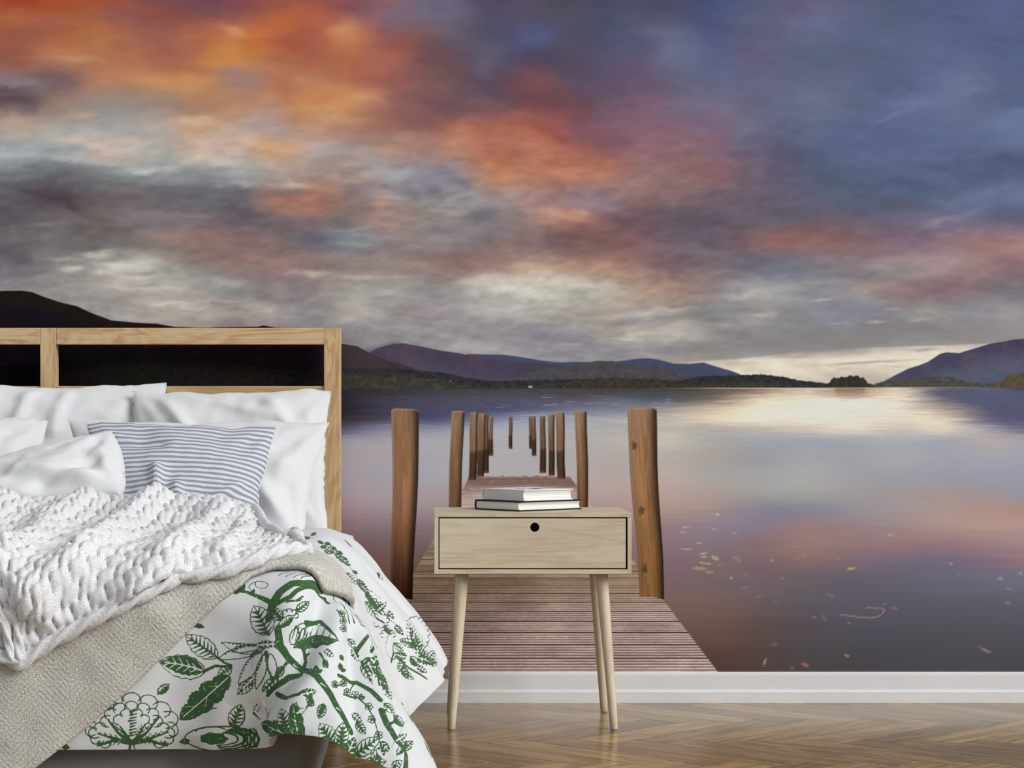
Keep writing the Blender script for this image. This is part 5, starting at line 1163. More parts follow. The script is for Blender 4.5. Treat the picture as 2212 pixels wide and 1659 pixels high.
s119,95:-82,4873 -100,4850 -112,4830 -125,4810 -131,4795 -140,4780 -143,4770 -148,4757 -149,4746 -154,4731 -154,4719 -155,4707
s119,95:-82,4873 -79,4863 -82,4850 -84,4838 -94,4818 -100,4800 -112,4779 -118,4764 -128,4748 -135,4735 -145,4721 -155,4707
s194,97:-82,4873 -104,4826 -125,4779 -141,4743 -152,4714
s183,76:-88,4860 -112,4827
s183,76:-88,4860 -85,4846
s183,76:-106,4820 -132,4790
s183,76:-106,4820 -100,4808
s183,76:-124,4782 -144,4763
s183,76:-124,4782 -118,4767
s183,76:-136,4753 -152,4734
s183,76:-136,4753 -135,4737
s119,95:217,4999 207,4975 211,4963 209,4948 218,4944 222,4933 234,4932 241,4924 254,4924 266,4921 282,4922 298,4923
s119,95:217,4999 241,5008 254,5006 268,5006 275,4997 286,4994 290,4982 297,4976 297,4963 302,4952 302,4940 298,4923
s194,97:217,4999 237,4980 259,4962 278,4943 296,4928
s345,76:224,4994 213,4964
s345,76:224,4994 253,5002
s345,76:235,4983 219,4949
s345,76:235,4983 268,4996
s345,76:245,4973 229,4939
s345,76:245,4973 281,4988
s345,76:256,4964 242,4931
s345,76:256,4964 290,4976
s345,76:267,4953 257,4925
s345,76:267,4953 296,4961
s345,76:278,4943 275,4922
s345,76:278,4943 302,4946
s119,95:196,4987 177,4971 170,4958 161,4944 162,4935 155,4922 161,4916 158,4905 168,4902 170,4893 182,4891 193,4887
s119,95:196,4987 213,4983 218,4976 227,4968 225,4959 230,4952 224,4941 225,4934 218,4923 214,4914 205,4902 193,4887
s194,97:196,4987 195,4962 194,4938 193,4913 193,4892
s367,76:196,4979 174,4958
s367,76:196,4979 217,4973
s367,76:195,4964 165,4938
s367,76:195,4964 223,4959
s367,76:194,4947 164,4921
s367,76:194,4947 223,4945
s367,76:194,4932 167,4906
s367,76:194,4932 218,4928
s367,76:194,4916 176,4895
s367,76:194,4916 210,4910
f0,0:169,5033 147,5019 142,5007 125,4995 128,4987 112,4976 119,4967 107,4959 115,4950 107,4941 116,4933 112,4923 120,4915 125,4904 125,4904 140,4916 146,4927 163,4940 163,4951 178,4963 174,4971 188,4982 181,4990 193,5000 183,5007 188,5017 178,5025 169,5033
w140,86:169,5030 157,4994 141,4953 128,4916
w97,76:161,5009 136,4986
w97,76:161,5009 174,4997
w97,76:152,4983 121,4963
w97,76:152,4983 172,4974
w97,76:144,4959 115,4940
w97,76:144,4959 163,4950
w97,76:135,4934 114,4920
w97,76:135,4934 147,4922
s119,95:115,4970 94,4972 84,4969 70,4965 62,4957 51,4950 45,4936 37,4927 32,4912 25,4900 22,4884 20,4868
s119,95:115,4970 115,4951 110,4940 104,4926 97,4919 91,4909 80,4904 71,4893 58,4887 49,4879 34,4873 20,4868
s194,97:115,4970 90,4947 67,4926 44,4898 25,4874
s324,76:105,4963 83,4965
s324,76:105,4963 106,4940
s324,76:91,4949 65,4955
s324,76:91,4949 94,4922
s324,76:75,4935 50,4939
s324,76:75,4935 80,4906
s324,76:62,4919 36,4918
s324,76:62,4919 63,4892
s324,76:-304,3730
s324,76:45,4900 44,4878
s119,95:100,5017 86,5026 74,5026 61,5028 50,5020 37,5017 26,5006 14,5000 5,4987 -5,4978 -15,4965 -22,4952
s119,95:100,5017 91,4999 81,4990 73,4981 62,4976 51,4966 38,4964 27,4956 14,4953 2,4949 -10,4951 -22,4952
s194,97:100,5017 68,5004 38,4988 7,4969 -17,4956
s302,76:90,5012 71,5023
s302,76:90,5012 79,4991
s302,76:70,5005 50,5018
s302,76:70,5005 61,4979
s302,76:50,4995 30,5006
s302,76:50,4995 41,4967
s302,76:31,4984 10,4990
s302,76:31,4984 20,4958
s302,76:9,4971 -7,4974
s302,76:9,4971 0,4951
f0,0:134,5047 127,5025 132,5023 127,5006 136,5012 133,4998 145,5007 141,4995 157,5006 157,4999 170,5008 173,5005 184,5012 194,5015 194,5015 195,5025 192,5029 194,5041 187,5040 190,5052 181,5048 182,5060 171,5054 173,5064 159,5055 158,5061 146,5054 134,5047
w140,86:135,5044 152,5036 169,5027 188,5018
w97,76:147,5037 143,5015
w97,76:147,5037 166,5049
w97,76:162,5031 155,5007
w97,76:162,5031 182,5044
w97,76:176,5024 172,5006
w97,76:176,5024 194,5034
s119,119:281,5066 290,5066 296,5061 298,5055 297,5049 291,5044 284,5042 275,5042
s119,119:277,5049 283,5045 285,5039 284,5033 278,5028 270,5025 261,5025 254,5030
s119,119:259,5034 261,5028 260,5021 254,5016 245,5012 236,5012 230,5016 228,5023
s119,119:233,5023 230,5016 224,5010 216,5006 206,5006 200,5009 199,5015 200,5022
s119,119:206,5018 200,5012 189,5007 182,5006 175,5009 174,5016 176,5024 182,5030
s119,119:186,5024 176,5019 169,5018 162,5020 160,5026 164,5036 170,5043 180,5048
s119,95:266,5024 262,5012 265,5005 266,4996 272,4994 277,4987 284,4987 290,4982 299,4983 307,4981 315,4982 326,4984
s119,95:266,5024 279,5031 289,5031 297,5031 302,5027 311,5026 314,5019 320,5016 321,5008 326,5002 326,4994 326,4984
s194,97:266,5024 280,5015 296,5006 312,4995 325,4987
s183,76:271,5023 267,5006
s183,76:271,5023 289,5029
s183,76:283,5014 277,4994
s183,76:283,5014 303,5024
s183,76:296,5006 290,4987
s183,76:296,5006 315,5015
s183,76:308,4998 306,4983
s183,76:308,4998 325,5002
s108,108:217,5074
s108,108:200,5036
s108,108:250,5042
s108,108:271,5040
s108,108:254,5064
s108,108:279,5071
s108,108:252,5048
s108,108:206,5048
s108,108:253,5057
s108,108:220,5029
s108,108:195,5018
s108,108:212,5066
s108,108:278,5076
s108,108:248,5061
s108,108:283,5041
s108,108:261,5082
s108,108:261,5072
s108,108:194,5066
s108,108:251,5051
s108,108:231,5067
s108,108:271,5073
s108,108:206,5066
s108,108:276,5083
s108,108:273,5054
s108,108:224,5073
s108,108:248,5078
s108,108:553,4348 549,4338 537,4330 520,4326 500,4327 477,4325 458,4314 440,4278 428,4248
s108,108:525,4363 523,4352 513,4347 500,4341 482,4336 464,4327 446,4306 428,4240 422,4254
s108,108:499,4372 497,4364 490,4357 479,4347 464,4336 450,4320 434,4288 422,4248 416,4248
s108,108:474,4370 472,4364 467,4353 458,4342 446,4327 434,4302 422,4260 410,4225 404,4228
s108,216:295,4279 215,4347
s108,216:44,3928
s108,216:278,4213 188,4328 20,4144
s108,216:148,4335 80,4590
s108,216:134,4442 62,4627
s108,216:130,3112 -31,3020
s108,216:38,4633
s108,216:-82,3956
s108,216:328,4262 283,4366 231,4369
s173,121:307,4398 288,4422 268,4451 243,4458
s108,108:290,4410 290,4419 295,4425 298,4424 301,4416 299,4409 296,4405 291,4405
s108,108:283,4391 284,4400 289,4409 293,4409 295,4403 293,4394 290,4388 285,4387
s108,108:272,4383 274,4394 278,4406 284,4411 286,4405 284,4395 279,4386 275,4384
s108,108:274,4404 275,4416 281,4428 286,4431 289,4426 286,4415 281,4408 276,4404
s108,108:285,4423 287,4432 291,4439 295,4439 296,4432 296,4424 291,4419 287,4420
s173,173:290,4416 285,4409
s108,108:248,4389 251,4405 262,4436 271,4452 273,4446 271,4434 261,4409 253,4395
s108,108:260,4437 264,4454 271,4469 277,4472 278,4467 277,4459 271,4448 263,4436
s108,108:276,4460 277,4470 282,4477 287,4478 289,4472 287,4465 283,4459 278,4458
s108,108:278,4446 279,4455 283,4462 289,4464 290,4458 289,4450 284,4443 279,4443
s108,108:265,4413 267,4426 274,4444 279,4449 282,4445 279,4433 273,4420 266,4411
s173,173:279,4456 272,4447
s108,108:238,4439 244,4463 254,4488 262,4498 266,4496 263,4487 254,4469 242,4443
s108,108:260,4493 262,4503 267,4512 273,4515 276,4513 274,4505 268,4498 263,4493
s108,108:270,4495 271,4502 276,4511 281,4512 284,4508 282,4501 277,4495 272,4493
s108,108:264,4474 266,4484 271,4494 277,4496 279,4491 278,4484 272,4477 266,4472
s108,108:238,4417 244,4443 256,4475 264,4486 267,4483 264,4472 255,4451 240,4417
s173,173:271,4496 263,4486
f0,0:138,4521 127,4570 81,4605 81,4605 82,4593 86,4587 86,4575 93,4573 93,4559 102,4560 26,4251 110,4547 111,4533 131,4524 138,4521
w140,86:136,4524 122,4550 104,4574 87,4598
w97,76:128,4539 125,4557
w97,76:128,4539 116,4544
w97,76:116,4556 116,4575
w97,76:116,4556 104,4557
w97,76:105,4591
w97,76:92,4573
w97,76:96,4588 92,4604
w97,76:96,4588 83,4589
f0,0:98,4325 133,4474 128,4483 128,4498 68,4310 120,4517 111,4519 111,4532 32,4272 99,4543 91,4543 86,4550 78,4548 67,4542 67,4542 53,4481 50,4448 95,4435 86,4375 116,4455 97,4350 98,4325
w140,86:98,4332 116,4491 56,4384 75,4537
w97,76:81,4355 116,4507
w97,76:81,4355 104,4479
w97,76:104,4504 104,4532
w97,76:104,4504 77,4461
w97,76:50,4395 87,4548
w97,76:50,4395 62,4480
s119,95:142,4570 140,4582 134,4592 128,4602 122,4609 116,4616
s119,95:-40,3927 -50,3928
s119,95:-64,3962
s119,95:26,3924 20,3935
s119,95:122,4561 116,4569 109,4575 104,4586 98,4593
s119,95:-64,3962
s194,97:146,4544 132,4570 116,4592 99,4616 86,4634
s183,76:142,4553 140,4572
s183,76:142,4553 129,4557
s183,76:134,4568 134,4589
s183,76:2,3950
s183,76:122,4585 122,4604
s183,76:122,4585 107,4584
s183,76:111,4599 111,4618
s183,76:111,4599 97,4600
s183,76:102,4613 98,4630
s183,76:102,4613 89,4618
f0,0:68,4562 71,4581 68,4586 68,4599 62,4602 55,4627 46,4624 45,4636 36,4633 33,4641 24,4637 12,4626 12,4626 1,4584 3,4574 -10,4527 0,4535 -12,4486 1,4502 -11,4451 6,4482 -14,4394 18,4477 -3,4387 52,4539 68,4562
w140,86:66,4564 51,4581 33,4598 18,4619
w97,76:55,4578 57,4603
w97,76:55,4578 16,4504
w97,76:41,4591 47,4624
w97,76:41,4591 1,4517
w97,76:28,4605 34,4638
w97,76:28,4605 -4,4553
f0,0:140,4562 139,4556 134,4538 130,4534 128,4527 122,4514 122,4524 122,4534 32,4124 129,4557 135,4559 140,4562
s119,97:140,4562 141,4552
s119,97:140,4538 140,4530 136,4527 134,4520 128,4517 122,4514
s129,65:26,3916
s129,65:140,4541
s129,65:-23,3334
s129,65:134,4528
s129,65:129,4532 134,4520
s129,65:128,4525 128,4515
s119,95:28,4706 27,4717 25,4723
s119,95:19,4730 15,4735 10,4734 6,4736 0,4734 -5,4733 -13,4726 -25,4707
s119,95:28,4706 20,4697 14,4694 7,4687 2,4688 -7,4678 -11,4680 -23,4663 -23,4675 -29,4671 -28,4688 -25,4707
s194,97:28,4706 17,4711 5,4715 -9,4715 -21,4710
s183,76:25,4707 24,4722
s183,76:25,4707 14,4695
s183,76:15,4712 15,4730
s183,76:15,4712 1,4690
s183,76:-172,4017
s183,76:6,4715 -12,4685
s183,76:-4,4717 -4,4730
s183,76:-4,4717 -24,4682
f0,0:-17,4735 -26,4733 -34,4731 -45,4723 -58,4710 -71,4698 -82,4691 -91,4687 -99,4685 -99,4685 -77,4720 -51,4762 -41,4767 -29,4777 -27,4766 -20,4763 -19,4750 -17,4735
s119,97:-17,4735 -39,4702 -70,4646 -78,4644 -92,4629 -94,4643 -102,4642 -100,4664 -99,4685
s129,65:-26,4733 -45,4704
s129,65:-36,4730 -70,4664
s129,65:-48,4721 -82,4652
s129,65:-63,4704 -92,4650
s129,65:-75,4695 -98,4654
s129,65:-86,4689 -102,4663
f0,0:250,2751 245,2787 236,2770 230,2802 224,2772 218,2805 210,2761 205,2790 194,2740 188,2757 182,2720 174,2722 164,2690 158,2675 158,2675 164,2661 171,2665 178,2650 186,2664 193,2648 200,2668 206,2650 213,2675 220,2662 229,2692 236,2687 242,2719 250,2751
w140,86:248,2748 224,2724 194,2698 167,2681
w97,76:233,2732 224,2761
w97,76:233,2732 219,2688
w97,76:216,2716 206,2754
w97,76:216,2716 201,2670
w97,76:199,2703 188,2736
w97,76:199,2703 185,2660
w97,76:182,2690 170,2712
w97,76:182,2690 169,2660
f0,0:194,2717 176,2696 158,2677 139,2662 120,2654 101,2648 83,2651 66,2655 48,2661 48,2661 68,2690 87,2727 105,2728 128,2776 144,2756 164,2775 177,2739 194,2717
s119,97:194,2717 175,2661 154,2621 136,2614 117,2595 99,2606 81,2604 63,2628 48,2661
s129,65:176,2695 158,2663
s129,65:154,2674 139,2634
s129,65:134,2660 118,2617
s129,65:116,2652 98,2610
s129,65:95,2648 79,2612
s129,65:75,2650 61,2623
s119,95:152,2837 146,2885 139,2896 129,2911 122,2902 116,2913 104,2888 98,2887 87,2853 80,2839 68,2795 56,2752
s119,95:152,2837 140,2766 128,2737 119,2707 110,2704 102,2689 92,2692 86,2689 80,2707 69,2708 62,2727 56,2752
s194,97:152,2837 128,2820 104,2796 80,2772 62,2758
s237,76:143,2829 134,2885
s237,76:143,2829 128,2746
s237,76:128,2818 122,2894
s237,76:128,2818 110,2712
s237,76:115,2809 109,2888
s237,76:115,2809 98,2705
s237,76:98,2789 92,2863
s237,76:98,2789 82,2703
s237,76:84,2778 74,2814
s237,76:84,2778 68,2717
s432,324:120,2789 63,2787 20,2686
s119,119:45,2647 44,2632 41,2618 36,2609 30,2606 25,2609 22,2618 24,2633
s119,119:26,2631 21,2619 15,2611 10,2611 7,2617 6,2628 8,2645 13,2662
s119,119:14,2654 8,2647 2,2649 0,2661 2,2682 3,2702 9,2724 16,2733
s119,119:14,2717 11,2728 9,2745 14,2775 18,2799 25,2817 31,2823 32,2811
s119,119:31,2803 32,2827 34,2854 41,2886 49,2910 53,2906 56,2889 56,2862
f0,0:80,2697 71,2669 70,2656 63,2640 68,2631 62,2618 68,2612 62,2600 69,2595 66,2585 73,2580 72,2571 77,2566 80,2558 80,2558 86,2571 86,2581 92,2591 89,2598 96,2609 91,2616 97,2628 91,2634 95,2648 88,2656 92,2672 86,2684 80,2697
w140,86:80,2688 79,2639 79,2603 80,2570
w97,76:79,2649 70,2626
w97,76:79,2649 87,2635
w97,76:80,2618 69,2597
w97,76:80,2618 90,2609
w97,76:80,2593 72,2574
w97,76:80,2593 89,2583
f0,0:293,2762 282,2763 272,2741 260,2682 275,2684 284,2708
f0,0:341,2789 332,2808 320,2789 313,2731 326,2719 332,2736
s216,216:370,2797 259,2731 149,2699
s119,95:-129,2807 -130,2756 -124,2732 -119,2697 -112,2685 -105,2663 -93,2664 -84,2655 -71,2661 -61,2657 -47,2669 -34,2684
s119,95:-129,2807 -111,2845 -99,2852 -84,2868 -76,2858 -64,2863 -58,2839 -49,2830 -46,2793 -40,2770 -34,2732 -34,2684
s119,119:-20,2822 -16,2843 -10,2859 -4,2863 1,2858 1,2835 -4,2808 -8,2787
s119,119:-10,2801 -4,2809 2,2809 2,2793 2,2773 -4,2746 -9,2730 -14,2723
s119,119:-11,2739 -10,2727 -10,2709 -10,2690 -16,2670 -21,2659 -27,2658 -28,2666
s119,119:-26,2670 -27,2653 -28,2641 -34,2629 -40,2624 -44,2626 -46,2635 -46,2648
s119,119:-42,2646 -46,2632 -52,2623 -57,2622 -60,2627 -62,2638 -59,2652 -56,2668
s324,216:-129,2850 -106,2769 -82,2736
s119,95:-215,2511 -206,2476 -193,2458 -200,2268 -184,2257 -175,2211 -157,2216 -142,2194 -124,2209 -106,2209 -88,2227 -64,2263
s119,95:-215,2511 -193,2539 -176,2545 -158,2555 -142,2552 -125,2557 -112,2545 -96,2544 -83,2527 -69,2516 -58,2488 -64,2263
s194,97:-215,2511 -172,2504 -130,2493 -88,2473 -74,2269
s237,76:-202,2510 -190,2463
s237,76:-202,2510 -173,2540
s237,76:-186,2507 -178,2433
s237,76:-186,2507 -157,2545
s237,76:-171,2504 -182,2263
s237,76:-171,2504 -141,2546
s237,76:-155,2501 -166,2245
s237,76:-155,2501 -125,2545
s237,76:-141,2496 -154,2225
s237,76:-141,2496 -111,2540
s237,76:-125,2491 -137,2221
s237,76:-125,2491 -96,2534
s237,76:-111,2485 -123,2215
s237,76:-111,2485 -82,2523
s237,76:-106,2379 -106,2217
s237,76:-106,2379 -70,2510
s237,76:-88,2408 -88,2225
s237,76:-88,2408 -58,2488
f0,0:-189,2517 -183,2504 -174,2502 -168,2487 -159,2491 -153,2473 -142,2481 -136,2462 -124,2474 -124,2393 -106,2468 -100,2437 -94,2401 -76,2472 -76,2472 -82,2492 -91,2498 -98,2512 -107,2511 -113,2524 -124,2519 -131,2531 -141,2524 -148,2534 -159,2526 -167,2532 -179,2523 -189,2517
w140,86:-186,2517 -154,2509 -121,2498 -100,2365
w97,76:-173,2514 -161,2499
w97,76:-173,2514 -156,2520
w97,76:-158,2510 -147,2490
w97,76:-158,2510 -140,2521
w97,76:-142,2505 -131,2481
w97,76:-142,2505 -124,2517
w97,76:-127,2501 -118,2468
w97,76:-127,2501 -108,2513
w97,76:-112,2493 -106,2408
w97,76:-112,2493 -94,2504
w97,76:-95,2486 -88,2430
w97,76:-95,2486 -79,2490
s119,119:-76,2224 -70,2218 -70,2189 -70,2161 -85,2011 -91,2003 -97,1998 -102,2001
s119,119:-99,2008 -94,2001 -94,1987 -99,1959 -106,1908 -112,1889 -118,1894 -119,1937
s119,119:-117,1959 -118,1912 -124,1842 -130,1795 -142,1714 -148,1710 -148,1776 -148,1828
s119,119:-142,1889 -148,1818 -160,1691 -172,1609 -178,1612 -182,1616 -178,1716 -171,1819
s119,119:-166,1890 -173,1828 -184,1746 -196,1671 -202,1675 -196,1793 -192,1862 -184,1925
s119,119:-187,1946 -196,1900 -202,1878 -208,1878 -209,1914 -208,1945 -207,1967 -201,1981
s119,119:-205,1988 -211,1978 -218,1973 -222,1980 -225,1990 -226,2003 -214,2087 -208,2075
s119,119:-202,2194 -220,2069 -214,2187 -215,2210 -214,2239 -196,2393 -196,2349 -178,2448
s119,95:-159,2509 -148,2504 -139,2510 -130,2513 -123,2523 -115,2529 -110,2543 -103,2552 -98,2566 -93,2579 -88,2597 -84,2619
s119,95:-159,2509 -157,2531 -151,2544 -147,2559 -140,2569 -135,2582 -126,2588 -120,2599 -111,2603 -103,2612 -94,2616 -84,2619
s194,97:-159,2509 -140,2534 -121,2560 -103,2588 -88,2612
s183,76:-153,2516 -138,2514
s183,76:-153,2516 -149,2545
s183,76:-143,2530 -126,2523
s183,76:-143,2530 -141,2563
s183,76:-133,2544 -116,2536
s183,76:-133,2544 -132,2577
s183,76:-123,2558 -106,2551
s183,76:-123,2558 -121,2591
s183,76:-113,2572 -98,2569
s183,76:-113,2572 -110,2602
s183,76:-103,2587 -90,2589
s183,76:-103,2587 -98,2613
f0,0:-197,2552 -210,2557 -216,2544 -229,2549 -231,2528 -244,2534 -244,2510 -257,2514 -256,2487 -268,2487 -268,2459 -278,2453 -282,2403 -302,2271 -302,2271 -292,2259 -280,2313 -274,2268 -253,2423 -244,2384 -237,2455 -225,2444 -222,2483 -210,2479 -210,2507 -201,2510 -201,2534 -197,2552
w140,86:-200,2548 -223,2513 -249,2470 -280,2390
w97,76:-214,2527 -231,2524
w97,76:-214,2527 -219,2496
w97,76:-229,2502 -249,2504
w97,76:-229,2502 -233,2463
w97,76:-245,2476 -264,2477
w97,76:-245,2476 -256,2390
w97,76:-262,2444 -280,2439
w97,76:-262,2444 -286,2266
s119,95:-243,2473 -251,2454 -256,2434 -262,2395 -273,2285 -277,2252 -274,2232 -279,2194 -274,2181 -274,2153 -274,2092 -268,2098
s119,95:-243,2473 -232,2473 -229,2465 -225,2459 -226,2442 -232,2351 -240,2297 -243,2253 -248,2218 -250,2195 -256,2161 -268,2098
s194,97:-243,2473 -243,2439 -256,2274 -262,2193 -268,2098
s183,76:-242,2464 -254,2434
s183,76:-242,2464 -231,2461
s183,76:-243,2432 -271,2280
s183,76:-243,2432 -226,2436
s183,76:-256,2280 -274,2217
s183,76:-256,2280 -244,2262
s183,76:-262,2211 -274,2157
s183,76:-262,2211 -250,2201
s108,108:-284,2421 -285,2442 -280,2458 -274,2466 -269,2463 -268,2450 -274,2429 -280,2420
s108,108:-269,2433 -271,2447 -268,2463 -261,2471 -256,2468 -256,2455 -261,2436 -268,2424
s108,108:-283,2274 -274,2378 -267,2427 -259,2441 -255,2434 -256,2403 -274,2277 -280,2266
s108,108:-298,2223 -298,2253 -292,2294 -274,2396 -280,2302 -281,2267 -289,2224 -298,2207
s108,108:-304,2268 -298,2351 -287,2420 -280,2432 -275,2427 -286,2325 -295,2268 -304,2249
s173,173:-268,2432 -279,2377
s108,108:-227,2448 -228,2460 -226,2474 -220,2481 -215,2479 -215,2469 -220,2452 -226,2442
s108,108:-221,2477 -222,2484 -220,2496 -215,2503 -210,2501 -209,2492 -213,2480 -218,2476
s108,108:-209,2481 -212,2488 -209,2499 -203,2505 -199,2503 -198,2495 -201,2485 -207,2479
s108,108:-208,2454 -210,2466 -208,2479 -202,2486 -197,2484 -196,2474 -201,2459 -207,2449
s108,108:-232,2334 -221,2441 -219,2460 -213,2468 -208,2466 -208,2451 -214,2423 -220,2408
s173,173:-209,2482 -214,2468
f0,0:-169,2621 -159,2614 -155,2626 -144,2618 -144,2640 -133,2632 -135,2659 -124,2653 -124,2691 -118,2685 -118,2726 -110,2734 -109,2765 -106,2787 -106,2787 -114,2789 -118,2774 -129,2778 -130,2756 -142,2765 -142,2733 -153,2743 -152,2703 -160,2716 -160,2672 -167,2673 -167,2640 -169,2621
w140,86:-167,2625 -151,2662 -130,2718 -112,2770
w97,76:-158,2644 -145,2645
w97,76:-158,2644 -154,2686
w97,76:-147,2671 -131,2668
w97,76:-147,2671 -142,2731
w97,76:-135,2708 -118,2706
w97,76:-135,2708 -130,2762
w97,76:-122,2743 -108,2748
w97,76:-122,2743 -118,2786
f0,0:-183,2736 -183,2766 -188,2761 -189,2789 -196,2769 -196,2798 -202,2774 -203,2799 -212,2770 -214,2790 -221,2764 -225,2772 -232,2750 -238,2739 -238,2739 -236,2722 -232,2721 -231,2695 -225,2711 -224,2680 -215,2704 -215,2673 -208,2702 -208,2672 -198,2706 -196,2689 -189,2719 -183,2736
w140,86:-184,2738 -198,2739 -215,2740 -232,2739
w97,76:-195,2737 -197,2769
w97,76:-195,2737 -207,2706
w97,76:-208,2738 -209,2775
w97,76:-208,2738 -220,2702
w97,76:-220,2739 -225,2767
w97,76:-220,2739 -232,2712
f0,0:-166,2672 -154,2714 -160,2719 -148,2757 -159,2749 -149,2783 -161,2771 -154,2799 -166,2787 -161,2811 -173,2800 -172,2815 -183,2808 -188,2809 -188,2809 -191,2788 -190,2780 -196,2752 -190,2754 -199,2718 -189,2729 -197,2692 -184,2706 -193,2669 -179,2686 -184,2660 -172,2672 -166,2672
w140,86:-166,2677 -172,2720 -178,2762 -184,2798
w97,76:-167,2705 -160,2748
w97,76:-167,2705 -181,2699
w97,76:-172,2733 -162,2777
w97,76:-172,2733 -189,2721
w97,76:-177,2759 -167,2799
w97,76:-177,2759 -191,2751
w97,76:-181,2782 -177,2814
w97,76:-181,2782 -193,2780
s432,216:-134,2748 -198,2675 -258,2604 -304,2551
f0,0:-173,2599 -181,2595 -189,2592 -196,2588 -204,2586 -212,2582 -220,2578 -227,2575 -236,2572 -236,2572 -227,2591 -220,2610 -212,2614 -203,2627 -196,2619 -189,2623 -181,2611 -173,2599
s119,97:-173,2599 -181,2582 -189,2563 -197,2560 -204,2547 -213,2553 -220,2549 -228,2561 -236,2572
s129,65:-182,2595 -188,2582
s129,65:-190,2592 -196,2571
s129,65:-198,2588 -204,2562
s129,65:-207,2584 -213,2557
s129,65:-214,2581 -221,2557
s129,65:-223,2576 -230,2560
f0,0:684,2177 668,2314 656,2369 644,2310 662,2164 674,2135
s108,86:692,2261 650,2362
f0,0:644,2304 632,2330 620,2327 626,2086 644,2045 644,2166
s108,86:650,2400 614,2458
f0,0:620,2177 602,2381 590,2461 572,2504 596,2206 608,2164
s108,86:626,2290 584,2410
f0,0:572,2444 554,2651 542,2680 530,2655 548,2519 566,2393
s108,86:578,2585 539,2689
f0,0:536,2562 524,2599 530,2069 548,2074 554,2141
s108,86:546,2613 512,2668
f0,0:500,2698 488,2742 478,2757 464,2729 477,2691 488,2686
s108,86:506,2741 476,2733
f0,0:467,2705 458,2728 446,2728 434,2690 450,2672 458,2680
s108,86:476,2746 445,2722
f0,0:434,2717 422,2751 416,2759 400,2723 413,2690 422,2696
s108,86:440,2766 410,2717
f0,0:477,2814 464,2867 458,2848 446,2778 463,2753 470,2769
s108,86:482,2981 452,2855
f0,0:398,2729 391,2755 380,2749 368,2700 380,2683 392,2697
s108,86:406,2789 375,2711
f0,0:434,2856 422,2894 416,2891 404,2807 416,2782 428,2796
s108,86:440,3029 410,2855
f0,0:364,2743 356,2771 344,2765 332,2718 344,2697 356,2708
s108,86:372,2817 340,2710
s119,95:602,2458 614,2334 620,2288 632,2183 638,2170 644,2134 650,2136 662,2063 662,2134 668,2129 674,2152 680,2177
s119,95:602,2458 608,2503 614,2501 620,2509 626,2484 632,2483 638,2446 644,2429 656,2358 662,2327 668,2272 680,2177
s194,97:602,2458 620,2392 644,2284 662,2226 674,2201
s183,76:608,2429 626,2251
s183,76:608,2429 614,2500
s183,76:626,2364 638,2190
s183,76:626,2364 632,2442
s183,76:638,2333 656,2123
s183,76:638,2333 644,2410
s183,76:656,2248 668,2129
s183,76:656,2248 662,2314
s119,95:463,2755 452,2801 446,2818 440,2849 434,2843 422,2861 416,2837 410,2835 404,2806 394,2789 386,2759 380,2729
s119,95:463,2755 453,2726 446,2718 440,2705 434,2706 427,2699 417,2704 410,2699 404,2708 398,2709 389,2717 380,2729
s194,97:463,2755 440,2764 422,2762 401,2750 386,2736
s183,76:456,2759 446,2811
s183,76:456,2759 446,2722
s183,76:441,2763 434,2832
s183,76:441,2763 434,2712
s183,76:428,2764 417,2833
s183,76:428,2764 422,2708
s183,76:416,2760 404,2808
s183,76:416,2760 409,2709
s183,76:404,2753 392,2777
s183,76:404,2753 395,2714
s324,216:548,2675 548,2778
f0,0:404,2808 398,2862 392,2850 386,2910 374,2854 368,2921 362,2844 356,2909 347,2816 338,2837 332,2782 326,2788 318,2745 309,2721 309,2721 319,2713 326,2723 332,2705 338,2726 347,2705 356,2738 362,2710 368,2748 374,2723 383,2765 391,2750 398,2787 404,2808
w140,86:404,2811 376,2800 350,2775 320,2735
w97,76:386,2806 374,2843
w97,76:386,2806 374,2763
w97,76:368,2794 356,2836
w97,76:368,2794 356,2736
w97,76:350,2775 338,2807
w97,76:350,2775 338,2721
w97,76:332,2752 320,2766
w97,76:332,2752 320,2710
f0,0:452,2891 446,2999 446,2969 440,3076 440,3023 434,3100 434,3029 428,3089 428,3004 422,3047 422,2941 422,2945 416,2898 416,2874 416,2874 416,2848 422,2848 422,2818 428,2830 428,2800 434,2819 434,2794 440,2819 440,2799 446,2825 446,2817 448,2857 452,2891
w140,86:452,2891 440,2892 428,2886 416,2879
w97,76:440,2892 434,3000
w97,76:440,2892 434,2831
w97,76:428,2886 422,2963
w97,76:428,2886 422,2830
s119,95:511,4556 506,4547 507,4541 508,4534 512,4529 513,4523 519,4520 524,4514 530,4509 536,4505 545,4501 554,4497
s119,95:511,4556 523,4556 530,4551 537,4547 541,4542 548,4537 549,4531 554,4525 555,4518 557,4511 556,4504 554,4497
s194,97:511,4556 520,4543 532,4527 543,4513 552,4500
s259,76:514,4552 510,4540
s259,76:514,4552 529,4550
s259,76:523,4540 514,4528
s259,76:523,4540 542,4538
s259,76:531,4529 524,4516
s259,76:531,4529 550,4526
s259,76:541,4516 536,4507
s259,76:541,4516 555,4513
f0,0:518,4583 512,4578 504,4574 498,4568 491,4562 484,4556 477,4550 471,4544 465,4536 465,4536 467,4549 469,4559 475,4567 477,4575 488,4579 494,4584 506,4584 518,4583
s119,97:518,4583 516,4572 514,4561 507,4556 505,4546 494,4545 488,4539 476,4538 465,4536
s129,65:511,4578 509,4569
s129,65:503,4572 504,4561
s129,65:495,4567 500,4553
s129,65:489,4561 493,4546
s129,65:482,4555 484,4542
s129,65:476,4548 476,4538
s119,95:463,4517 453,4516 447,4512 440,4508 437,4501 432,4494 429,4485 424,4478 423,4469 421,4460 420,4452 421,4442
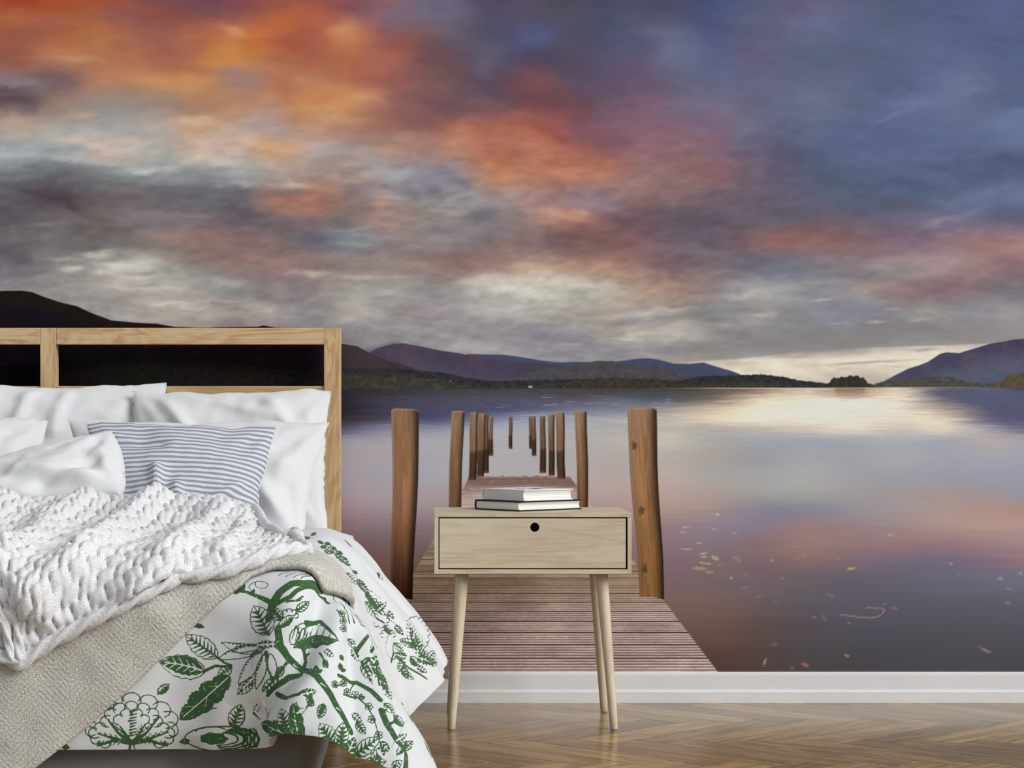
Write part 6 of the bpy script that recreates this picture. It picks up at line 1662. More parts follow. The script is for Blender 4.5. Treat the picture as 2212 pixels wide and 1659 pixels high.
s119,95:463,4517 465,4508 464,4502 464,4494 460,4489 458,4483 452,4478 450,4471 443,4466 438,4459 430,4451 421,4442
s194,97:463,4517 452,4502 443,4487 433,4466 423,4448
s183,76:460,4513 447,4510
s183,76:460,4513 463,4501
s183,76:452,4502 436,4497
s183,76:452,4502 458,4487
s183,76:445,4489 428,4481
s183,76:445,4489 449,4475
s183,76:435,4472 422,4462
s183,76:435,4472 438,4460
s119,119:502,4549 508,4548 513,4544 518,4539 518,4534 516,4530 512,4529 506,4530
s119,119:506,4535 512,4531 512,4526 512,4521 509,4518 504,4518 499,4520 494,4523
s119,119:495,4525 498,4520 496,4516 492,4514 486,4514 482,4514 477,4519 476,4524
s119,119:481,4521 477,4519 473,4515 467,4514 463,4517 460,4520 460,4526 464,4531
s119,119:465,4526 461,4525 455,4525 452,4526 451,4532 452,4537 456,4542 461,4544
s237,129:443,4629 433,4592 452,4568
s119,95:411,4627 396,4623 386,4617 376,4616 371,4609 363,4605 360,4598 355,4593 352,4583 349,4574 347,4563 346,4551
s119,95:411,4627 412,4616 409,4608 405,4598 399,4590 395,4581 386,4573 380,4564 370,4557 363,4551 355,4550 346,4551
s194,97:411,4627 392,4605 374,4586 359,4567 349,4555
s216,76:405,4620 386,4616
s216,76:405,4620 406,4606
s216,76:393,4606 373,4607
s216,76:393,4606 398,4591
s216,76:381,4593 362,4598
s216,76:381,4593 386,4575
s216,76:371,4580 355,4586
s216,76:371,4580 374,4562
s216,76:362,4568 349,4571
s216,76:362,4568 361,4552
f0,0:326,4634 326,4645 322,4646 322,4657 317,4655 317,4665 310,4660 310,4670 303,4664 302,4670 295,4663 291,4665 284,4658 280,4654 280,4654 281,4648 285,4647 285,4640 291,4644 291,4635 298,4640 298,4631 305,4637 306,4628 313,4634 314,4628 320,4633 326,4634
w140,86:325,4634 314,4646 300,4652 284,4654
w97,76:316,4643 314,4657
w97,76:316,4643 307,4639
w97,76:306,4651 304,4664
w97,76:306,4651 296,4640
w97,76:295,4654 292,4664
w97,76:295,4654 284,4646
s194,136:340,4650 319,4687 298,4714
s108,108:305,4688 307,4693 309,4695 314,4694 315,4690 314,4687 309,4684 307,4686
s108,108:301,4694 302,4699 305,4701 308,4700 310,4698 308,4694 305,4691 302,4693
s108,108:305,4701 306,4706 309,4709 314,4709 314,4706 314,4700 310,4700 307,4700
s108,108:313,4701 314,4706 317,4707 320,4706 323,4701 321,4699 318,4697 314,4699
s108,108:313,4692 314,4695 317,4699 320,4697 322,4693 321,4688 318,4688 314,4688
s173,173:315,4699 309,4696
s108,108:298,4700 300,4705 302,4707 307,4706 308,4704 308,4700 303,4696 300,4699
s108,108:298,4708 299,4712 303,4716 307,4717 308,4712 308,4709 302,4706 300,4706
s108,108:306,4713 308,4718 310,4720 314,4719 316,4717 314,4712 311,4711 308,4712
s108,108:311,4707 312,4712 315,4713 320,4712 320,4709 320,4706 315,4704 313,4705
s108,108:307,4700 307,4704 311,4706 314,4706 316,4701 315,4698 311,4695 308,4697
s173,173:312,4709 307,4706
s119,95:494,4716 502,4716 506,4718 512,4720 515,4724 519,4725 521,4730 524,4733 525,4737 529,4742 529,4747 530,4752
s119,95:494,4716 493,4723 494,4726 494,4731 499,4735 500,4739 505,4742 507,4745 512,4747 518,4749 524,4751 530,4752
s194,97:494,4716 502,4725 511,4735 519,4743 528,4750
s183,76:496,4719 506,4719
s183,76:496,4719 494,4727
s183,76:503,4726 515,4725
s183,76:503,4726 500,4736
s183,76:511,4734 523,4733
s183,76:511,4734 506,4742
s183,76:518,4741 528,4741
s183,76:518,4741 518,4748
s270,129:478,4701 502,4725 518,4735
s485,270:545,4804 446,4844 391,4840 374,4826
f0,0:391,4906 386,4910 382,4908 377,4910 375,4905 370,4908 369,4903 365,4904 365,4898 362,4898 362,4892 357,4891 356,4886 356,4882 356,4882 361,4881 363,4883 368,4881 371,4885 375,4883 377,4887 382,4886 382,4891 387,4889 386,4895 391,4896 391,4901 391,4906
w140,86:390,4905 380,4899 369,4892 361,4885
w97,76:382,4900 374,4904
w97,76:382,4900 381,4892
w97,76:374,4896 366,4898
w97,76:374,4896 374,4886
w97,76:367,4891 358,4892
w97,76:367,4891 366,4881
s119,95:289,4849 301,4855 305,4859 310,4863 312,4869 315,4874 314,4880 316,4885 314,4890 314,4895 309,4901 305,4907
s119,95:289,4849 279,4854 278,4860 274,4866 277,4871 276,4876 279,4881 280,4887 287,4892 290,4898 297,4902 305,4907
s194,97:289,4849 292,4863 296,4878 302,4892 304,4904
s259,76:290,4854 303,4860
s259,76:290,4854 279,4861
s259,76:291,4863 309,4869
s259,76:291,4863 278,4870
s259,76:295,4873 313,4879
s259,76:295,4873 281,4880
s259,76:297,4881 314,4887
s259,76:297,4881 285,4889
s259,76:301,4891 312,4897
s259,76:301,4891 293,4898
f0,0:151,4808 153,4821 147,4820 151,4835 141,4826 145,4839 135,4831 136,4841 127,4832 126,4840 117,4833 116,4838 108,4833 103,4832 103,4832 103,4824 105,4820 105,4809 110,4813 109,4801 116,4805 115,4794 122,4800 122,4790 131,4798 132,4792 142,4801 151,4808
w140,86:148,4808 134,4812 120,4820 107,4829
w97,76:138,4810 139,4826
w97,76:138,4810 125,4802
w97,76:126,4815 128,4832
w97,76:126,4815 114,4807
w97,76:116,4822 116,4837
w97,76:116,4822 105,4816
s119,95:126,4840 129,4854 128,4861 127,4868 122,4870 120,4876 115,4878 110,4881 104,4881 98,4884 91,4884 83,4881
s119,95:126,4840 115,4835 109,4837 103,4837 99,4840 94,4843 92,4850 87,4851 87,4860 85,4866 84,4874 83,4881
s194,97:126,4840 116,4850 104,4862 94,4873 86,4880
s259,76:122,4844 126,4860
s259,76:122,4844 110,4838
s259,76:114,4851 120,4870
s259,76:114,4851 98,4844
s259,76:105,4861 110,4878
s259,76:105,4861 91,4854
s259,76:98,4869 99,4882
s259,76:98,4869 85,4866
f0,0:284,5042 280,5035 279,5029 278,5024 281,5020 281,5015 284,5012 289,5012 291,5010 292,5006 295,5002 294,4997 298,4996 302,4994 303,4991 311,4993 315,4992 316,4988 320,4987 322,4983 327,4982 332,4982 338,4981 344,4982 350,4982 350,4982 352,4988 351,4993 352,4999 350,5001 351,5006 350,5011 345,5012 345,5016 340,5017 338,5019 339,5026 337,5028 333,5030 332,5035 326,5035 323,5036 319,5037 314,5038 314,5042 309,5044 303,5044 301,5046 294,5045 284,5042
w119,76:285,5040 303,5024 325,5006 346,4987
w76,65:299,5029 296,5013
w76,65:314,5016 332,5017
w76,65:330,5001 327,4987
s119,95:43,4981 27,4977 20,4970 11,4965 8,4958 0,4952
s119,95:-350,3809 -346,3829
s119,95:-7,4928 -10,4920 -10,4910 -9,4899
s119,95:43,4981 46,4968 44,4958 44,4949 38,4941 36,4933 28,4926 24,4918 15,4912 9,4906 1,4903 -9,4899
s194,97:43,4981 28,4959
s194,97:3,4917 -6,4902
s280,76:38,4974 20,4969
s280,76:38,4974 42,4958
s280,76:28,4960 8,4958
s280,76:28,4960 37,4943
s280,76:20,4946 1,4945
s280,76:20,4946 27,4929
s280,76:-5,4931
s280,76:18,4916
s280,76:4,4921 -10,4916
s280,76:4,4921 6,4906
f0,0:20,4886 16,4907 9,4904 10,4915 2,4909 2,4917 -5,4911 -7,4919 -16,4913 -16,4917 -23,4914 -322,3959 -24,4903 -25,4893 -20,4894 -20,4884 -13,4887 -14,4878 -6,4883 -6,4874 2,4880 3,4875 11,4881 20,4886
w140,86:-292,3827 -298,3879
w140,86:-11,4901 -23,4910
w97,76:8,4891 6,4903
w97,76:8,4891 -4,4886
w97,76:-4,4898 -4,4911
w97,76:-4,4898 -16,4891
w97,76:-16,4916
w97,76:-26,4899
f0,0:-57,4918 -61,4908 -65,4896 -70,4881 -76,4866 -86,4841 -99,4810 -111,4779 -120,4754 -120,4754 -120,4771 -120,4790 -109,4818 -103,4841 -86,4874 -79,4893 -66,4908 -57,4918
s119,97:-57,4918 -55,4907 -53,4895 -58,4883 -58,4871 -68,4854 -75,4834 -100,4790 -120,4754
s129,65:-61,4907 -60,4897
s129,65:-66,4894 -61,4884
s129,65:-71,4879 -65,4869
s129,65:-78,4860 -70,4853
s129,65:-90,4832 -82,4826
s129,65:-103,4798 -103,4783
s119,95:-59,4977 -65,4976 -69,4972 -72,4970 -74,4964 -78,4959 -78,4951 -82,4945 -82,4935 -83,4926
s119,95:-376,3922 -370,3930
s119,95:-45,4953 -48,4951 -50,4945 -54,4943 -58,4939 -63,4936 -67,4932 -75,4928 -83,4926
s194,97:-46,4976 -54,4966 -63,4956
s194,97:-81,4928
s183,76:-59,4976
s183,76:-46,4960
s183,76:-56,4965 -69,4970
s183,76:-56,4965 -50,4951
s183,76:-62,4957 -76,4959
s183,76:-62,4957 -58,4941
s183,76:-70,4946 -80,4946
s183,76:-70,4946 -68,4934
f0,0:190,4492 193,4507 188,4508 191,4522 184,4517 188,4532 171,4533 172,4543 164,4540 164,4547 158,4547 152,4550 152,4550 152,4542 157,4537 158,4514 164,4514 164,4502 74,3886 177,4488 183,4491 190,4492
w140,86:188,4492 178,4508 167,4524 158,4544
w97,76:182,4504 182,4520
w97,76:62,3817
w97,76:172,4517 173,4534
w97,76:50,3829
w97,76:164,4532 164,4544
w97,76:164,4532 154,4534
s119,95:217,4465 220,4486 217,4488 213,4491 208,4488 204,4493 198,4488 194,4490 188,4488 183,4489 178,4489 173,4487
s119,95:217,4465 205,4443 199,4441 194,4438 190,4443 187,4445 184,4452 182,4455 180,4464
s119,95:92,3873 86,3881
s119,95:173,4487
s194,97:217,4465 202,4461
s194,97:182,4476 176,4484
s183,76:212,4460 213,4482
s183,76:212,4460 199,4443
s183,76:201,4461 205,4487
s183,76:201,4461 189,4447
s183,76:194,4467 194,4486
s183,76:194,4467 182,4456
s183,76:184,4487
s183,76:92,3800 92,3875
f0,0:95,4547 88,4553 81,4560 74,4564 67,4568 60,4572 50,4572 40,4568 27,4556 27,4556 50,4593 64,4600 70,4594 80,4594 84,4583 90,4576 92,4562 95,4547
s119,97:95,4547 82,4541 50,4472 33,4443
s119,97:6,4415 -5,4404 9,4482 27,4556
s129,65:87,4554 78,4550
s129,65:80,4561 60,4525
s129,65:73,4567 11,4398
s129,65:65,4571 4,4408
s129,65:56,4572 8,4454
s129,65:47,4571 8,4485
s119,95:45,4610 48,4628 46,4636 44,4646
s119,95:38,4657 32,4657 28,4661 20,4657 14,4655 -3,4630 -26,4587
s119,95:45,4610 24,4573 6,4541 -11,4507 -15,4511 -24,4502 -26,4514 -31,4514 -30,4534 -32,4542 -29,4564 -26,4587
s194,97:45,4610 32,4615 14,4609 -7,4594 -22,4588
s237,76:41,4613 44,4634
s237,76:41,4613 8,4547
s237,76:-100,4016
s237,76:29,4614 -15,4517
s237,76:15,4610 28,4655
s237,76:15,4610 -25,4525
s237,76:-2,4598 14,4652
s237,76:-2,4598 -30,4546
s270,162:218,4271 122,4338 75,4466 16,4504
f0,0:-21,2592 -25,2606 -29,2601 -34,2617 -40,2601 -45,2617 -49,2597 -53,2612 -59,2590 -64,2600 -69,2581 -73,2584 -78,2570 -83,2562 -83,2562 -78,2553 -73,2557 -69,2546 -63,2556 -59,2542 -54,2558 -49,2543 -45,2561 -39,2550 -34,2569 -29,2564 -25,2581 -21,2592
w140,86:-22,2591 -40,2583 -58,2573 -76,2564
w97,76:-35,2585 -43,2597
w97,76:-35,2585 -43,2564
w97,76:-50,2578 -58,2593
w97,76:-50,2578 -57,2554
w97,76:-64,2570 -72,2582
w97,76:-64,2570 -72,2552
s119,95:-76,2708 -82,2724 -88,2721 -94,2724 -100,2713 -106,2709 -112,2691 -117,2683 -121,2666 -125,2655 -130,2638 -135,2623
s119,95:-76,2708 -82,2672 -87,2658 -91,2644 -95,2638 -101,2627 -106,2625 -112,2619 -117,2619 -123,2617 -129,2619 -135,2623
s194,97:-76,2708 -93,2681 -106,2659 -120,2640 -131,2626
s183,76:-82,2698 -89,2717
s183,76:-82,2698 -88,2660
s183,76:-94,2678 -101,2705
s183,76:-94,2678 -99,2637
s183,76:-106,2660 -113,2684
s183,76:-106,2660 -110,2626
s183,76:-117,2644 -124,2654
s183,76:-117,2644 -122,2620
f0,0:14,2707 6,2701 -3,2694 -10,2691 -16,2688 -22,2685 -31,2681 -39,2675 -46,2671 -46,2671 -36,2698 -28,2725 -21,2731 -11,2752 -4,2743 2,2746 8,2727 14,2707
s119,97:14,2707 3,2676 -4,2654 -10,2653 -19,2638 -27,2646 -34,2642 -40,2657 -46,2671
s129,65:5,2699 -3,2681
s129,65:-4,2693 -10,2666
s129,65:-10,2692 -17,2656
s129,65:-17,2687 -27,2651
s129,65:-27,2681 -34,2651
s129,65:-34,2678 -40,2657
f0,0:-228,2591 -236,2600 -239,2592 -246,2603 -249,2584 -256,2595 -257,2575 -264,2585 -266,2563 -272,2567 -273,2548 -279,2548 -280,2534 -284,2524 -284,2524 -277,2520 -273,2526 -266,2519 -263,2532 -256,2522 -255,2538 -247,2530 -246,2547 -239,2541 -238,2560 -232,2558 -231,2577 -228,2591
w140,86:-230,2588 -244,2569 -261,2549 -278,2530
w97,76:-241,2573 -251,2580
w97,76:-241,2573 -245,2551
w97,76:-254,2558 -265,2567
w97,76:-254,2558 -257,2534
w97,76:-267,2542 -277,2547
w97,76:-267,2542 -271,2522
s119,95:-196,2780 -204,2789 -211,2783 -218,2782 -224,2771 -231,2765 -236,2749 -241,2741 -245,2722 -251,2710 -256,2690 -261,2671
s119,95:-196,2780 -200,2752 -205,2736 -209,2717 -215,2709 -221,2692 -227,2687 -232,2678 -240,2676 -246,2670 -254,2669 -261,2671
s194,97:-196,2780 -213,2753 -228,2724 -244,2696 -257,2677
s183,76:-202,2772 -212,2779
s183,76:-202,2772 -207,2736
s183,76:-214,2750 -226,2763
s183,76:-214,2750 -219,2705
s183,76:-226,2727 -238,2739
s183,76:-226,2727 -232,2684
s183,76:-239,2704 -250,2709
s183,76:-239,2704 -245,2674
f0,0:220,2732 218,2759 212,2745 211,2774 206,2746 200,2769 197,2737 194,2761 188,2724 185,2741 182,2711 176,2713 171,2689 169,2680 169,2680 171,2670 176,2674 181,2662 183,2674 188,2659 193,2679 195,2660 200,2684 205,2670 207,2694 212,2688 218,2717 220,2732
w140,86:218,2730 206,2716 188,2697 174,2685
w97,76:207,2718 201,2737
w97,76:207,2718 200,2686
w97,76:195,2703 188,2727
w97,76:195,2703 188,2672
w97,76:183,2693 176,2710
w97,76:183,2693 176,2667
s119,95:314,3047 308,3090 302,3095 296,3107 290,3084 284,3082 272,3003 266,2987 254,2904 248,2878 236,2823 230,2790
s119,95:314,3047 302,2939 290,2858 284,2828 278,2819 271,2797 264,2792 255,2774 248,2776 242,2772 236,2781 230,2790
s194,97:314,3047 290,2958 271,2896 248,2824 236,2802
s183,76:308,3029 302,3096
s183,76:308,3029 290,2871
s183,76:290,2967 284,3041
s183,76:290,2967 273,2812
s183,76:272,2892 266,2963
s183,76:272,2892 260,2793
s183,76:254,2836 248,2868
s183,76:254,2836 244,2780
s237,129:120,2636 37,2622 -32,2575
f0,0:52,2590 49,2601 44,2596 40,2608 36,2597 32,2608 27,2594 24,2605 20,2589 15,2596 11,2583 7,2586 2,2575 -2,2570 -2,2570 2,2564 7,2565 10,2557 14,2564 19,2553 23,2565 26,2553 31,2568 35,2558 39,2573 44,2569 48,2582 52,2590
w140,86:50,2589 37,2584 20,2577 4,2572
w97,76:36,2583 29,2594
w97,76:36,2583 29,2567
w97,76:20,2577 13,2588
w97,76:20,2577 13,2562
s119,95:1136,4792 1144,4790 1150,4792 1156,4794 1160,4796 1166,4800 1167,4805 1172,4808 1172,4814 1175,4820 1176,4826 1177,4833
s119,95:1136,4792 1134,4802 1136,4808 1136,4814 1141,4817 1142,4822 1148,4824 1152,4828 1158,4830 1162,4832 1169,4832 1177,4833
s194,97:1136,4792 1146,4802 1155,4813 1166,4823 1174,4832
s183,76:1138,4796 1150,4794
s183,76:1138,4796 1136,4808
s183,76:1147,4803 1160,4800
s183,76:1147,4803 1142,4817
s183,76:1154,4812 1168,4808
s183,76:1154,4812 1152,4826
s183,76:1163,4820 1174,4820
s183,76:1163,4820 1162,4831
f0,0:987,4777 981,4772 976,4766 971,4762 966,4758 961,4754 956,4748 950,4744 944,4740 944,4740 945,4749 947,4759 952,4763 956,4771 962,4772 968,4777 978,4777 987,4777
s119,97:987,4777 986,4766 985,4757 980,4754 976,4745 968,4744 963,4739 954,4740 944,4740
s129,65:981,4772 980,4765
s129,65:975,4766 976,4757
s129,65:969,4761 973,4750
s129,65:964,4756 967,4745
s129,65:959,4753 960,4742
s129,65:953,4748 952,4738
f0,0:628,4824 632,4821 635,4824 639,4821 640,4826 644,4826 645,4830 649,4831 649,4836 652,4835 651,4840 654,4843 654,4847 654,4851 654,4851 650,4851 649,4850 644,4850 644,4847 640,4849 639,4844 636,4844 635,4839 632,4839 632,4834 628,4833 628,4828 628,4824
w140,86:629,4825 638,4832 644,4839 652,4849
w97,76:635,4830 641,4829
w97,76:635,4830 636,4838
w97,76:642,4836 648,4834
w97,76:642,4836 641,4844
w97,76:648,4843 653,4843
w97,76:648,4843 648,4850
s173,86:654,4851 639,4878
s237,108:836,4850 806,4826 764,4826
f0,0:865,4525 853,4537 837,4541 816,4538 832,4524 848,4520
f0,0:1336,4960 1327,4971 1316,4976 1299,4967 1313,4953 1323,4953
f0,0:1052,4693 1048,4700 1041,4703 1031,4700 1038,4692 1045,4689
f0,0:-238,4916 -237,4908 -238,4901 -239,4896 -242,4893 -243,4888 -246,4886 -251,4885 -254,4883 -256,4879 -259,4876 -260,4870 -265,4870 -268,4868 -271,4866 -278,4868 -282,4868 -284,4864 -288,4863 -291,4860 -296,4860 -301,4861 -305,4860 -311,4862 -317,4865 -317,4865 -317,4871 -315,4876 -314,4882 -312,4885 -311,4890 -308,4894 -304,4895 -302,4899 -297,4899 -294,4902 -294,4908 -290,4910 -287,4912 -285,4917 -279,4915 -275,4916 -271,4917 -266,4917 -264,4921 -261,4923 -255,4922 -251,4923 -245,4921 -238,4916
w119,76:-241,4914 -261,4900 -285,4885 -312,4868
w76,65:-256,4904 -259,4887
w76,65:-274,4892 -290,4897
w76,65:-292,4881 -295,4864
s119,95:3185,4937 3174,4925 3165,4921 3155,4916 3146,4918 3137,4916 3128,4920 3119,4921 3111,4928 3103,4931 3094,4939 3086,4948
s119,95:3185,4937 3177,4951 3169,4956 3160,4963 3151,4964 3143,4968 3134,4965 3125,4967 3115,4962 3106,4961 3096,4955 3086,4948
s194,97:3185,4937 3160,4939 3135,4942 3111,4945 3091,4947
s259,76:3177,4938 3163,4923
s259,76:3177,4938 3167,4954
s259,76:3161,4939 3147,4920
s259,76:3161,4939 3152,4961
s259,76:3145,4941 3131,4922
s259,76:3145,4941 3136,4963
s259,76:3130,4943 3116,4926
s259,76:3130,4943 3120,4962
s259,76:3114,4945 3101,4934
s259,76:3114,4945 3104,4958
f0,0:3008,4891 3003,4883 2997,4875 2992,4867 2987,4859 2982,4852 2977,4844 2972,4836 2966,4828 2966,4828 2979,4831 2992,4834 2997,4842 3007,4846 3007,4857 3012,4865 3010,4878 3008,4891
s119,97:3008,4891 2995,4888 2982,4885 2977,4877 2967,4873 2967,4861 2961,4854 2964,4841 2966,4828
s129,65:3002,4882 2993,4879
s129,65:2997,4874 2983,4874
s129,65:2991,4866 2975,4867
s129,65:2986,4857 2969,4859
s129,65:2980,4849 2965,4850
s129,65:2975,4841 2963,4839
f0,0:2838,4935 2843,4930 2847,4924 2849,4920 2848,4917 2851,4912 2849,4909 2846,4907 2845,4903 2846,4900 2846,4896 2849,4891 2845,4889 2844,4886 2843,4883 2836,4882 2833,4879 2834,4875 2831,4873 2831,4869 2828,4867 2823,4865 2820,4863 2815,4861 2808,4860 2808,4860 2805,4865 2802,4870 2800,4874 2800,4878 2797,4882 2797,4886 2800,4889 2799,4893 2802,4895 2803,4898 2799,4903 2801,4906 2802,4910 2801,4914 2806,4915 2808,4918 2811,4920 2815,4923 2814,4927 2816,4929 2820,4931 2823,4934 2829,4935 2838,4935
w119,76:2837,4932 2829,4913 2820,4890 2810,4865
w76,65:2831,4918 2839,4905
w76,65:2824,4901 2809,4897
w76,65:2818,4884 2826,4870
s119,95:2698,4903 2711,4912 2720,4913 2731,4915 2738,4911 2748,4911 2754,4905 2763,4902 2769,4894 2776,4888 2781,4879 2787,4868
s119,95:2698,4903 2701,4887 2707,4880 2713,4871 2722,4869 2728,4862 2738,4863 2746,4859 2756,4861 2765,4860 2776,4864 2787,4868
s194,97:2698,4903 2720,4894 2742,4885 2764,4877 2782,4870
s259,76:2705,4900 2721,4910
s259,76:2705,4900 2710,4881
s259,76:2719,4894 2737,4909
s259,76:2719,4894 2722,4871
s259,76:2733,4889 2752,4904
s259,76:2733,4889 2736,4865
s259,76:2747,4883 2765,4896
s259,76:2747,4883 2752,4862
s259,76:2762,4878 2777,4885
s259,76:2762,4878 2768,4862
f0,0:2478,4889 2490,4889 2501,4889 2513,4889 2524,4889 2535,4889 2547,4889 2558,4889 2570,4889 2570,4889 2558,4898 2547,4907 2536,4907 2524,4912 2513,4907 2501,4907 2490,4898 2478,4889
s119,97:2478,4889 2490,4880 2501,4870 2513,4871 2524,4864 2535,4871 2547,4870 2558,4880 2570,4889
s129,65:2491,4889 2500,4883
s129,65:2503,4889 2512,4877
s129,65:2515,4889 2524,4874
s129,65:2527,4889 2536,4874
s129,65:2539,4889 2548,4875
s129,65:2551,4889 2561,4880
f0,0:2303,4918 2299,4911 2295,4906 2291,4902 2287,4901 2282,4897 2278,4898 2274,4900 2270,4900 2266,4898 2262,4896 2257,4892 2253,4895 2249,4895 2245,4895 2241,4900 2237,4903 2233,4900 2229,4902 2224,4901 2220,4903 2216,4907 2212,4909 2208,4914 2204,4920 2204,4920 2208,4924 2212,4928 2217,4932 2221,4933 2225,4937 2229,4939 2233,4937 2237,4940 2242,4937 2246,4937 2250,4943 2254,4942 2258,4943 2262,4945 2267,4940 2271,4939 2275,4937 2279,4935 2283,4937 2287,4936 2291,4933 2295,4931 2299,4926 2303,4918
w119,76:2299,4918 2274,4918 2244,4919 2211,4919
w76,65:2281,4918 2269,4906
w76,65:2258,4919 2246,4931
w76,65:2236,4919 2223,4907
s119,95:2093,4883 2108,4882 2115,4877 2123,4873 2125,4866 2132,4860 2131,4852 2134,4846 2132,4837 2133,4829 2129,4820 2125,4810
s119,95:2093,4883 2084,4871 2083,4863 2080,4854 2083,4847 2083,4839 2090,4834 2092,4827 2100,4823 2105,4817 2114,4813 2125,4810
s194,97:2093,4883 2101,4865 2109,4846 2117,4828 2123,4813
s259,76:2095,4877 2114,4875
s259,76:2095,4877 2085,4862
s259,76:2100,4866 2123,4865
s259,76:2100,4866 2086,4849
s259,76:2106,4854 2129,4853
s259,76:2106,4854 2090,4837
s259,76:2111,4842 2131,4840
s259,76:2111,4842 2098,4826
s259,76:2116,4830 2131,4826
s259,76:2116,4830 2109,4817
f0,0:1957,4934 1956,4945 1955,4955 1954,4966 1953,4976 1952,4987 1951,4998 1949,5008 1948,5019 1948,5019 1941,5007 1933,4996 1933,4985 1929,4974 1936,4964 1937,4954 1947,4944 1957,4934
s119,97:1957,4934 1965,4946 1973,4957 1971,4968 1977,4979 1969,4989 1969,4999 1958,5009 1948,5019
s129,65:1956,4946 1961,4955
s129,65:1955,4957 1965,4966
s129,65:1953,4968 1967,4978
s129,65:1952,4979 1966,4989
s129,65:1951,4991 1963,5000
s129,65:1950,5002 1958,5011
f0,0:1732,4909 1727,4903 1721,4899 1716,4897 1712,4897 1708,4894 1704,4896 1701,4899 1697,4900 1692,4899 1688,4898 1683,4895 1680,4899 1676,4900 1672,4901 1670,4907 1666,4910 1662,4909 1659,4912 1654,4912 1651,4915 1648,4919 1645,4922 1642,4928 1640,4934 1640,4934 1645,4938 1650,4941 1655,4944 1659,4944 1664,4946 1668,4947 1672,4945 1676,4946 1679,4942 1683,4942 1689,4946 1692,4944 1696,4944 1701,4945 1703,4940 1707,4938 1710,4935 1714,4931 1718,4933 1722,4931 1725,4926 1728,4924 1731,4918 1732,4909
w119,76:1729,4910 1705,4917 1677,4924 1646,4933
w76,65:1711,4915 1697,4906
w76,65:1690,4921 1682,4936
w76,65:1669,4926 1655,4917
s119,95:1620,4923 1606,4916 1597,4917 1587,4916 1581,4921 1573,4922 1568,4929 1561,4933 1558,4942 1552,4948 1549,4959 1547,4970
s119,95:1620,4923 1620,4939 1616,4946 1613,4956 1606,4959 1601,4967 1592,4968 1586,4972 1576,4972 1568,4974 1558,4972 1547,4970
s194,97:1620,4923 1602,4935 1584,4946 1565,4958 1551,4967
s259,76:1614,4927 1597,4919
s259,76:1614,4927 1614,4946
s259,76:1602,4934 1583,4923
s259,76:1602,4934 1605,4957
s259,76:1591,4942 1571,4930
s259,76:1591,4942 1593,4965
s259,76:1579,4949 1561,4940
s259,76:1579,4949 1580,4970
s259,76:1567,4957 1552,4952
s259,76:1567,4957 1565,4972
f0,0:3232,4785 3229,4795 3226,4804 3223,4814 3220,4823 3218,4833 3215,4842 3212,4851 3209,4861 3209,4861 3203,4849 3198,4837 3200,4827 3198,4816 3206,4808 3209,4799 3220,4792 3232,4785
s119,97:3232,4785 3237,4797 3244,4809 3240,4819 3244,4830 3235,4838 3232,4847 3220,4854 3209,4861
s129,65:3229,4795 3232,4805
s129,65:3226,4805 3234,4816
s129,65:3223,4816 3234,4827
s129,65:3220,4826 3232,4838
s129,65:3217,4836 3227,4847
s129,65:3214,4846 3220,4856
f0,0:3015,4754 3020,4748 3024,4743 3026,4738 3025,4734 3027,4729 3026,4725 3022,4722 3021,4719 3022,4714 3022,4710 3024,4705 3020,4702 3019,4699 3018,4695 3011,4693 3008,4691 3009,4686 3006,4683 3005,4679 3002,4676 2997,4674 2994,4671 2988,4669 2981,4668 2981,4668 2978,4673 2976,4678 2974,4683 2974,4687 2972,4692 2971,4697 2974,4700 2973,4704 2977,4707 2978,4711 2974,4716 2976,4720 2977,4723 2977,4728 2982,4730 2985,4733 2988,4736 2991,4739 2991,4743 2993,4746 2997,4749 3000,4752 3006,4754 3015,4754
w119,76:3014,4751 3005,4728 2995,4702 2984,4674
w76,65:3008,4735 3015,4720
w76,65:3000,4715 2984,4709
w76,65:2992,4695 3000,4680
s119,95:2870,4739 2873,4723 2870,4715 2868,4705 2862,4701 2858,4693 2850,4691 2845,4685 2835,4684 2828,4681 2817,4681 2806,4682
s119,95:2870,4739 2855,4743 2846,4741 2836,4741 2831,4735 2823,4732 2820,4724 2814,4720 2812,4710 2808,4703 2807,4693 2806,4682
s194,97:2870,4739 2854,4724 2838,4710 2822,4696 2809,4684
s259,76:2864,4734 2867,4715
s259,76:2864,4734 2846,4739
s259,76:2854,4725 2860,4703
s259,76:2854,4725 2833,4733
s259,76:2844,4716 2851,4693
s259,76:2844,4716 2823,4724
s259,76:2834,4707 2838,4686
s259,76:2834,4707 2814,4713
s259,76:2824,4698 2824,4682
s259,76:2824,4698 2808,4700
f0,0:2683,4768 2671,4771 2660,4773 2648,4775 2636,4777 2625,4779 2613,4782 2602,4784 2590,4786 2590,4786 2600,4775 2610,4764 2621,4761 2632,4754 2645,4757 2656,4755 2670,4762 2683,4768
s119,97:2683,4768 2673,4779 2663,4791 2651,4792 2641,4801 2628,4797 2617,4800 2603,4792 2590,4786
s129,65:2671,4771 2662,4779
s129,65:2658,4773 2651,4786
s129,65:2646,4775 2639,4791
s129,65:2633,4778 2627,4794
s129,65:2621,4780 2614,4795
s129,65:2609,4782 2601,4793
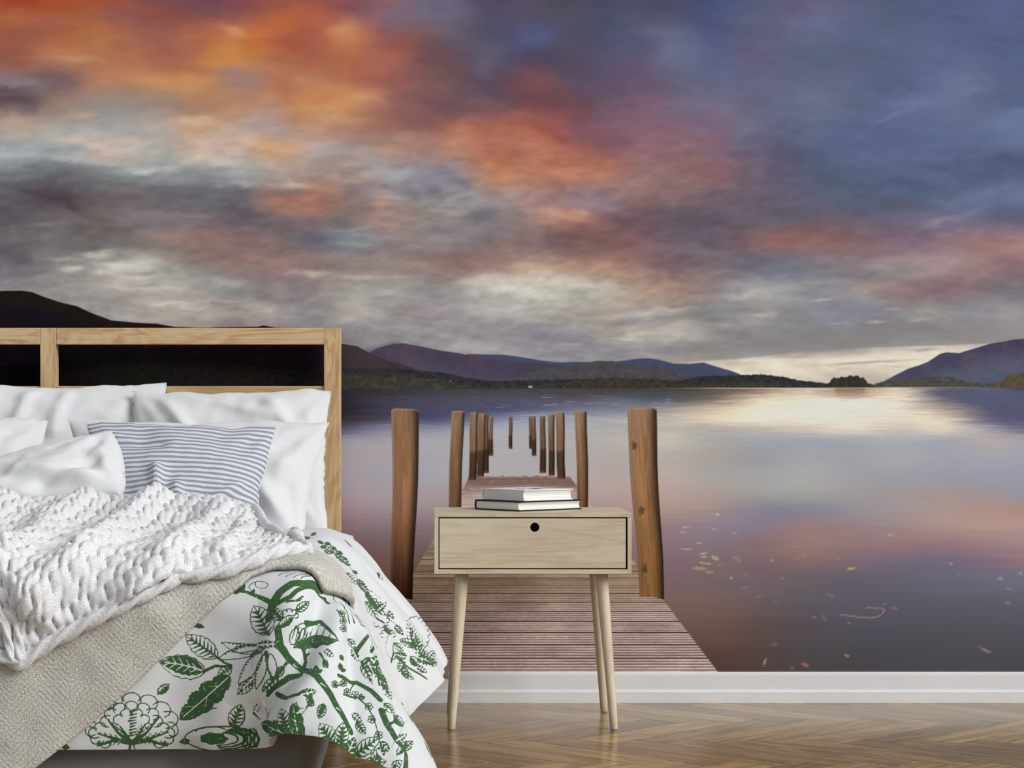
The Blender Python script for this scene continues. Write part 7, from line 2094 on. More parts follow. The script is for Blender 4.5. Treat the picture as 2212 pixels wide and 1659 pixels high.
f0,0:2496,4719 2502,4714 2506,4709 2509,4705 2509,4701 2511,4697 2510,4694 2507,4691 2507,4687 2508,4683 2509,4680 2512,4675 2508,4672 2508,4669 2507,4666 2501,4663 2498,4661 2499,4657 2496,4654 2497,4650 2494,4647 2489,4645 2487,4642 2481,4639 2475,4637 2475,4637 2471,4642 2468,4646 2465,4651 2465,4654 2462,4659 2461,4663 2463,4666 2462,4670 2465,4672 2466,4676 2461,4681 2462,4684 2463,4688 2462,4692 2467,4694 2469,4697 2471,4700 2474,4703 2473,4707 2474,4710 2479,4713 2481,4716 2487,4718 2496,4719
w119,76:2495,4716 2489,4695 2483,4670 2476,4643
w76,65:2491,4701 2501,4688
w76,65:2486,4682 2472,4675
w76,65:2482,4663 2491,4650
s119,95:2272,4739 2272,4723 2267,4714 2264,4704 2256,4699 2251,4691 2241,4688 2234,4683 2224,4682 2215,4679 2203,4679 2191,4680
s119,95:2272,4739 2257,4744 2247,4742 2236,4742 2229,4736 2220,4733 2215,4725 2207,4720 2203,4710 2197,4703 2194,4692 2191,4680
s194,97:2272,4739 2252,4724 2232,4709 2211,4695 2195,4683
s259,76:2265,4734 2265,4714
s259,76:2265,4734 2246,4740
s259,76:2252,4725 2255,4701
s259,76:2252,4725 2231,4734
s259,76:2240,4715 2242,4691
s259,76:2240,4715 2218,4725
s259,76:2227,4706 2228,4684
s259,76:2227,4706 2206,4713
s259,76:2214,4697 2211,4680
s259,76:2214,4697 2197,4699
f0,0:2143,4769 2141,4780 2140,4790 2139,4800 2137,4810 2136,4821 2134,4831 2133,4841 2131,4851 2131,4851 2124,4840 2116,4828 2118,4818 2114,4807 2121,4798 2122,4787 2133,4778 2143,4769
s119,97:2143,4769 2150,4781 2158,4792 2156,4803 2161,4814 2153,4823 2152,4833 2142,4842 2131,4851
s129,65:2141,4780 2146,4789
s129,65:2140,4791 2150,4801
s129,65:2138,4802 2151,4812
s129,65:2137,4813 2150,4823
s129,65:2135,4824 2147,4834
s129,65:2134,4835 2141,4844
f0,0:1956,4784 1957,4776 1957,4770 1955,4765 1953,4762 1952,4757 1948,4755 1944,4755 1941,4752 1939,4749 1937,4745 1936,4740 1931,4740 1928,4738 1925,4736 1919,4739 1915,4738 1913,4734 1909,4734 1906,4731 1902,4731 1897,4732 1893,4731 1887,4733 1881,4736 1881,4736 1881,4743 1883,4748 1883,4753 1886,4756 1887,4762 1889,4765 1893,4766 1895,4770 1900,4770 1902,4772 1903,4779 1906,4780 1909,4782 1911,4786 1916,4785 1920,4786 1924,4786 1929,4786 1930,4790 1934,4792 1939,4790 1943,4791 1949,4789 1956,4784
w119,76:1953,4782 1934,4770 1911,4755 1886,4740
w76,65:1939,4773 1937,4757
w76,65:1922,4762 1906,4767
w76,65:1905,4752 1903,4735
s119,95:1781,4742 1796,4745 1804,4743 1814,4741 1819,4735 1827,4732 1829,4724 1835,4718 1836,4709 1840,4701 1840,4691 1840,4680
s119,95:1781,4742 1776,4727 1779,4719 1780,4709 1786,4703 1789,4695 1797,4692 1802,4686 1811,4685 1818,4681 1829,4680 1840,4680
s194,97:1781,4742 1795,4726 1810,4711 1825,4695 1837,4683
s259,76:1785,4737 1804,4740
s259,76:1785,4737 1781,4719
s259,76:1795,4727 1817,4734
s259,76:1795,4727 1787,4705
s259,76:1804,4717 1827,4724
s259,76:1804,4717 1796,4695
s259,76:1814,4707 1834,4712
s259,76:1814,4707 1808,4687
s259,76:1823,4697 1839,4698
s259,76:1823,4697 1822,4681
f0,0:1543,4751 1554,4757 1565,4762 1576,4768 1586,4773 1597,4778 1608,4784 1618,4789 1629,4795 1629,4795 1614,4797 1600,4800 1589,4795 1576,4794 1567,4784 1557,4778 1550,4765 1543,4751
s119,97:1543,4751 1558,4749 1573,4746 1584,4752 1597,4751 1605,4762 1616,4767 1622,4781 1629,4795
s129,65:1555,4757 1566,4756
s129,65:1566,4763 1580,4757
s129,65:1578,4769 1593,4760
s129,65:1589,4774 1604,4765
s129,65:1601,4780 1615,4773
s129,65:1612,4786 1625,4782
f0,0:-301,4592 -294,4596 -289,4599 -284,4601 -281,4600 -277,4602 -274,4600 -272,4597 -269,4596 -265,4596 -262,4596 -257,4598 -255,4594 -252,4593 -250,4591 -249,4585 -247,4582 -243,4582 -242,4579 -238,4579 -236,4575 -235,4570 -233,4567 -233,4562 -233,4555 -233,4555 -238,4552 -242,4550 -247,4548 -251,4549 -255,4547 -259,4547 -261,4549 -265,4549 -267,4553 -270,4554 -275,4551 -278,4553 -281,4554 -285,4553 -286,4559 -288,4561 -290,4564 -291,4568 -295,4567 -298,4570 -299,4574 -301,4577 -302,4583 -301,4592
w119,76:-298,4590 -280,4581 -260,4570 -237,4558
w76,65:-285,4583 -271,4590
w76,65:-270,4575 -267,4560
w76,65:-254,4567 -240,4573
s119,95:3237,4563 3249,4554 3253,4545 3259,4536 3257,4528 3260,4519 3256,4511 3256,4503 3249,4495 3246,4487 3239,4479 3230,4471
s119,95:3237,4563 3223,4556 3218,4548 3211,4540 3212,4531 3208,4523 3211,4514 3209,4506 3215,4497 3216,4489 3223,4480 3230,4471
s194,97:3237,4563 3235,4540 3234,4517 3232,4494 3230,4476
s259,76:3236,4556 3251,4543
s259,76:3236,4556 3220,4546
s259,76:3235,4541 3255,4528
s259,76:3235,4541 3214,4531
s259,76:3234,4526 3254,4514
s259,76:3234,4526 3213,4517
s259,76:3233,4511 3250,4499
s259,76:3233,4511 3214,4502
s259,76:3232,4497 3243,4485
s259,76:3232,4497 3219,4487
f0,0:3039,4574 3048,4580 3056,4586 3065,4592 3073,4597 3082,4603 3090,4609 3098,4615 3107,4621 3107,4621 3093,4622 3080,4624 3071,4618 3060,4617 3054,4607 3046,4601 3043,4587 3039,4574
s119,97:3039,4574 3053,4573 3067,4571 3075,4577 3087,4578 3092,4589 3100,4594 3103,4608 3107,4621
s129,65:3048,4580 3059,4580
s129,65:3057,4587 3071,4582
s129,65:3066,4593 3081,4586
s129,65:3075,4599 3091,4591
s129,65:3084,4605 3099,4599
s129,65:3093,4611 3105,4609
f0,0:2866,4582 2866,4575 2865,4568 2864,4564 2861,4561 2859,4557 2856,4555 2852,4556 2849,4554 2847,4551 2845,4548 2843,4543 2839,4544 2836,4542 2833,4541 2828,4545 2824,4545 2822,4541 2818,4542 2816,4539 2812,4540 2807,4542 2803,4542 2798,4545 2793,4549 2793,4549 2794,4555 2795,4559 2797,4565 2799,4567 2801,4572 2803,4575 2807,4575 2809,4579 2813,4578 2816,4580 2816,4586 2820,4587 2822,4589 2825,4592 2829,4590 2833,4590 2837,4590 2841,4589 2843,4593 2846,4593 2851,4591 2854,4592 2859,4589 2866,4582
w119,76:2863,4581 2844,4572 2822,4562 2798,4551
w76,65:2849,4575 2846,4559
w76,65:2833,4567 2819,4574
w76,65:2816,4559 2813,4544
s119,95:2655,4572 2652,4587 2655,4595 2657,4604 2663,4609 2666,4616 2674,4618 2679,4623 2689,4624 2696,4627 2706,4627 2717,4625
s119,95:2655,4572 2670,4567 2678,4568 2688,4569 2693,4574 2701,4576 2704,4584 2710,4588 2712,4598 2716,4604 2717,4614 2717,4625
s194,97:2655,4572 2671,4585 2686,4599 2701,4612 2714,4623
s259,76:2660,4576 2657,4594
s259,76:2660,4576 2678,4571
s259,76:2670,4585 2664,4606
s259,76:2670,4585 2691,4576
s259,76:2680,4593 2674,4615
s259,76:2680,4593 2701,4584
s259,76:2690,4602 2685,4622
s259,76:2690,4602 2709,4595
s259,76:2700,4610 2699,4626
s259,76:2700,4610 2715,4608
f0,0:2447,4624 2436,4623 2426,4622 2416,4621 2406,4619 2396,4618 2386,4617 2376,4616 2366,4615 2366,4615 2377,4607 2388,4599 2398,4600 2409,4596 2418,4602 2428,4604 2437,4614 2447,4624
s119,97:2447,4624 2436,4631 2424,4640 2414,4638 2404,4643 2394,4636 2384,4636 2375,4625 2366,4615
s129,65:2436,4623 2427,4628
s129,65:2425,4621 2416,4632
s129,65:2414,4620 2405,4634
s129,65:2403,4619 2394,4633
s129,65:2393,4618 2383,4630
s129,65:2382,4617 2373,4625
f0,0:2304,4635 2309,4629 2312,4623 2314,4619 2313,4615 2315,4610 2313,4607 2310,4605 2308,4602 2309,4598 2309,4594 2311,4589 2307,4587 2305,4584 2304,4581 2297,4580 2294,4578 2295,4574 2291,4571 2291,4568 2287,4566 2282,4564 2279,4562 2274,4561 2267,4560 2267,4560 2264,4566 2262,4570 2260,4575 2260,4579 2258,4584 2258,4588 2261,4590 2261,4594 2265,4596 2266,4600 2262,4605 2265,4608 2266,4612 2265,4616 2271,4617 2273,4620 2276,4622 2280,4624 2280,4628 2282,4631 2287,4632 2289,4635 2295,4636 2304,4635
w119,76:2303,4632 2293,4613 2282,4590 2269,4565
w76,65:2296,4618 2302,4604
w76,65:2287,4601 2272,4598
w76,65:2279,4584 2285,4569
s119,95:2114,4629 2130,4631 2139,4627 2149,4625 2154,4617 2163,4613 2166,4604 2172,4597 2173,4587 2177,4579 2177,4568 2177,4556
s119,95:2114,4629 2110,4614 2112,4605 2113,4594 2120,4588 2123,4579 2131,4575 2136,4567 2146,4564 2154,4559 2165,4557 2177,4556
s194,97:2114,4629 2130,4611 2146,4593 2161,4574 2174,4559
s259,76:2119,4624 2139,4625
s259,76:2119,4624 2115,4605
s259,76:2129,4612 2152,4616
s259,76:2129,4612 2121,4590
s259,76:2139,4600 2163,4605
s259,76:2139,4600 2131,4578
s259,76:2149,4588 2171,4591
s259,76:2149,4588 2143,4568
s259,76:2159,4576 2176,4575
s259,76:2159,4576 2158,4560
f0,0:1902,4587 1906,4598 1910,4608 1914,4619 1918,4629 1922,4639 1926,4650 1930,4660 1934,4671 1934,4671 1922,4663 1909,4656 1905,4646 1896,4638 1897,4625 1893,4615 1897,4601 1902,4587
s119,97:1902,4587 1914,4595 1927,4602 1930,4612 1940,4620 1938,4633 1943,4643 1938,4657 1934,4671
s129,65:1906,4599 1915,4605
s129,65:1910,4610 1924,4614
s129,65:1915,4621 1931,4624
s129,65:1919,4632 1936,4635
s129,65:1923,4643 1939,4646
s129,65:1927,4654 1939,4659
f0,0:1789,4637 1786,4630 1782,4624 1778,4620 1775,4619 1771,4614 1767,4614 1763,4616 1759,4615 1755,4613 1751,4610 1747,4606 1743,4608 1739,4608 1735,4607 1730,4612 1726,4614 1722,4611 1718,4612 1714,4610 1710,4612 1705,4615 1701,4617 1697,4621 1692,4626 1692,4626 1696,4632 1699,4636 1703,4641 1707,4642 1710,4646 1714,4649 1718,4648 1722,4651 1726,4648 1730,4649 1734,4655 1738,4655 1742,4656 1746,4659 1750,4655 1754,4654 1758,4653 1763,4651 1766,4654 1771,4654 1775,4650 1779,4650 1784,4645 1789,4637
w119,76:1785,4637 1760,4634 1731,4631 1699,4627
w76,65:1767,4635 1757,4621
w76,65:1745,4632 1732,4643
w76,65:1723,4630 1713,4616
s119,95:1564,4563 1558,4549 1550,4544 1543,4536 1534,4536 1527,4531 1518,4534 1510,4532 1501,4537 1493,4538 1483,4544 1474,4551
s119,95:1564,4563 1554,4575 1545,4578 1536,4583 1528,4581 1520,4584 1512,4579 1504,4578 1496,4572 1489,4568 1481,4560 1474,4551
s194,97:1564,4563 1541,4560 1519,4557 1497,4554 1479,4552
s259,76:1557,4562 1548,4545
s259,76:1557,4562 1544,4576
s259,76:1542,4560 1534,4538
s259,76:1542,4560 1529,4579
s259,76:1528,4558 1520,4536
s259,76:1528,4558 1514,4577
s259,76:1514,4556 1505,4537
s259,76:1514,4556 1501,4573
s259,76:1499,4554 1490,4541
s259,76:1499,4554 1487,4565
f0,0:-139,4434 -142,4445 -145,4457 -149,4469 -152,4481 -155,4492 -158,4504 -162,4516 -165,4528 -165,4528 -170,4514 -176,4499 -173,4488 -175,4474 -166,4464 -163,4452 -151,4443 -139,4434
s119,97:-139,4434 -134,4448 -128,4462 -132,4474 -129,4487 -138,4497 -141,4509 -153,4518 -165,4528
s129,65:-142,4446 -139,4457
s129,65:-146,4459 -138,4471
s129,65:-149,4471 -138,4485
s129,65:-153,4484 -141,4497
s129,65:-156,4496 -146,4509
s129,65:-160,4509 -154,4521
f0,0:-258,4435 -266,4432 -272,4430 -277,4429 -281,4431 -287,4430 -290,4433 -292,4437 -295,4439 -299,4440 -304,4441 -309,4440 -311,4444 -314,4446 -318,4449 -318,4456 -320,4460 -324,4460 -327,4464 -331,4465 -332,4469 -334,4475 -336,4478 -336,4485 -336,4492 -336,4492 -330,4493 -325,4494 -319,4495 -315,4494 -309,4495 -305,4494 -303,4490 -298,4490 -296,4485 -293,4483 -286,4485 -283,4483 -280,4481 -275,4480 -275,4474 -272,4471 -270,4467 -268,4463 -263,4462 -260,4459 -259,4454 -257,4451 -256,4444 -258,4435
w119,76:-261,4437 -282,4452 -305,4469 -331,4488
w76,65:-276,4448 -293,4445
w76,65:-294,4461 -296,4478
w76,65:-311,4474 -328,4470
s119,95:3207,4427 3191,4424 3183,4428 3173,4430 3168,4436 3160,4440 3158,4449 3152,4455 3151,4464 3148,4472 3148,4483 3149,4494
s119,95:3207,4427 3211,4442 3209,4450 3209,4461 3203,4466 3200,4475 3192,4478 3187,4485 3178,4487 3171,4492 3160,4493 3149,4494
s194,97:3207,4427 3192,4444 3178,4460 3163,4477 3152,4491
s259,76:3202,4432 3183,4430
s259,76:3202,4432 3207,4450
s259,76:3193,4443 3170,4438
s259,76:3193,4443 3201,4464
s259,76:3183,4454 3161,4448
s259,76:3183,4454 3192,4475
s259,76:3174,4465 3154,4461
s259,76:3174,4465 3181,4484
s259,76:3165,4475 3149,4476
s259,76:3165,4475 3167,4491
f0,0:3010,4459 3020,4465 3030,4471 3039,4476 3049,4482 3059,4487 3069,4493 3078,4498 3088,4504 3088,4504 3074,4506 3060,4508 3050,4503 3037,4502 3030,4492 3021,4486 3015,4473 3010,4459
s119,97:3010,4459 3024,4457 3039,4455 3048,4461 3061,4461 3068,4472 3078,4477 3083,4491 3088,4504
s129,65:3020,4465 3031,4464
s129,65:3031,4471 3044,4466
s129,65:3041,4477 3056,4469
s129,65:3052,4483 3067,4475
s129,65:3062,4489 3076,4482
s129,65:3072,4495 3085,4492
f0,0:2874,4439 2869,4432 2865,4427 2861,4423 2857,4423 2853,4419 2849,4420 2845,4422 2841,4422 2836,4420 2832,4418 2828,4415 2824,4417 2820,4417 2816,4418 2812,4423 2809,4425 2804,4423 2800,4425 2796,4424 2792,4427 2789,4430 2785,4432 2781,4437 2777,4443 2777,4443 2781,4448 2786,4452 2790,4456 2794,4457 2798,4460 2802,4462 2806,4460 2810,4462 2814,4460 2818,4460 2822,4465 2826,4465 2830,4465 2835,4467 2838,4462 2842,4461 2846,4459 2850,4456 2854,4459 2858,4458 2862,4454 2866,4453 2870,4448 2874,4439
w119,76:2870,4439 2845,4440 2816,4441 2784,4443
w76,65:2852,4440 2840,4428
w76,65:2830,4441 2819,4454
w76,65:2808,4442 2796,4430
s119,95:2642,4459 2629,4468 2626,4477 2621,4485 2622,4493 2619,4502 2624,4510 2624,4518 2631,4525 2634,4533 2642,4540 2650,4548
s119,95:2642,4459 2656,4466 2661,4473 2668,4481 2668,4489 2672,4497 2669,4505 2670,4513 2665,4522 2664,4530 2658,4539 2650,4548
s194,97:2642,4459 2644,4481 2646,4503 2648,4525 2650,4543
s259,76:2642,4466 2628,4478
s259,76:2642,4466 2659,4475
s259,76:2644,4480 2625,4493
s259,76:2644,4480 2665,4489
s259,76:2645,4494 2625,4507
s259,76:2645,4494 2667,4503
s259,76:2647,4509 2630,4521
s259,76:2647,4509 2665,4518
s259,76:2648,4523 2637,4535
s259,76:2648,4523 2661,4532
f0,0:2485,4423 2475,4417 2465,4411 2454,4405 2444,4399 2434,4394 2424,4388 2414,4382 2404,4376 2404,4376 2419,4374 2433,4372 2443,4378 2456,4379 2464,4390 2474,4396 2479,4409 2485,4423
s119,97:2485,4423 2470,4425 2455,4427 2446,4421 2432,4420 2425,4409 2415,4404 2410,4390 2404,4376
s129,65:2474,4417 2463,4417
s129,65:2463,4410 2450,4415
s129,65:2452,4404 2437,4412
s129,65:2442,4398 2426,4406
s129,65:2431,4392 2416,4398
s129,65:2420,4385 2408,4388
f0,0:2338,4442 2342,4449 2346,4453 2350,4457 2353,4457 2357,4460 2360,4460 2363,4457 2366,4457 2370,4459 2374,4460 2377,4464 2380,4460 2384,4460 2387,4460 2390,4454 2393,4452 2396,4454 2400,4451 2403,4452 2406,4449 2409,4446 2412,4443 2415,4438 2417,4432 2417,4432 2414,4428 2410,4424 2406,4421 2402,4420 2399,4416 2395,4415 2392,4417 2388,4415 2385,4418 2382,4418 2378,4413 2375,4414 2371,4414 2368,4412 2365,4416 2362,4418 2359,4420 2356,4423 2352,4421 2349,4422 2346,4426 2343,4428 2340,4433 2338,4442
w119,76:2341,4442 2362,4439 2386,4436 2412,4433
w76,65:2356,4440 2367,4451
w76,65:2374,4437 2382,4424
w76,65:2392,4435 2403,4446
s119,95:2104,4450 2102,4466 2106,4475 2109,4486 2116,4491 2120,4499 2129,4502 2136,4509 2146,4510 2154,4514 2166,4515 2178,4514
s119,95:2104,4450 2120,4446 2129,4449 2140,4450 2146,4456 2155,4460 2159,4468 2166,4474 2169,4484 2174,4491 2176,4502 2178,4514
s194,97:2104,4450 2123,4466 2141,4482 2159,4498 2174,4511
s259,76:2110,4455 2109,4475
s259,76:2110,4455 2129,4451
s259,76:2122,4466 2117,4489
s259,76:2122,4466 2144,4458
s259,76:2134,4476 2129,4499
s259,76:2134,4476 2156,4468
s259,76:2145,4486 2142,4507
s259,76:2145,4486 2166,4480
s259,76:2157,4496 2158,4513
s259,76:2157,4496 2174,4495
f0,0:1960,4489 1963,4478 1967,4467 1970,4456 1974,4446 1978,4435 1981,4424 1985,4413 1988,4402 1988,4402 1993,4416 1998,4430 1995,4440 1996,4453 1988,4462 1984,4473 1972,4481 1960,4489
s119,97:1960,4489 1955,4475 1949,4462 1953,4451 1951,4438 1961,4429 1964,4418 1976,4410 1988,4402
s129,65:1963,4478 1960,4467
s129,65:1967,4466 1959,4454
s129,65:1971,4454 1960,4441
s129,65:1975,4443 1963,4429
s129,65:1979,4431 1969,4418
s129,65:1983,4420 1977,4408
f0,0:1784,4476 1777,4473 1771,4470 1765,4470 1762,4471 1756,4470 1753,4472 1752,4476 1748,4478 1744,4479 1740,4479 1734,4478 1733,4482 1730,4484 1726,4486 1726,4493 1724,4497 1720,4497 1718,4501 1714,4502 1712,4506 1711,4511 1709,4515 1708,4521 1708,4528 1708,4528 1714,4530 1719,4530 1725,4532 1729,4531 1734,4532 1738,4531 1741,4528 1745,4528 1747,4523 1750,4522 1756,4524 1759,4521 1763,4520 1767,4519 1768,4514 1770,4511 1772,4507 1774,4503 1779,4503 1781,4500 1783,4495 1785,4492 1785,4486 1784,4476
w119,76:1781,4478 1761,4492 1739,4507 1714,4524
w76,65:1767,4488 1751,4484
w76,65:1749,4500 1747,4516
w76,65:1732,4511 1716,4507
s119,95:1585,4419 1600,4417 1608,4412 1617,4408 1620,4400 1627,4394 1628,4385 1632,4378 1631,4368 1633,4359 1630,4349 1627,4338
s119,95:1585,4419 1577,4405 1577,4396 1575,4386 1580,4379 1581,4370 1588,4364 1591,4356 1600,4352 1606,4346 1616,4341 1627,4338
s194,97:1585,4419 1595,4398 1606,4378 1616,4358 1625,4342
s259,76:1588,4412 1607,4410
s259,76:1588,4412 1579,4395
s259,76:1595,4399 1618,4399
s259,76:1595,4399 1582,4380
s259,76:1602,4386 1625,4386
s259,76:1602,4386 1588,4367
s259,76:1608,4373 1629,4372
s259,76:1608,4373 1598,4355
s259,76:1615,4360 1631,4356
s259,76:1615,4360 1610,4345
f0,0:-91,4300 -97,4311 -103,4321 -110,4331 -116,4341 -122,4352 -128,4362 -134,4372 -141,4382 -141,4382 -142,4367 -144,4352 -138,4342 -136,4329 -125,4322 -119,4311 -105,4306 -91,4300
s119,97:-91,4300 -90,4315 -88,4330 -94,4340 -95,4354 -107,4361 -112,4371 -127,4377 -141,4382
s129,65:-98,4311 -97,4323
s129,65:-104,4322 -99,4336
s129,65:-111,4333 -103,4349
s129,65:-117,4344 -109,4360
s129,65:-124,4355 -118,4370
s129,65:-131,4366 -128,4379
f0,0:-287,4264 -279,4262 -274,4260 -269,4257 -268,4254 -264,4251 -263,4248 -265,4244 -264,4241 -262,4238 -259,4235 -255,4233 -257,4229 -256,4226 -256,4223 -260,4218 -262,4215 -259,4212 -260,4208 -259,4205 -260,4202 -263,4198 -265,4194 -269,4190 -274,4186 -274,4186 -279,4189 -283,4191 -288,4194 -290,4197 -294,4199 -297,4202 -296,4206 -299,4209 -297,4212 -298,4216 -304,4218 -304,4221 -305,4224 -307,4227 -304,4231 -303,4235 -302,4238 -300,4242 -303,4245 -303,4248 -300,4252 -299,4255 -295,4259 -287,4264
w119,76:-286,4261 -283,4241 -279,4217 -275,4192
w76,65:-284,4246 -270,4239
w76,65:-281,4229 -292,4217
w76,65:-278,4211 -264,4204
s119,95:-130,4138 -146,4141 -153,4148 -162,4154 -164,4163 -171,4170 -170,4180 -174,4188 -172,4199 -173,4208 -169,4219 -165,4230
s119,95:-130,4138 -121,4151 -120,4160 -118,4171 -122,4179 -121,4189 -128,4196 -131,4204 -139,4211 -145,4218 -154,4224 -165,4230
s194,97:-130,4138 -139,4161 -148,4184 -156,4207 -163,4225
s259,76:-133,4145 -152,4151
s259,76:-133,4145 -123,4162
s259,76:-139,4160 -162,4164
s259,76:-139,4160 -124,4178
s259,76:-144,4175 -168,4178
s259,76:-144,4175 -129,4193
s259,76:-150,4189 -171,4194
s259,76:-150,4189 -137,4207
s259,76:-155,4204 -171,4211
s259,76:-155,4204 -148,4219
f0,0:-285,4174 -275,4172 -265,4171 -255,4169 -246,4168 -236,4166 -226,4165 -216,4163 -207,4162 -207,4162 -215,4172 -223,4182 -233,4184 -242,4191 -253,4187 -262,4189 -274,4181 -285,4174
s119,97:-285,4174 -276,4164 -268,4153 -258,4152 -249,4144 -239,4149 -229,4147 -218,4154 -207,4162
s129,65:-274,4172 -267,4165
s129,65:-264,4171 -258,4158
s129,65:-253,4169 -248,4154
s129,65:-243,4167 -238,4151
s129,65:-233,4166 -227,4152
s129,65:-222,4164 -216,4154
f0,0:490,3994 482,3992 476,3991 470,3991 467,3993 461,3993 459,3996 457,4000 454,4003 450,4004 446,4006 440,4005 439,4010 436,4013 433,4015 434,4022 433,4026 428,4027 427,4031 423,4033 422,4037 422,4043 420,4047 420,4053 421,4060 421,4060 428,4061 433,4061 439,4061 443,4059 448,4059 452,4058 454,4054 459,4053 460,4048 463,4046 469,4047 472,4044 475,4042 479,4041 479,4035 481,4031 483,4027 484,4023 489,4022 491,4019 491,4013 493,4010 493,4003 490,3994
w119,76:487,3997 469,4014 449,4034 426,4055
w76,65:474,4009 458,4008
w76,65:459,4024 459,4041
w76,65:443,4039 426,4038
s119,95:294,4003 288,4017 289,4025 288,4034 293,4040 294,4048 301,4051 305,4058 314,4060 320,4065 330,4067 341,4068
s119,95:294,4003 309,4001 317,4005 326,4007 330,4013 337,4017 338,4025 343,4031 342,4040 345,4047 343,4057 341,4068
s194,97:294,4003 306,4019 318,4035 329,4052 339,4065
s259,76:298,4008 291,4025
s259,76:298,4008 316,4007
s259,76:306,4018 295,4038
s259,76:306,4018 328,4014
s259,76:313,4029 302,4049
s259,76:313,4029 336,4024
s259,76:320,4039 311,4057
s259,76:320,4039 341,4037
s259,76:328,4050 324,4064
s259,76:328,4050 343,4050
f0,0:162,3975 170,3984 177,3992 184,4001 191,4010 199,4019 206,4028 213,4037 221,4046 221,4046 206,4043 192,4040 185,4031 173,4025 170,4013 163,4004 163,3989 162,3975
s119,97:162,3975 176,3978 191,3981 198,3990 210,3995 213,4008 220,4017 220,4032 221,4046
s129,65:170,3984 181,3987
s129,65:178,3994 192,3994
s129,65:186,4003 203,4001
s129,65:193,4013 211,4011
s129,65:201,4022 217,4021
s129,65:209,4032 222,4034
f0,0:453,3835 447,3829 442,3826 437,3823 433,3824 429,3822 425,3823 423,3826 419,3827 415,3827 411,3826 406,3824 404,3827 400,3828 397,3829 395,3836 393,3839 388,3838 386,3841 382,3841 379,3844 377,3849 374,3852 372,3857 371,3864 371,3864 376,3868 381,3870 386,3873 389,3873 394,3875 398,3876 401,3873 405,3874 408,3870 411,3869 417,3874 420,3872 423,3871 428,3872 430,3867 433,3864 435,3861 438,3858 442,3859 445,3857 447,3852 450,3850 452,3844 453,3835
w119,76:450,3836 428,3844 404,3852 377,3862
w76,65:434,3842 420,3833
w76,65:416,3848 410,3863
w76,65:397,3855 383,3847
s119,95:294,3883 306,3873 308,3864 313,3855 311,3848 313,3839 308,3832 307,3824 300,3817 296,3810 288,3803 278,3797
s119,95:294,3883 280,3878 274,3871 267,3864 266,3856 261,3849 263,3840 261,3832 265,3823 266,3815 272,3806 278,3797
s194,97:294,3883 290,3862 286,3840 282,3818 279,3801
s259,76:293,3876 306,3863
s259,76:293,3876 276,3869
s259,76:290,3862 308,3848
s259,76:290,3862 268,3856
s259,76:288,3849 306,3834
s259,76:288,3849 265,3842
s259,76:285,3835 301,3821
s259,76:285,3835 266,3828
s259,76:283,3821 293,3808
s259,76:283,3821 269,3813
f0,0:-147,3845 -144,3835 -140,3826 -136,3816 -132,3806 -128,3796 -124,3787 -120,3777 -116,3767 -116,3767 -111,3780 -107,3794 -111,3803 -110,3815 -119,3823 -123,3832 -135,3839 -147,3845
s119,97:-147,3845 -152,3832 -157,3819 -152,3809 -154,3797 -144,3790 -141,3780 -128,3774 -116,3767
s129,65:-143,3835 -146,3825
s129,65:-139,3824 -146,3812
s129,65:-135,3814 -145,3801
s129,65:-131,3804 -141,3790
s129,65:-126,3793 -135,3780
s129,65:-122,3783 -127,3772
f0,0:443,3666 451,3663 457,3660 461,3657 462,3654 466,3651 466,3647 465,3643 465,3640 468,3636 470,3633 474,3630 472,3626 473,3622 473,3619 468,3615 467,3611 469,3608 468,3604 470,3600 468,3596 465,3592 463,3589 459,3585 454,3580 454,3580 448,3583 444,3586 440,3589 438,3593 434,3596 431,3599 432,3603 430,3606 432,3610 431,3614 425,3617 425,3620 424,3624 422,3627 425,3631 426,3635 428,3639 430,3643 427,3646 427,3650 430,3654 431,3657 435,3662 443,3666
w119,76:444,3663 447,3640 450,3615 453,3586
w76,65:446,3647 459,3638
w76,65:448,3627 437,3615
w76,65:451,3608 464,3599
s119,95:360,3705 344,3708 337,3715 328,3720 325,3729 318,3735 318,3745 314,3753 316,3763 314,3772 317,3783 321,3794
s119,95:360,3705 368,3719 369,3728 371,3739 367,3747 366,3756 359,3763 356,3771 348,3777 342,3784 332,3789 321,3794
s194,97:360,3705 350,3728 340,3750 331,3772 323,3790
s259,76:357,3712 338,3717
s259,76:357,3712 366,3729
s259,76:351,3727 327,3729
s259,76:351,3727 365,3745
s259,76:344,3741 321,3743
s259,76:344,3741 359,3760
s259,76:338,3755 317,3759
s259,76:338,3755 350,3773
s259,76:332,3769 316,3775
s259,76:332,3769 338,3785
f0,0:182,3715 178,3704 174,3694 170,3683 166,3673 162,3662 158,3652 153,3641 149,3631 149,3631 162,3638 174,3645 179,3656 188,3664 187,3677 191,3687 186,3701 182,3715
s119,97:182,3715 170,3707 157,3700 153,3690 143,3681 145,3669 140,3658 145,3644 149,3631
s129,65:178,3703 169,3697
s129,65:173,3692 160,3688
s129,65:169,3681 152,3678
s129,65:165,3670 147,3667
s129,65:160,3659 145,3655
s129,65:156,3647 144,3642
f0,0:452,3541 444,3539 438,3539 433,3539 430,3541 425,3541 423,3544 423,3548 421,3551 417,3552 414,3554 408,3554 408,3558 406,3560 404,3563 406,3569 406,3573 402,3574 401,3578 398,3580 398,3584 399,3589 398,3592 400,3598 402,3604 402,3604 408,3605 413,3604 418,3604 421,3602 427,3602 430,3601 431,3597 435,3596 435,3592 437,3589 444,3590 445,3587 448,3585 452,3584 450,3578 452,3575 452,3571 452,3567 456,3566 458,3563 457,3558 458,3555 457,3549 452,3541
w119,76:450,3544 437,3560 422,3579 406,3600
w76,65:441,3555 425,3555
w76,65:429,3570 433,3585
w76,65:418,3584 402,3584
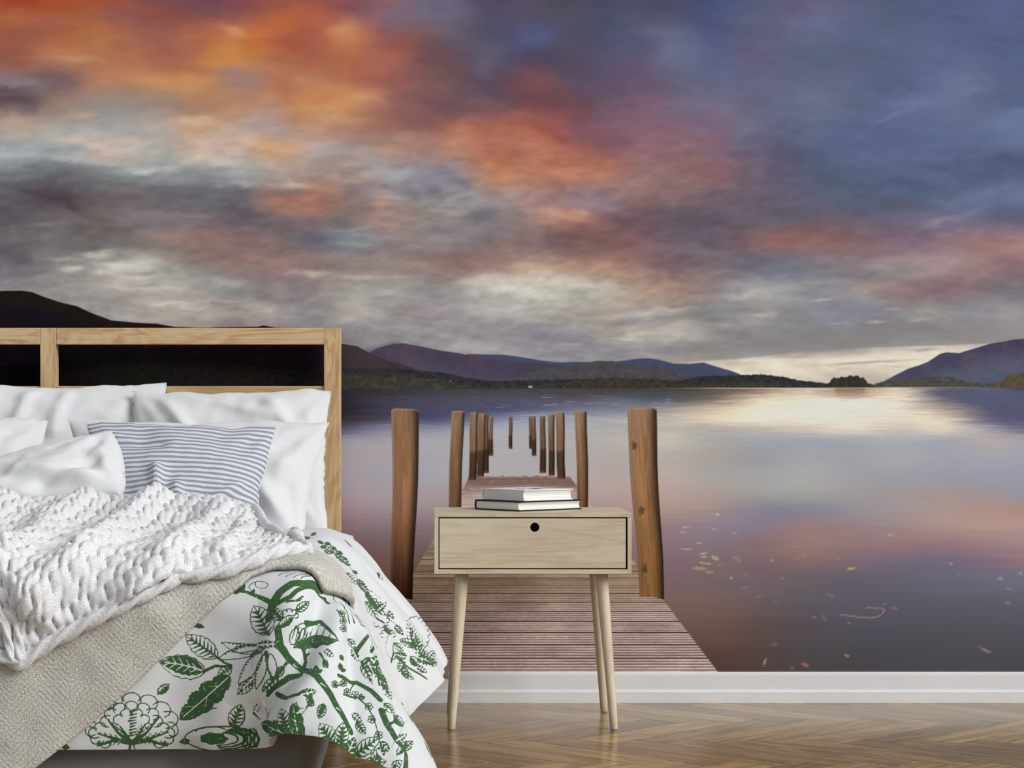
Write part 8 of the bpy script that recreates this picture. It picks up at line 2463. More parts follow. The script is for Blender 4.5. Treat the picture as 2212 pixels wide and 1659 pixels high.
s119,95:311,3525 297,3519 288,3520 279,3519 273,3524 265,3525 261,3533 254,3536 252,3545 247,3552 245,3562 243,3573
s119,95:311,3525 312,3540 308,3548 306,3557 299,3561 295,3568 287,3570 281,3574 272,3574 264,3576 254,3575 243,3573
s194,97:311,3525 294,3537 277,3549 260,3561 247,3570
s259,76:305,3529 288,3522
s259,76:305,3529 306,3547
s259,76:295,3537 275,3526
s259,76:295,3537 298,3559
s259,76:284,3544 264,3533
s259,76:284,3544 288,3567
s259,76:273,3552 255,3543
s259,76:273,3552 275,3572
s259,76:262,3559 247,3555
s259,76:262,3559 261,3575
f0,0:195,3516 192,3504 190,3492 187,3480 185,3467 182,3455 180,3443 177,3431 175,3419 175,3419 186,3429 198,3439 200,3452 208,3463 205,3476 207,3488 201,3502 195,3516
s119,97:195,3516 184,3506 172,3495 170,3483 161,3472 165,3459 162,3447 169,3433 175,3419
s129,65:192,3503 184,3495
s129,65:190,3490 177,3483
s129,65:187,3477 171,3470
s129,65:184,3464 168,3457
s129,65:182,3451 167,3444
s129,65:179,3438 168,3430
f0,0:-1,3579 6,3575 11,3571 14,3567 15,3563 18,3559 18,3555 15,3551 15,3547 17,3543 19,3539 22,3535 19,3531 19,3528 19,3524 13,3520 11,3516 13,3512 11,3509 12,3505 9,3501 6,3497 4,3494 -1,3490 -7,3487 -7,3487 -12,3491 -15,3495 -19,3499 -20,3503 -24,3507 -26,3511 -24,3515 -26,3519 -23,3523 -23,3527 -29,3531 -28,3535 -28,3538 -30,3542 -25,3546 -24,3550 -22,3554 -19,3557 -21,3561 -20,3565 -16,3569 -15,3572 -10,3576 -1,3579
w119,76:-1,3576 -3,3552 -5,3524 -7,3493
w76,65:-2,3558 9,3546
w76,65:-4,3537 -17,3527
w76,65:-5,3516 6,3504
s119,95:-297,3556 -311,3560 -317,3566 -325,3571 -326,3578 -331,3584 -329,3592 -331,3599 -327,3607 -327,3614 -322,3623 -316,3632
s119,95:-297,3556 -285,3566 -283,3574 -279,3583 -281,3589 -280,3597 -285,3603 -286,3610 -294,3615 -298,3622 -306,3627 -316,3632
s194,97:-297,3556 -301,3575 -306,3594 -311,3613 -315,3628
s259,76:-298,3562 -316,3568
s259,76:-298,3562 -285,3575
s259,76:-301,3574 -323,3578
s259,76:-301,3574 -284,3588
s259,76:-304,3586 -327,3590
s259,76:-304,3586 -286,3601
s259,76:-307,3599 -327,3603
s259,76:-307,3599 -292,3612
s259,76:-310,3611 -324,3617
s259,76:-310,3611 -301,3623
f0,0:505,3424 499,3434 492,3445 485,3455 479,3466 472,3476 465,3487 459,3497 452,3508 452,3508 451,3492 450,3477 457,3466 459,3453 470,3445 477,3435 491,3429 505,3424
s119,97:505,3424 506,3439 507,3454 500,3465 499,3479 487,3486 481,3496 466,3502 452,3508
s129,65:498,3435 498,3447
s129,65:491,3446 495,3460
s129,65:484,3457 491,3473
s129,65:477,3468 484,3485
s129,65:470,3480 476,3495
s129,65:463,3491 465,3504
f0,0:296,3432 295,3424 293,3418 291,3413 287,3411 285,3405 281,3404 276,3405 273,3403 269,3399 266,3396 264,3391 259,3392 256,3390 252,3388 246,3392 241,3392 239,3389 234,3389 231,3386 226,3387 221,3388 216,3388 211,3391 205,3395 205,3395 207,3401 209,3406 211,3412 215,3414 217,3420 220,3423 224,3423 227,3427 232,3426 236,3428 237,3435 241,3436 245,3437 248,3441 253,3439 258,3439 262,3439 267,3438 270,3442 274,3443 279,3441 283,3442 289,3439 296,3432
w119,76:292,3431 269,3421 241,3410 211,3398
w76,65:275,3424 269,3408
w76,65:254,3415 239,3422
w76,65:234,3407 228,3391
s119,95:183,3379 198,3378 206,3373 215,3369 218,3362 225,3356 225,3348 229,3341 228,3331 229,3323 227,3313 223,3302
s119,95:183,3379 175,3366 175,3357 173,3347 177,3340 178,3332 185,3327 188,3319 197,3315 202,3309 212,3306 223,3302
s194,97:183,3379 193,3360 203,3341 213,3321 221,3306
s259,76:186,3373 205,3371
s259,76:186,3373 177,3356
s259,76:193,3360 215,3361
s259,76:193,3360 179,3342
s259,76:199,3348 222,3349
s259,76:199,3348 185,3329
s259,76:205,3336 226,3335
s259,76:205,3336 194,3318
s259,76:212,3324 227,3320
s259,76:212,3324 206,3309
f0,0:-128,3439 -124,3450 -121,3462 -117,3473 -113,3485 -110,3496 -106,3507 -103,3519 -99,3530 -99,3530 -111,3521 -123,3513 -127,3501 -136,3492 -134,3479 -138,3467 -133,3453 -128,3439
s119,97:-128,3439 -116,3448 -103,3456 -100,3468 -90,3477 -93,3490 -89,3502 -94,3516 -99,3530
s129,65:-124,3451 -115,3458
s129,65:-120,3463 -107,3469
s129,65:-116,3475 -100,3480
s129,65:-113,3488 -95,3492
s129,65:-109,3500 -93,3505
s129,65:-105,3512 -93,3518
f0,0:-245,3404 -251,3408 -256,3412 -260,3415 -260,3419 -264,3423 -263,3426 -261,3430 -261,3433 -263,3437 -264,3440 -268,3444 -265,3448 -265,3451 -265,3455 -259,3458 -257,3461 -259,3465 -257,3468 -258,3472 -255,3475 -252,3479 -250,3482 -245,3485 -239,3488 -239,3488 -234,3484 -230,3481 -226,3477 -225,3473 -222,3469 -220,3466 -222,3462 -220,3459 -223,3455 -223,3452 -217,3448 -218,3444 -218,3441 -216,3437 -220,3434 -222,3430 -224,3427 -227,3424 -224,3420 -225,3417 -229,3413 -231,3410 -236,3407 -245,3404
w119,76:-244,3407 -243,3429 -241,3454 -239,3482
w76,65:-243,3423 -255,3434
w76,65:-242,3442 -229,3451
w76,65:-240,3461 -252,3472
s119,95:448,3220 439,3232 438,3242 435,3252 438,3259 438,3269 445,3275 447,3284 455,3290 460,3297 470,3302 480,3308
s119,95:448,3220 464,3223 470,3230 479,3236 481,3244 488,3251 487,3260 490,3268 488,3278 489,3287 485,3297 480,3308
s194,97:448,3220 456,3242 464,3264 472,3286 479,3303
s259,76:451,3227 440,3243
s259,76:451,3227 469,3232
s259,76:456,3241 441,3258
s259,76:456,3241 479,3244
s259,76:461,3255 445,3273
s259,76:461,3255 485,3258
s259,76:466,3269 453,3286
s259,76:466,3269 487,3273
s259,76:471,3283 464,3298
s259,76:471,3283 486,3290
f0,0:309,3258 310,3267 312,3276 314,3286 315,3295 317,3305 319,3314 320,3323 322,3333 322,3333 312,3325 301,3317 299,3308 292,3299 296,3289 294,3279 302,3269 309,3258
s119,97:309,3258 319,3265 330,3273 331,3283 339,3291 335,3302 337,3311 329,3322 322,3333
s129,65:311,3268 318,3274
s129,65:312,3278 325,3283
s129,65:314,3288 330,3293
s129,65:316,3298 332,3303
s129,65:318,3308 332,3313
s129,65:319,3318 329,3324
f0,0:193,3252 190,3245 187,3240 183,3236 180,3235 177,3231 173,3231 170,3233 166,3232 163,3230 159,3228 156,3224 153,3226 149,3226 146,3225 142,3231 138,3232 135,3230 131,3232 128,3230 124,3232 121,3235 117,3237 113,3241 109,3247 109,3247 112,3252 116,3256 119,3261 122,3262 125,3266 129,3268 132,3267 136,3269 139,3267 143,3268 146,3274 149,3273 153,3274 156,3276 160,3272 163,3271 167,3270 171,3268 174,3270 178,3270 181,3266 185,3265 189,3261 193,3252
w119,76:189,3252 168,3251 143,3249 115,3247
w76,65:174,3251 165,3238
w76,65:155,3250 144,3262
w76,65:136,3249 127,3236
s119,95:-99,3214 -106,3228 -106,3236 -108,3246 -103,3252 -102,3260 -95,3265 -92,3272 -83,3275 -77,3281 -67,3284 -57,3286
s119,95:-99,3214 -83,3214 -76,3219 -67,3222 -64,3229 -57,3234 -56,3242 -52,3248 -53,3258 -51,3266 -53,3276 -57,3286
s194,97:-99,3214 -88,3232 -78,3250 -67,3268 -59,3283
s259,76:-95,3220 -104,3237
s259,76:-95,3220 -77,3221
s259,76:-88,3232 -101,3251
s259,76:-88,3232 -66,3230
s259,76:-82,3243 -95,3262
s259,76:-82,3243 -59,3241
s259,76:-75,3255 -86,3272
s259,76:-75,3255 -55,3254
s259,76:-68,3266 -74,3281
s259,76:-68,3266 -53,3269
f0,0:-283,3244 -272,3247 -262,3249 -252,3251 -241,3253 -231,3255 -221,3257 -211,3260 -200,3262 -200,3262 -212,3268 -225,3275 -235,3273 -246,3276 -256,3269 -266,3266 -274,3255 -283,3244
s119,97:-283,3244 -271,3238 -258,3231 -248,3233 -237,3229 -228,3238 -217,3239 -209,3251 -200,3262
s129,65:-272,3247 -262,3242
s129,65:-261,3249 -250,3240
s129,65:-250,3251 -239,3239
s129,65:-239,3254 -227,3241
s129,65:-228,3256 -217,3245
s129,65:-217,3258 -207,3251
f0,0:-244,3100 -246,3108 -247,3114 -247,3119 -245,3121 -245,3126 -242,3128 -238,3129 -236,3131 -235,3134 -234,3138 -234,3143 -229,3143 -227,3145 -225,3147 -219,3145 -215,3145 -214,3149 -211,3150 -209,3153 -205,3153 -200,3152 -197,3153 -191,3152 -185,3149 -185,3149 -184,3143 -184,3138 -184,3133 -186,3130 -186,3125 -187,3122 -190,3121 -191,3117 -195,3117 -198,3115 -196,3108 -199,3107 -201,3104 -202,3101 -208,3102 -211,3101 -214,3100 -218,3100 -219,3096 -222,3094 -227,3095 -230,3094 -236,3096 -244,3100
w119,76:-241,3102 -226,3115 -208,3130 -189,3146
w76,65:-230,3111 -231,3127
w76,65:-217,3123 -202,3119
w76,65:-204,3134 -205,3149
s119,95:-288,2953 -298,2941 -307,2938 -317,2933 -325,2935 -334,2932 -342,2937 -351,2938 -359,2945 -367,2948 -374,2956 -382,2965
s119,95:-288,2953 -295,2967 -303,2972 -310,2979 -319,2980 -327,2985 -336,2982 -345,2984 -354,2979 -363,2978 -372,2972 -382,2965
s194,97:-288,2953 -311,2956 -335,2959 -358,2962 -377,2965
s259,76:-295,2954 -309,2940
s259,76:-295,2954 -305,2971
s259,76:-310,2956 -324,2937
s259,76:-310,2956 -319,2977
s259,76:-325,2958 -340,2939
s259,76:-325,2958 -334,2980
s259,76:-341,2960 -354,2943
s259,76:-341,2960 -349,2979
s259,76:-356,2962 -369,2951
s259,76:-356,2962 -365,2975
f0,0:312,2484 314,2475 316,2465 318,2456 320,2446 322,2437 324,2427 326,2417 328,2408 328,2408 335,2419 342,2431 340,2440 343,2451 336,2459 334,2469 323,2477 312,2484
s119,97:312,2484 305,2473 298,2462 301,2452 296,2441 305,2433 306,2423 317,2416 328,2408
s129,65:314,2474 310,2465
s129,65:316,2464 307,2454
s129,65:318,2454 306,2443
s129,65:321,2444 307,2433
s129,65:323,2433 311,2423
s129,65:325,2423 318,2414
f0,0:191,2482 199,2484 205,2485 210,2485 213,2483 218,2484 220,2481 220,2477 222,2475 226,2474 230,2473 235,2473 235,2469 237,2467 239,2464 237,2458 238,2454 242,2454 243,2450 246,2448 246,2444 246,2439 247,2436 245,2430 243,2424 243,2424 237,2423 232,2423 227,2423 224,2424 219,2424 215,2425 214,2429 210,2430 210,2434 208,2436 201,2434 200,2437 197,2439 193,2440 194,2446 193,2449 192,2452 192,2456 188,2457 186,2460 187,2465 186,2468 187,2474 191,2482
w119,76:193,2480 207,2465 222,2447 240,2428
w76,65:203,2469 219,2470
w76,65:215,2456 212,2440
w76,65:227,2442 242,2444
s119,95:450,2367 443,2353 436,2348 429,2341 421,2340 414,2336 405,2338 398,2337 389,2341 381,2343 372,2348 363,2355
s119,95:450,2367 440,2379 431,2382 423,2388 415,2386 406,2388 399,2383 391,2383 384,2376 377,2372 370,2364 363,2355
s194,97:450,2367 428,2364 406,2361 385,2358 367,2356
s259,76:443,2367 434,2350
s259,76:443,2367 430,2381
s259,76:429,2365 421,2343
s259,76:429,2365 415,2383
s259,76:415,2363 407,2340
s259,76:415,2363 402,2382
s259,76:401,2361 393,2341
s259,76:401,2361 388,2377
s259,76:387,2359 378,2345
s259,76:387,2359 375,2369
f0,0:326,2345 315,2347 304,2349 293,2352 282,2354 271,2357 260,2359 249,2362 238,2364 238,2364 247,2353 256,2342 267,2339 277,2331 289,2334 300,2332 313,2338 326,2345
s119,97:326,2345 317,2356 308,2367 297,2369 287,2378 275,2374 264,2377 251,2370 238,2364
s129,65:315,2347 307,2355
s129,65:303,2350 296,2363
s129,65:291,2352 285,2368
s129,65:279,2355 273,2372
s129,65:267,2357 261,2372
s129,65:255,2360 248,2371
f0,0:156,2385 157,2393 160,2399 162,2404 166,2406 169,2410 172,2411 177,2410 180,2412 184,2415 187,2418 189,2422 194,2421 198,2422 201,2424 207,2420 211,2419 214,2422 219,2421 222,2424 226,2423 231,2420 235,2420 241,2416 246,2412 246,2412 244,2406 241,2401 238,2396 235,2394 232,2389 229,2386 225,2386 222,2383 217,2385 214,2383 212,2376 208,2376 204,2374 201,2371 196,2374 192,2374 187,2375 183,2376 180,2372 176,2372 171,2374 167,2374 162,2378 156,2385
w119,76:159,2386 183,2393 210,2401 240,2410
w76,65:176,2391 183,2406
w76,65:197,2397 211,2389
w76,65:217,2403 224,2419
s119,95:63,2383 51,2393 47,2403 42,2412 43,2421 41,2430 45,2438 45,2447 52,2455 55,2464 63,2472 71,2480
s119,95:63,2383 77,2391 82,2400 89,2408 89,2417 93,2425 90,2434 92,2443 87,2452 85,2461 79,2471 71,2480
s194,97:63,2383 65,2408 67,2432 69,2456 71,2475
s259,76:64,2391 49,2404
s259,76:64,2391 80,2402
s259,76:65,2407 46,2420
s259,76:65,2407 87,2417
s259,76:67,2422 47,2436
s259,76:67,2422 88,2432
s259,76:68,2438 51,2451
s259,76:68,2438 87,2448
s259,76:69,2453 58,2466
s259,76:69,2453 82,2464
f0,0:293,2189 305,2190 316,2192 328,2194 339,2196 350,2197 362,2199 373,2201 385,2202 385,2202 372,2210 359,2217 348,2215 336,2219 325,2212 314,2210 303,2199 293,2189
s119,97:293,2189 306,2182 319,2174 330,2176 343,2172 353,2180 365,2181 375,2192 385,2202
s129,65:306,2191 316,2186
s129,65:318,2192 329,2183
s129,65:330,2194 341,2181
s129,65:342,2196 353,2183
s129,65:354,2198 365,2186
s129,65:366,2200 377,2192
f0,0:156,2206 162,2211 167,2214 172,2216 175,2215 180,2217 183,2215 185,2211 188,2210 191,2210 195,2210 200,2212 202,2208 204,2207 207,2205 208,2199 209,2196 214,2196 215,2193 219,2192 221,2189 222,2184 224,2181 224,2175 225,2169 225,2169 219,2166 215,2164 210,2162 206,2163 202,2161 198,2161 196,2163 192,2163 190,2167 187,2168 181,2165 179,2167 176,2168 172,2168 171,2173 169,2175 167,2179 165,2182 161,2182 158,2184 157,2189 155,2191 155,2197 156,2206
w119,76:159,2205 176,2195 197,2184 220,2171
w76,65:171,2198 186,2204
w76,65:187,2189 189,2174
w76,65:203,2181 217,2187
s119,95:356,2029 371,2027 378,2021 387,2016 390,2008 396,2002 395,1993 399,1986 397,1976 397,1968 394,1958 390,1948
s119,95:356,2029 347,2017 346,2008 343,1998 347,1991 347,1982 353,1976 356,1969 364,1963 370,1957 379,1952 390,1948
s194,97:356,2029 365,2009 373,1988 381,1968 388,1952
s259,76:359,2023 377,2019
s259,76:359,2023 348,2007
s259,76:364,2010 387,2008
s259,76:364,2010 349,1992
s259,76:370,1997 393,1995
s259,76:370,1997 354,1979
s259,76:375,1984 396,1981
s259,76:375,1984 362,1967
s259,76:380,1970 395,1965
s259,76:380,1970 373,1956
f0,0:155,2052 155,2040 156,2027 157,2015 158,2003 159,1991 159,1979 160,1967 161,1955 161,1955 169,1968 177,1980 177,1992 181,2005 175,2017 174,2029 164,2040 155,2052
s119,97:155,2052 147,2039 138,2026 139,2014 134,2002 141,1990 141,1978 151,1967 161,1955
s129,65:155,2039 150,2029
s129,65:156,2026 146,2016
s129,65:157,2013 143,2002
s129,65:158,2000 144,1989
s129,65:159,1987 146,1977
s129,65:160,1974 151,1964
"""
def duvet_ink(ga, gb):
    I = np.full((len(gb), len(ga)), -.01)
    def segdist(A, B, x0, y0, x1, y1):
        vx, vy = x1-x0, y1-y0; L = vx*vx+vy*vy+1e-12
        t = np.clip(((A-x0)*vx+(B-y0)*vy)/L, 0, 1); return np.hypot(A-x0-t*vx, B-y0-t*vy), t
    for ln in INK_DATA.strip().splitlines():
        hd, ps = ln.split(':'); k = hd[0]; w0, w1 = [int(v)*1e-5 for v in hd[1:].split(',')]
        P = np.array([[-int(v)*5e-4 for v in p.split(',')] for p in ps.split()]); mg = max(w0, w1)+.006
        i0, i1 = np.searchsorted(ga, [P[:, 0].min()-mg, P[:, 0].max()+mg]); j0, j1 = np.searchsorted(gb, [P[:, 1].min()-mg, P[:, 1].max()+mg])
        if i1-i0 < 2 or j1-j0 < 2: continue
        A, B = np.meshgrid(ga[i0:i1], gb[j0:j1]); n = len(P)
        if k == 'f':
            d = np.full(A.shape, 9.); ins = np.zeros(A.shape, bool)
            for q in range(n):
                (x0, y0), (x1, y1) = P[q], P[(q+1) % n]; d = np.minimum(d, segdist(A, B, x0, y0, x1, y1)[0])
                if y0 != y1: ins ^= ((y0 > B) != (y1 > B)) & (A < (x1-x0)*(B-y0)/(y1-y0)+x0)
            sd = np.where(ins, d, -d)
        else:
            sd = np.full(A.shape, -9.)
            if n == 1: sd = w0-np.hypot(A-P[0, 0], B-P[0, 1])
            cum = np.linspace(0, 1, max(n, 2))
            for q in range(n-1):
                d, t = segdist(A, B, *P[q], *P[q+1]); f = cum[q]+(cum[q+1]-cum[q])*t; sd = np.maximum(sd, w0+(w1-w0)*f-d)
        S_ = I[j0:j1, i0:i1]
        I[j0:j1, i0:i1] = np.minimum(S_, -sd) if k == 'w' else np.maximum(S_, sd)
    return np.clip(I, -.01, .01)
# ------------------------------------------------------------------ bed: slatted headboard, upholstered base
BXR, BXL, SC = -.248, -1.848, -1.048
bed = tag(empty('bed', (SC, -1.1, 0)), 'double bed with open light oak headboard and grey upholstered base', 'bed')
HY0, HY1 = -.092, -.047
for x0, x1 in ((-.2937, -.248), (-1.848, -1.8023)): box('headboard_post', x0, x1, HY0, HY1, 0, 1.036, M_oak['Z'], bed, .0015)
box('headboard_stile', -1.0697, -1.0263, HY0, HY1, .40, 1.036, M_oak['Z'], bed, .0015)
for x0, x1 in ((-1.0258, -.2942), (-1.8018, -1.0702)):
    box('top_rail', x0, x1, HY0, HY1, .9906, 1.036, M_oak['X'], bed, .0015)
    box('headboard_panel', x0, x1, HY0+.006, HY1-.006, .6754, .8767, M_oak['X'], bed, .0015)
    box('lower_rail', x0, x1, HY0+.004, HY1-.004, .4995, .5463, M_oak['X'], bed, .0015)
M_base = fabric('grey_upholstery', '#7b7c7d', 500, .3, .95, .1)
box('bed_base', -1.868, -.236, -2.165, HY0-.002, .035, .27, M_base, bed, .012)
for x in (-1.8, -.31):
    for y in (-2.08, -.25): box('foot', x-.025, x+.025, y-.025, y+.025, 0, .036, M_black, bed, .003)
M_mat = fabric('mattress_ticking', '#e9ecef', 700, .15)
tag(box('mattress', -1.868, -.205, -2.15, -.11, .2705, .478, M_mat, None, .035), 'plain white mattress corner showing beside the oak headboard', 'mattress')

# ------------------------------------------------------------------ pillows
def pillow(name, label, cat, loc, w, h, T, rot, seed, mat=None, pin=.05, wr=.010, nu=72, nv=56, group=None, sag=.25, p=.5, folds=(), taper=0.):
    tu = np.linspace(-1, 1, nu); tv = np.linspace(-1, 1, nv); u = np.sin(tu*np.pi/2); v = np.sin(tv*np.pi/2)
    U, V = np.meshgrid(u, v)
    X = w/2*U*(1-pin*(1-V*V)*np.abs(U)); Z = h/2*V*(1-pin*(1-U*U)*np.abs(V))
    X = X*(1-taper*(1-V)/2)
    full = ((1-U*U).clip(0)*(1-V*V).clip(0))
    prof = full**p*(1-sag*V)
    n1 = fbm(U*2.2*w/.5+seed, V*2.2*h/.5, seed, 4); n2 = fbm(U*5+seed*3, V*3, seed+5, 3)
    edge = smooth(.0, .35, full)
    X = X+.006*fbm(V*3+seed, U*0+3, seed+2, 3)*np.abs(U)**3; Z = Z+.010*fbm(U*4+seed, V*0+1, seed+1, 3)*np.abs(V)**3
    # gathers running in from the corners
    g = np.zeros_like(U)
    for cx in (-1, 1):
        for cz in (-1, 1):
            d = np.hypot((U-cx)*w/2, (V-cz)*h/2); an = np.arctan2((V-cz)*h, (U-cx)*w)
            g += np.exp(-(d/(.24*w))**2)*np.sin(an*9+seed+cx*2+cz)*smooth(.0, .08, d)
    rd = np.zeros_like(U)
    for (x0, z0, x1, z1, ww, am) in folds: rd += ridge(U*w/2, V*h/2, [(x0, z0), (x1, z1)], ww, am)
    out = []
    for s in (-1, 1):
        Y = s*(T/2*prof+edge*(wr*n1+.5*wr*n2+.8*wr*g)*(1 if s < 0 else .6)+(edge*rd if s < 0 else 0))
        out.append(np.stack([X, Y, Z], -1).reshape(-1, 3))
    n = nu*nv; F = np.concatenate([grid_faces(nv, nu, 0), grid_faces(nv, nu, n, True)])
    # stitch the rim: the two sheets share the outline within the seam
    me = mesh_from(name, np.concatenate(out), F)
    uv = me.attributes.new('stripe_v', 'FLOAT', 'POINT'); uv.data.foreach_set('value', np.tile((V*h/2).ravel(), 2).astype(np.float32))
    o = link(name, me, mat or M_sheet); o.location = loc; o.rotation_euler = Euler([math.radians(a) for a in rot], 'XYZ')
    # seam piping along the outline
    idx = [(0, i) for i in range(nu)]+[(j, nu-1) for j in range(1, nv)]+[(nv-1, i) for i in range(nu-2, -1, -1)]+[(j, 0) for j in range(nv-2, -1, -1)]
    P = np.array([(X[a], 0, Z[a]) for a in idx]); tv_, tf_ = tube(P, .0022, 6)
    link('seam', mesh_from('seam', tv_, tf_), mat or M_sheet, o)
    return tag(o, label, cat, group)
def stripe_mat():
    m, nt, b = new_mat('striped_cotton'); L = nt.links.new
    at = N(nt, 'ShaderNodeAttribute', _attribute_name='stripe_v')
    mu = N(nt, 'ShaderNodeMath', _operation='MULTIPLY'); mu.inputs[1].default_value = 1/.0152; L(at.outputs['Fac'], mu.inputs[0])
    fr = N(nt, 'ShaderNodeMath', _operation='FRACT'); L(mu.outputs[0], fr.inputs[0])
    rp = ramp(nt, [(0, lin('#c9cfd0')), (.47, lin('#c9cfd0')), (.51, lin('#8c8d9e')), (.96, lin('#8c8d9e')), (1, lin('#c9cfd0'))]); L(fr.outputs[0], rp.inputs['Fac'])
    L(rp.outputs['Color'], b.inputs['Base Color']); b.inputs['Roughness'].default_value = .85; b.inputs['Specular IOR Level'].default_value = .2
    tc = N(nt, 'ShaderNodeTexCoord'); no = N(nt, 'ShaderNodeTexNoise', Scale=900.0); L(tc.outputs['Object'], no.inputs['Vector'])
    bp = N(nt, 'ShaderNodeBump', Strength=.15, Distance=.001); L(no.outputs['Fac'], bp.inputs['Height']); L(bp.outputs['Normal'], b.inputs['Normal'])
    return m
pillow('pillow', 'white pillow leaning on the headboard behind the others, left one of the back pair', 'pillow', (-1.03, -.205, .682), .62, .415, .14, (-15, 0, 0), 3, wr=.014, folds=((-.05, .2, -.1, .02, .018, .020), (-.16, .2, -.2, -.05, .02, .022), (.05, .2, .02, .06, .015, .016)))
pillow('pillow', 'white pillow leaning on the headboard at its right-hand post', 'pillow', (-.536, -.262, .672), .53, .405, .15, (-18, 0, 0), 11, wr=.012, folds=((-.2, .19, -.08, .03, .018, .022), (-.12, .2, .1, .12, .02, .014), (.1, .18, .2, .02, .02, .018)))
pillow('pillow', 'broad white pillow standing behind the striped cushion', 'pillow', (-.604, -.475, .628), .675, .345, .17, (-27, 0, 0), 23, wr=.013, taper=.17, folds=((.08, .1, .25, .02, .03, .016), (.2, -.05, .28, -.14, .02, .018), (.1, -.02, .24, -.1, .03, .014)))
pillow('pillow', 'white pillow at the left picture edge, its right corner showing', 'pillow', (-1.25, -.49, .640), .50, .35, .15, (-25, 3, 0), 31, wr=.012)
pillow('cushion', 'grey and white striped cushion in front of the white pillows', 'cushion', (-.628, -.668, .624), .478, .372, .14, (-36, 2, 3), 47, stripe_mat(), wr=.010, taper=.22, folds=((-.06, .0, -.05, -.16, .016, .022), (.0, -.05, .02, -.18, .016, .016), (.1, -.1, .18, -.03, .016, .014), (-.2, .1, -.05, .09, .015, -.012)))
pillow('pillow', 'plump white pillow lying slanted in front of the striped cushion', 'pillow', (-1.02, -.81, .604), .54, .22, .17, (-45, -17, 0), 59, wr=.016, pin=-.06, p=.38, folds=((.05, .0, .2, -.08, .02, .018), (.1, -.06, .22, -.02, .02, -.016), (-.1, .04, .05, -.1, .025, .018)))
# ------------------------------------------------------------------ duvet, throw, knitted blanket
def curve_grid(head, foot, n_p, n_q):
    """flat cloth coordinates of a patch spanned between two edge polylines"""
    def rs(P, n):
        P = np.array(P, float); d = np.r_[0, np.cumsum(np.hypot(*np.diff(P, axis=0).T))]; t = np.linspace(0, d[-1], n)
        return np.stack([np.interp(t, d, P[:, 0]), np.interp(t, d, P[:, 1])], 1)
    H_, F_ = rs(head, n_p), rs(foot, n_p); q = np.linspace(0, 1, n_q)[:, None, None]
    return H_[None]*(1-q)+F_[None]*q
# -- duvet: one quilted sheet with the printed face and a plain underside
ga = np.r_[np.arange(-2.25, -.72, .018), np.arange(-.72, .1851, .0017)]; gb = np.r_[np.arange(-2.487, -1.60, .0017), np.arange(-1.60, -.8299, .0045)]
A, B = np.meshgrid(ga, gb)
puff = .010*(1-np.exp(-(np.minimum(ga[-1]-A, B-gb[0]).clip(0)/.03)))
head_roll = -.055*smooth(-.90, -.83, B)**2
hem = .006*fbm(A*14, B*14, 71, 2)*np.exp(-(np.minimum(ga[-1]-A, B-gb[0])/.05))
x, y, z = drape(A, B, puff+hem-.012); z = z+head_roll
ny, nx = A.shape
V1 = np.stack([x, y, z], -1).reshape(-1, 3)
ia = np.unique(np.r_[np.arange(0, nx, 3), nx-1]); ib = np.unique(np.r_[np.arange(0, ny, 3), ny-1])
A2, B2 = A[np.ix_(ib, ia)], B[np.ix_(ib, ia)]
pf = .020*(1-np.exp(-(np.minimum(ga[-1]-A2, B2-gb[0]).clip(0)/.03)))
x2, y2, z2 = drape(A2, B2, hem[np.ix_(ib, ia)]-.0125-pf); z2 = z2+head_roll[np.ix_(ib, ia)]
V2 = np.stack([x2, y2, z2], -1).reshape(-1, 3)
me = mesh_from('duvet', np.concatenate([V1, V2]), np.concatenate([grid_faces(ny, nx, 0), grid_faces(len(ib), len(ia), nx*ny, True)]))
INK = duvet_ink(ga, gb) if 'duvet_ink' in globals() else np.full(A.shape, -.01)
at_ = me.attributes.new('ink', 'FLOAT', 'POINT'); at_.data.foreach_set('value', np.r_[INK.ravel(), np.full(len(V2), -.01)].astype(np.float32))
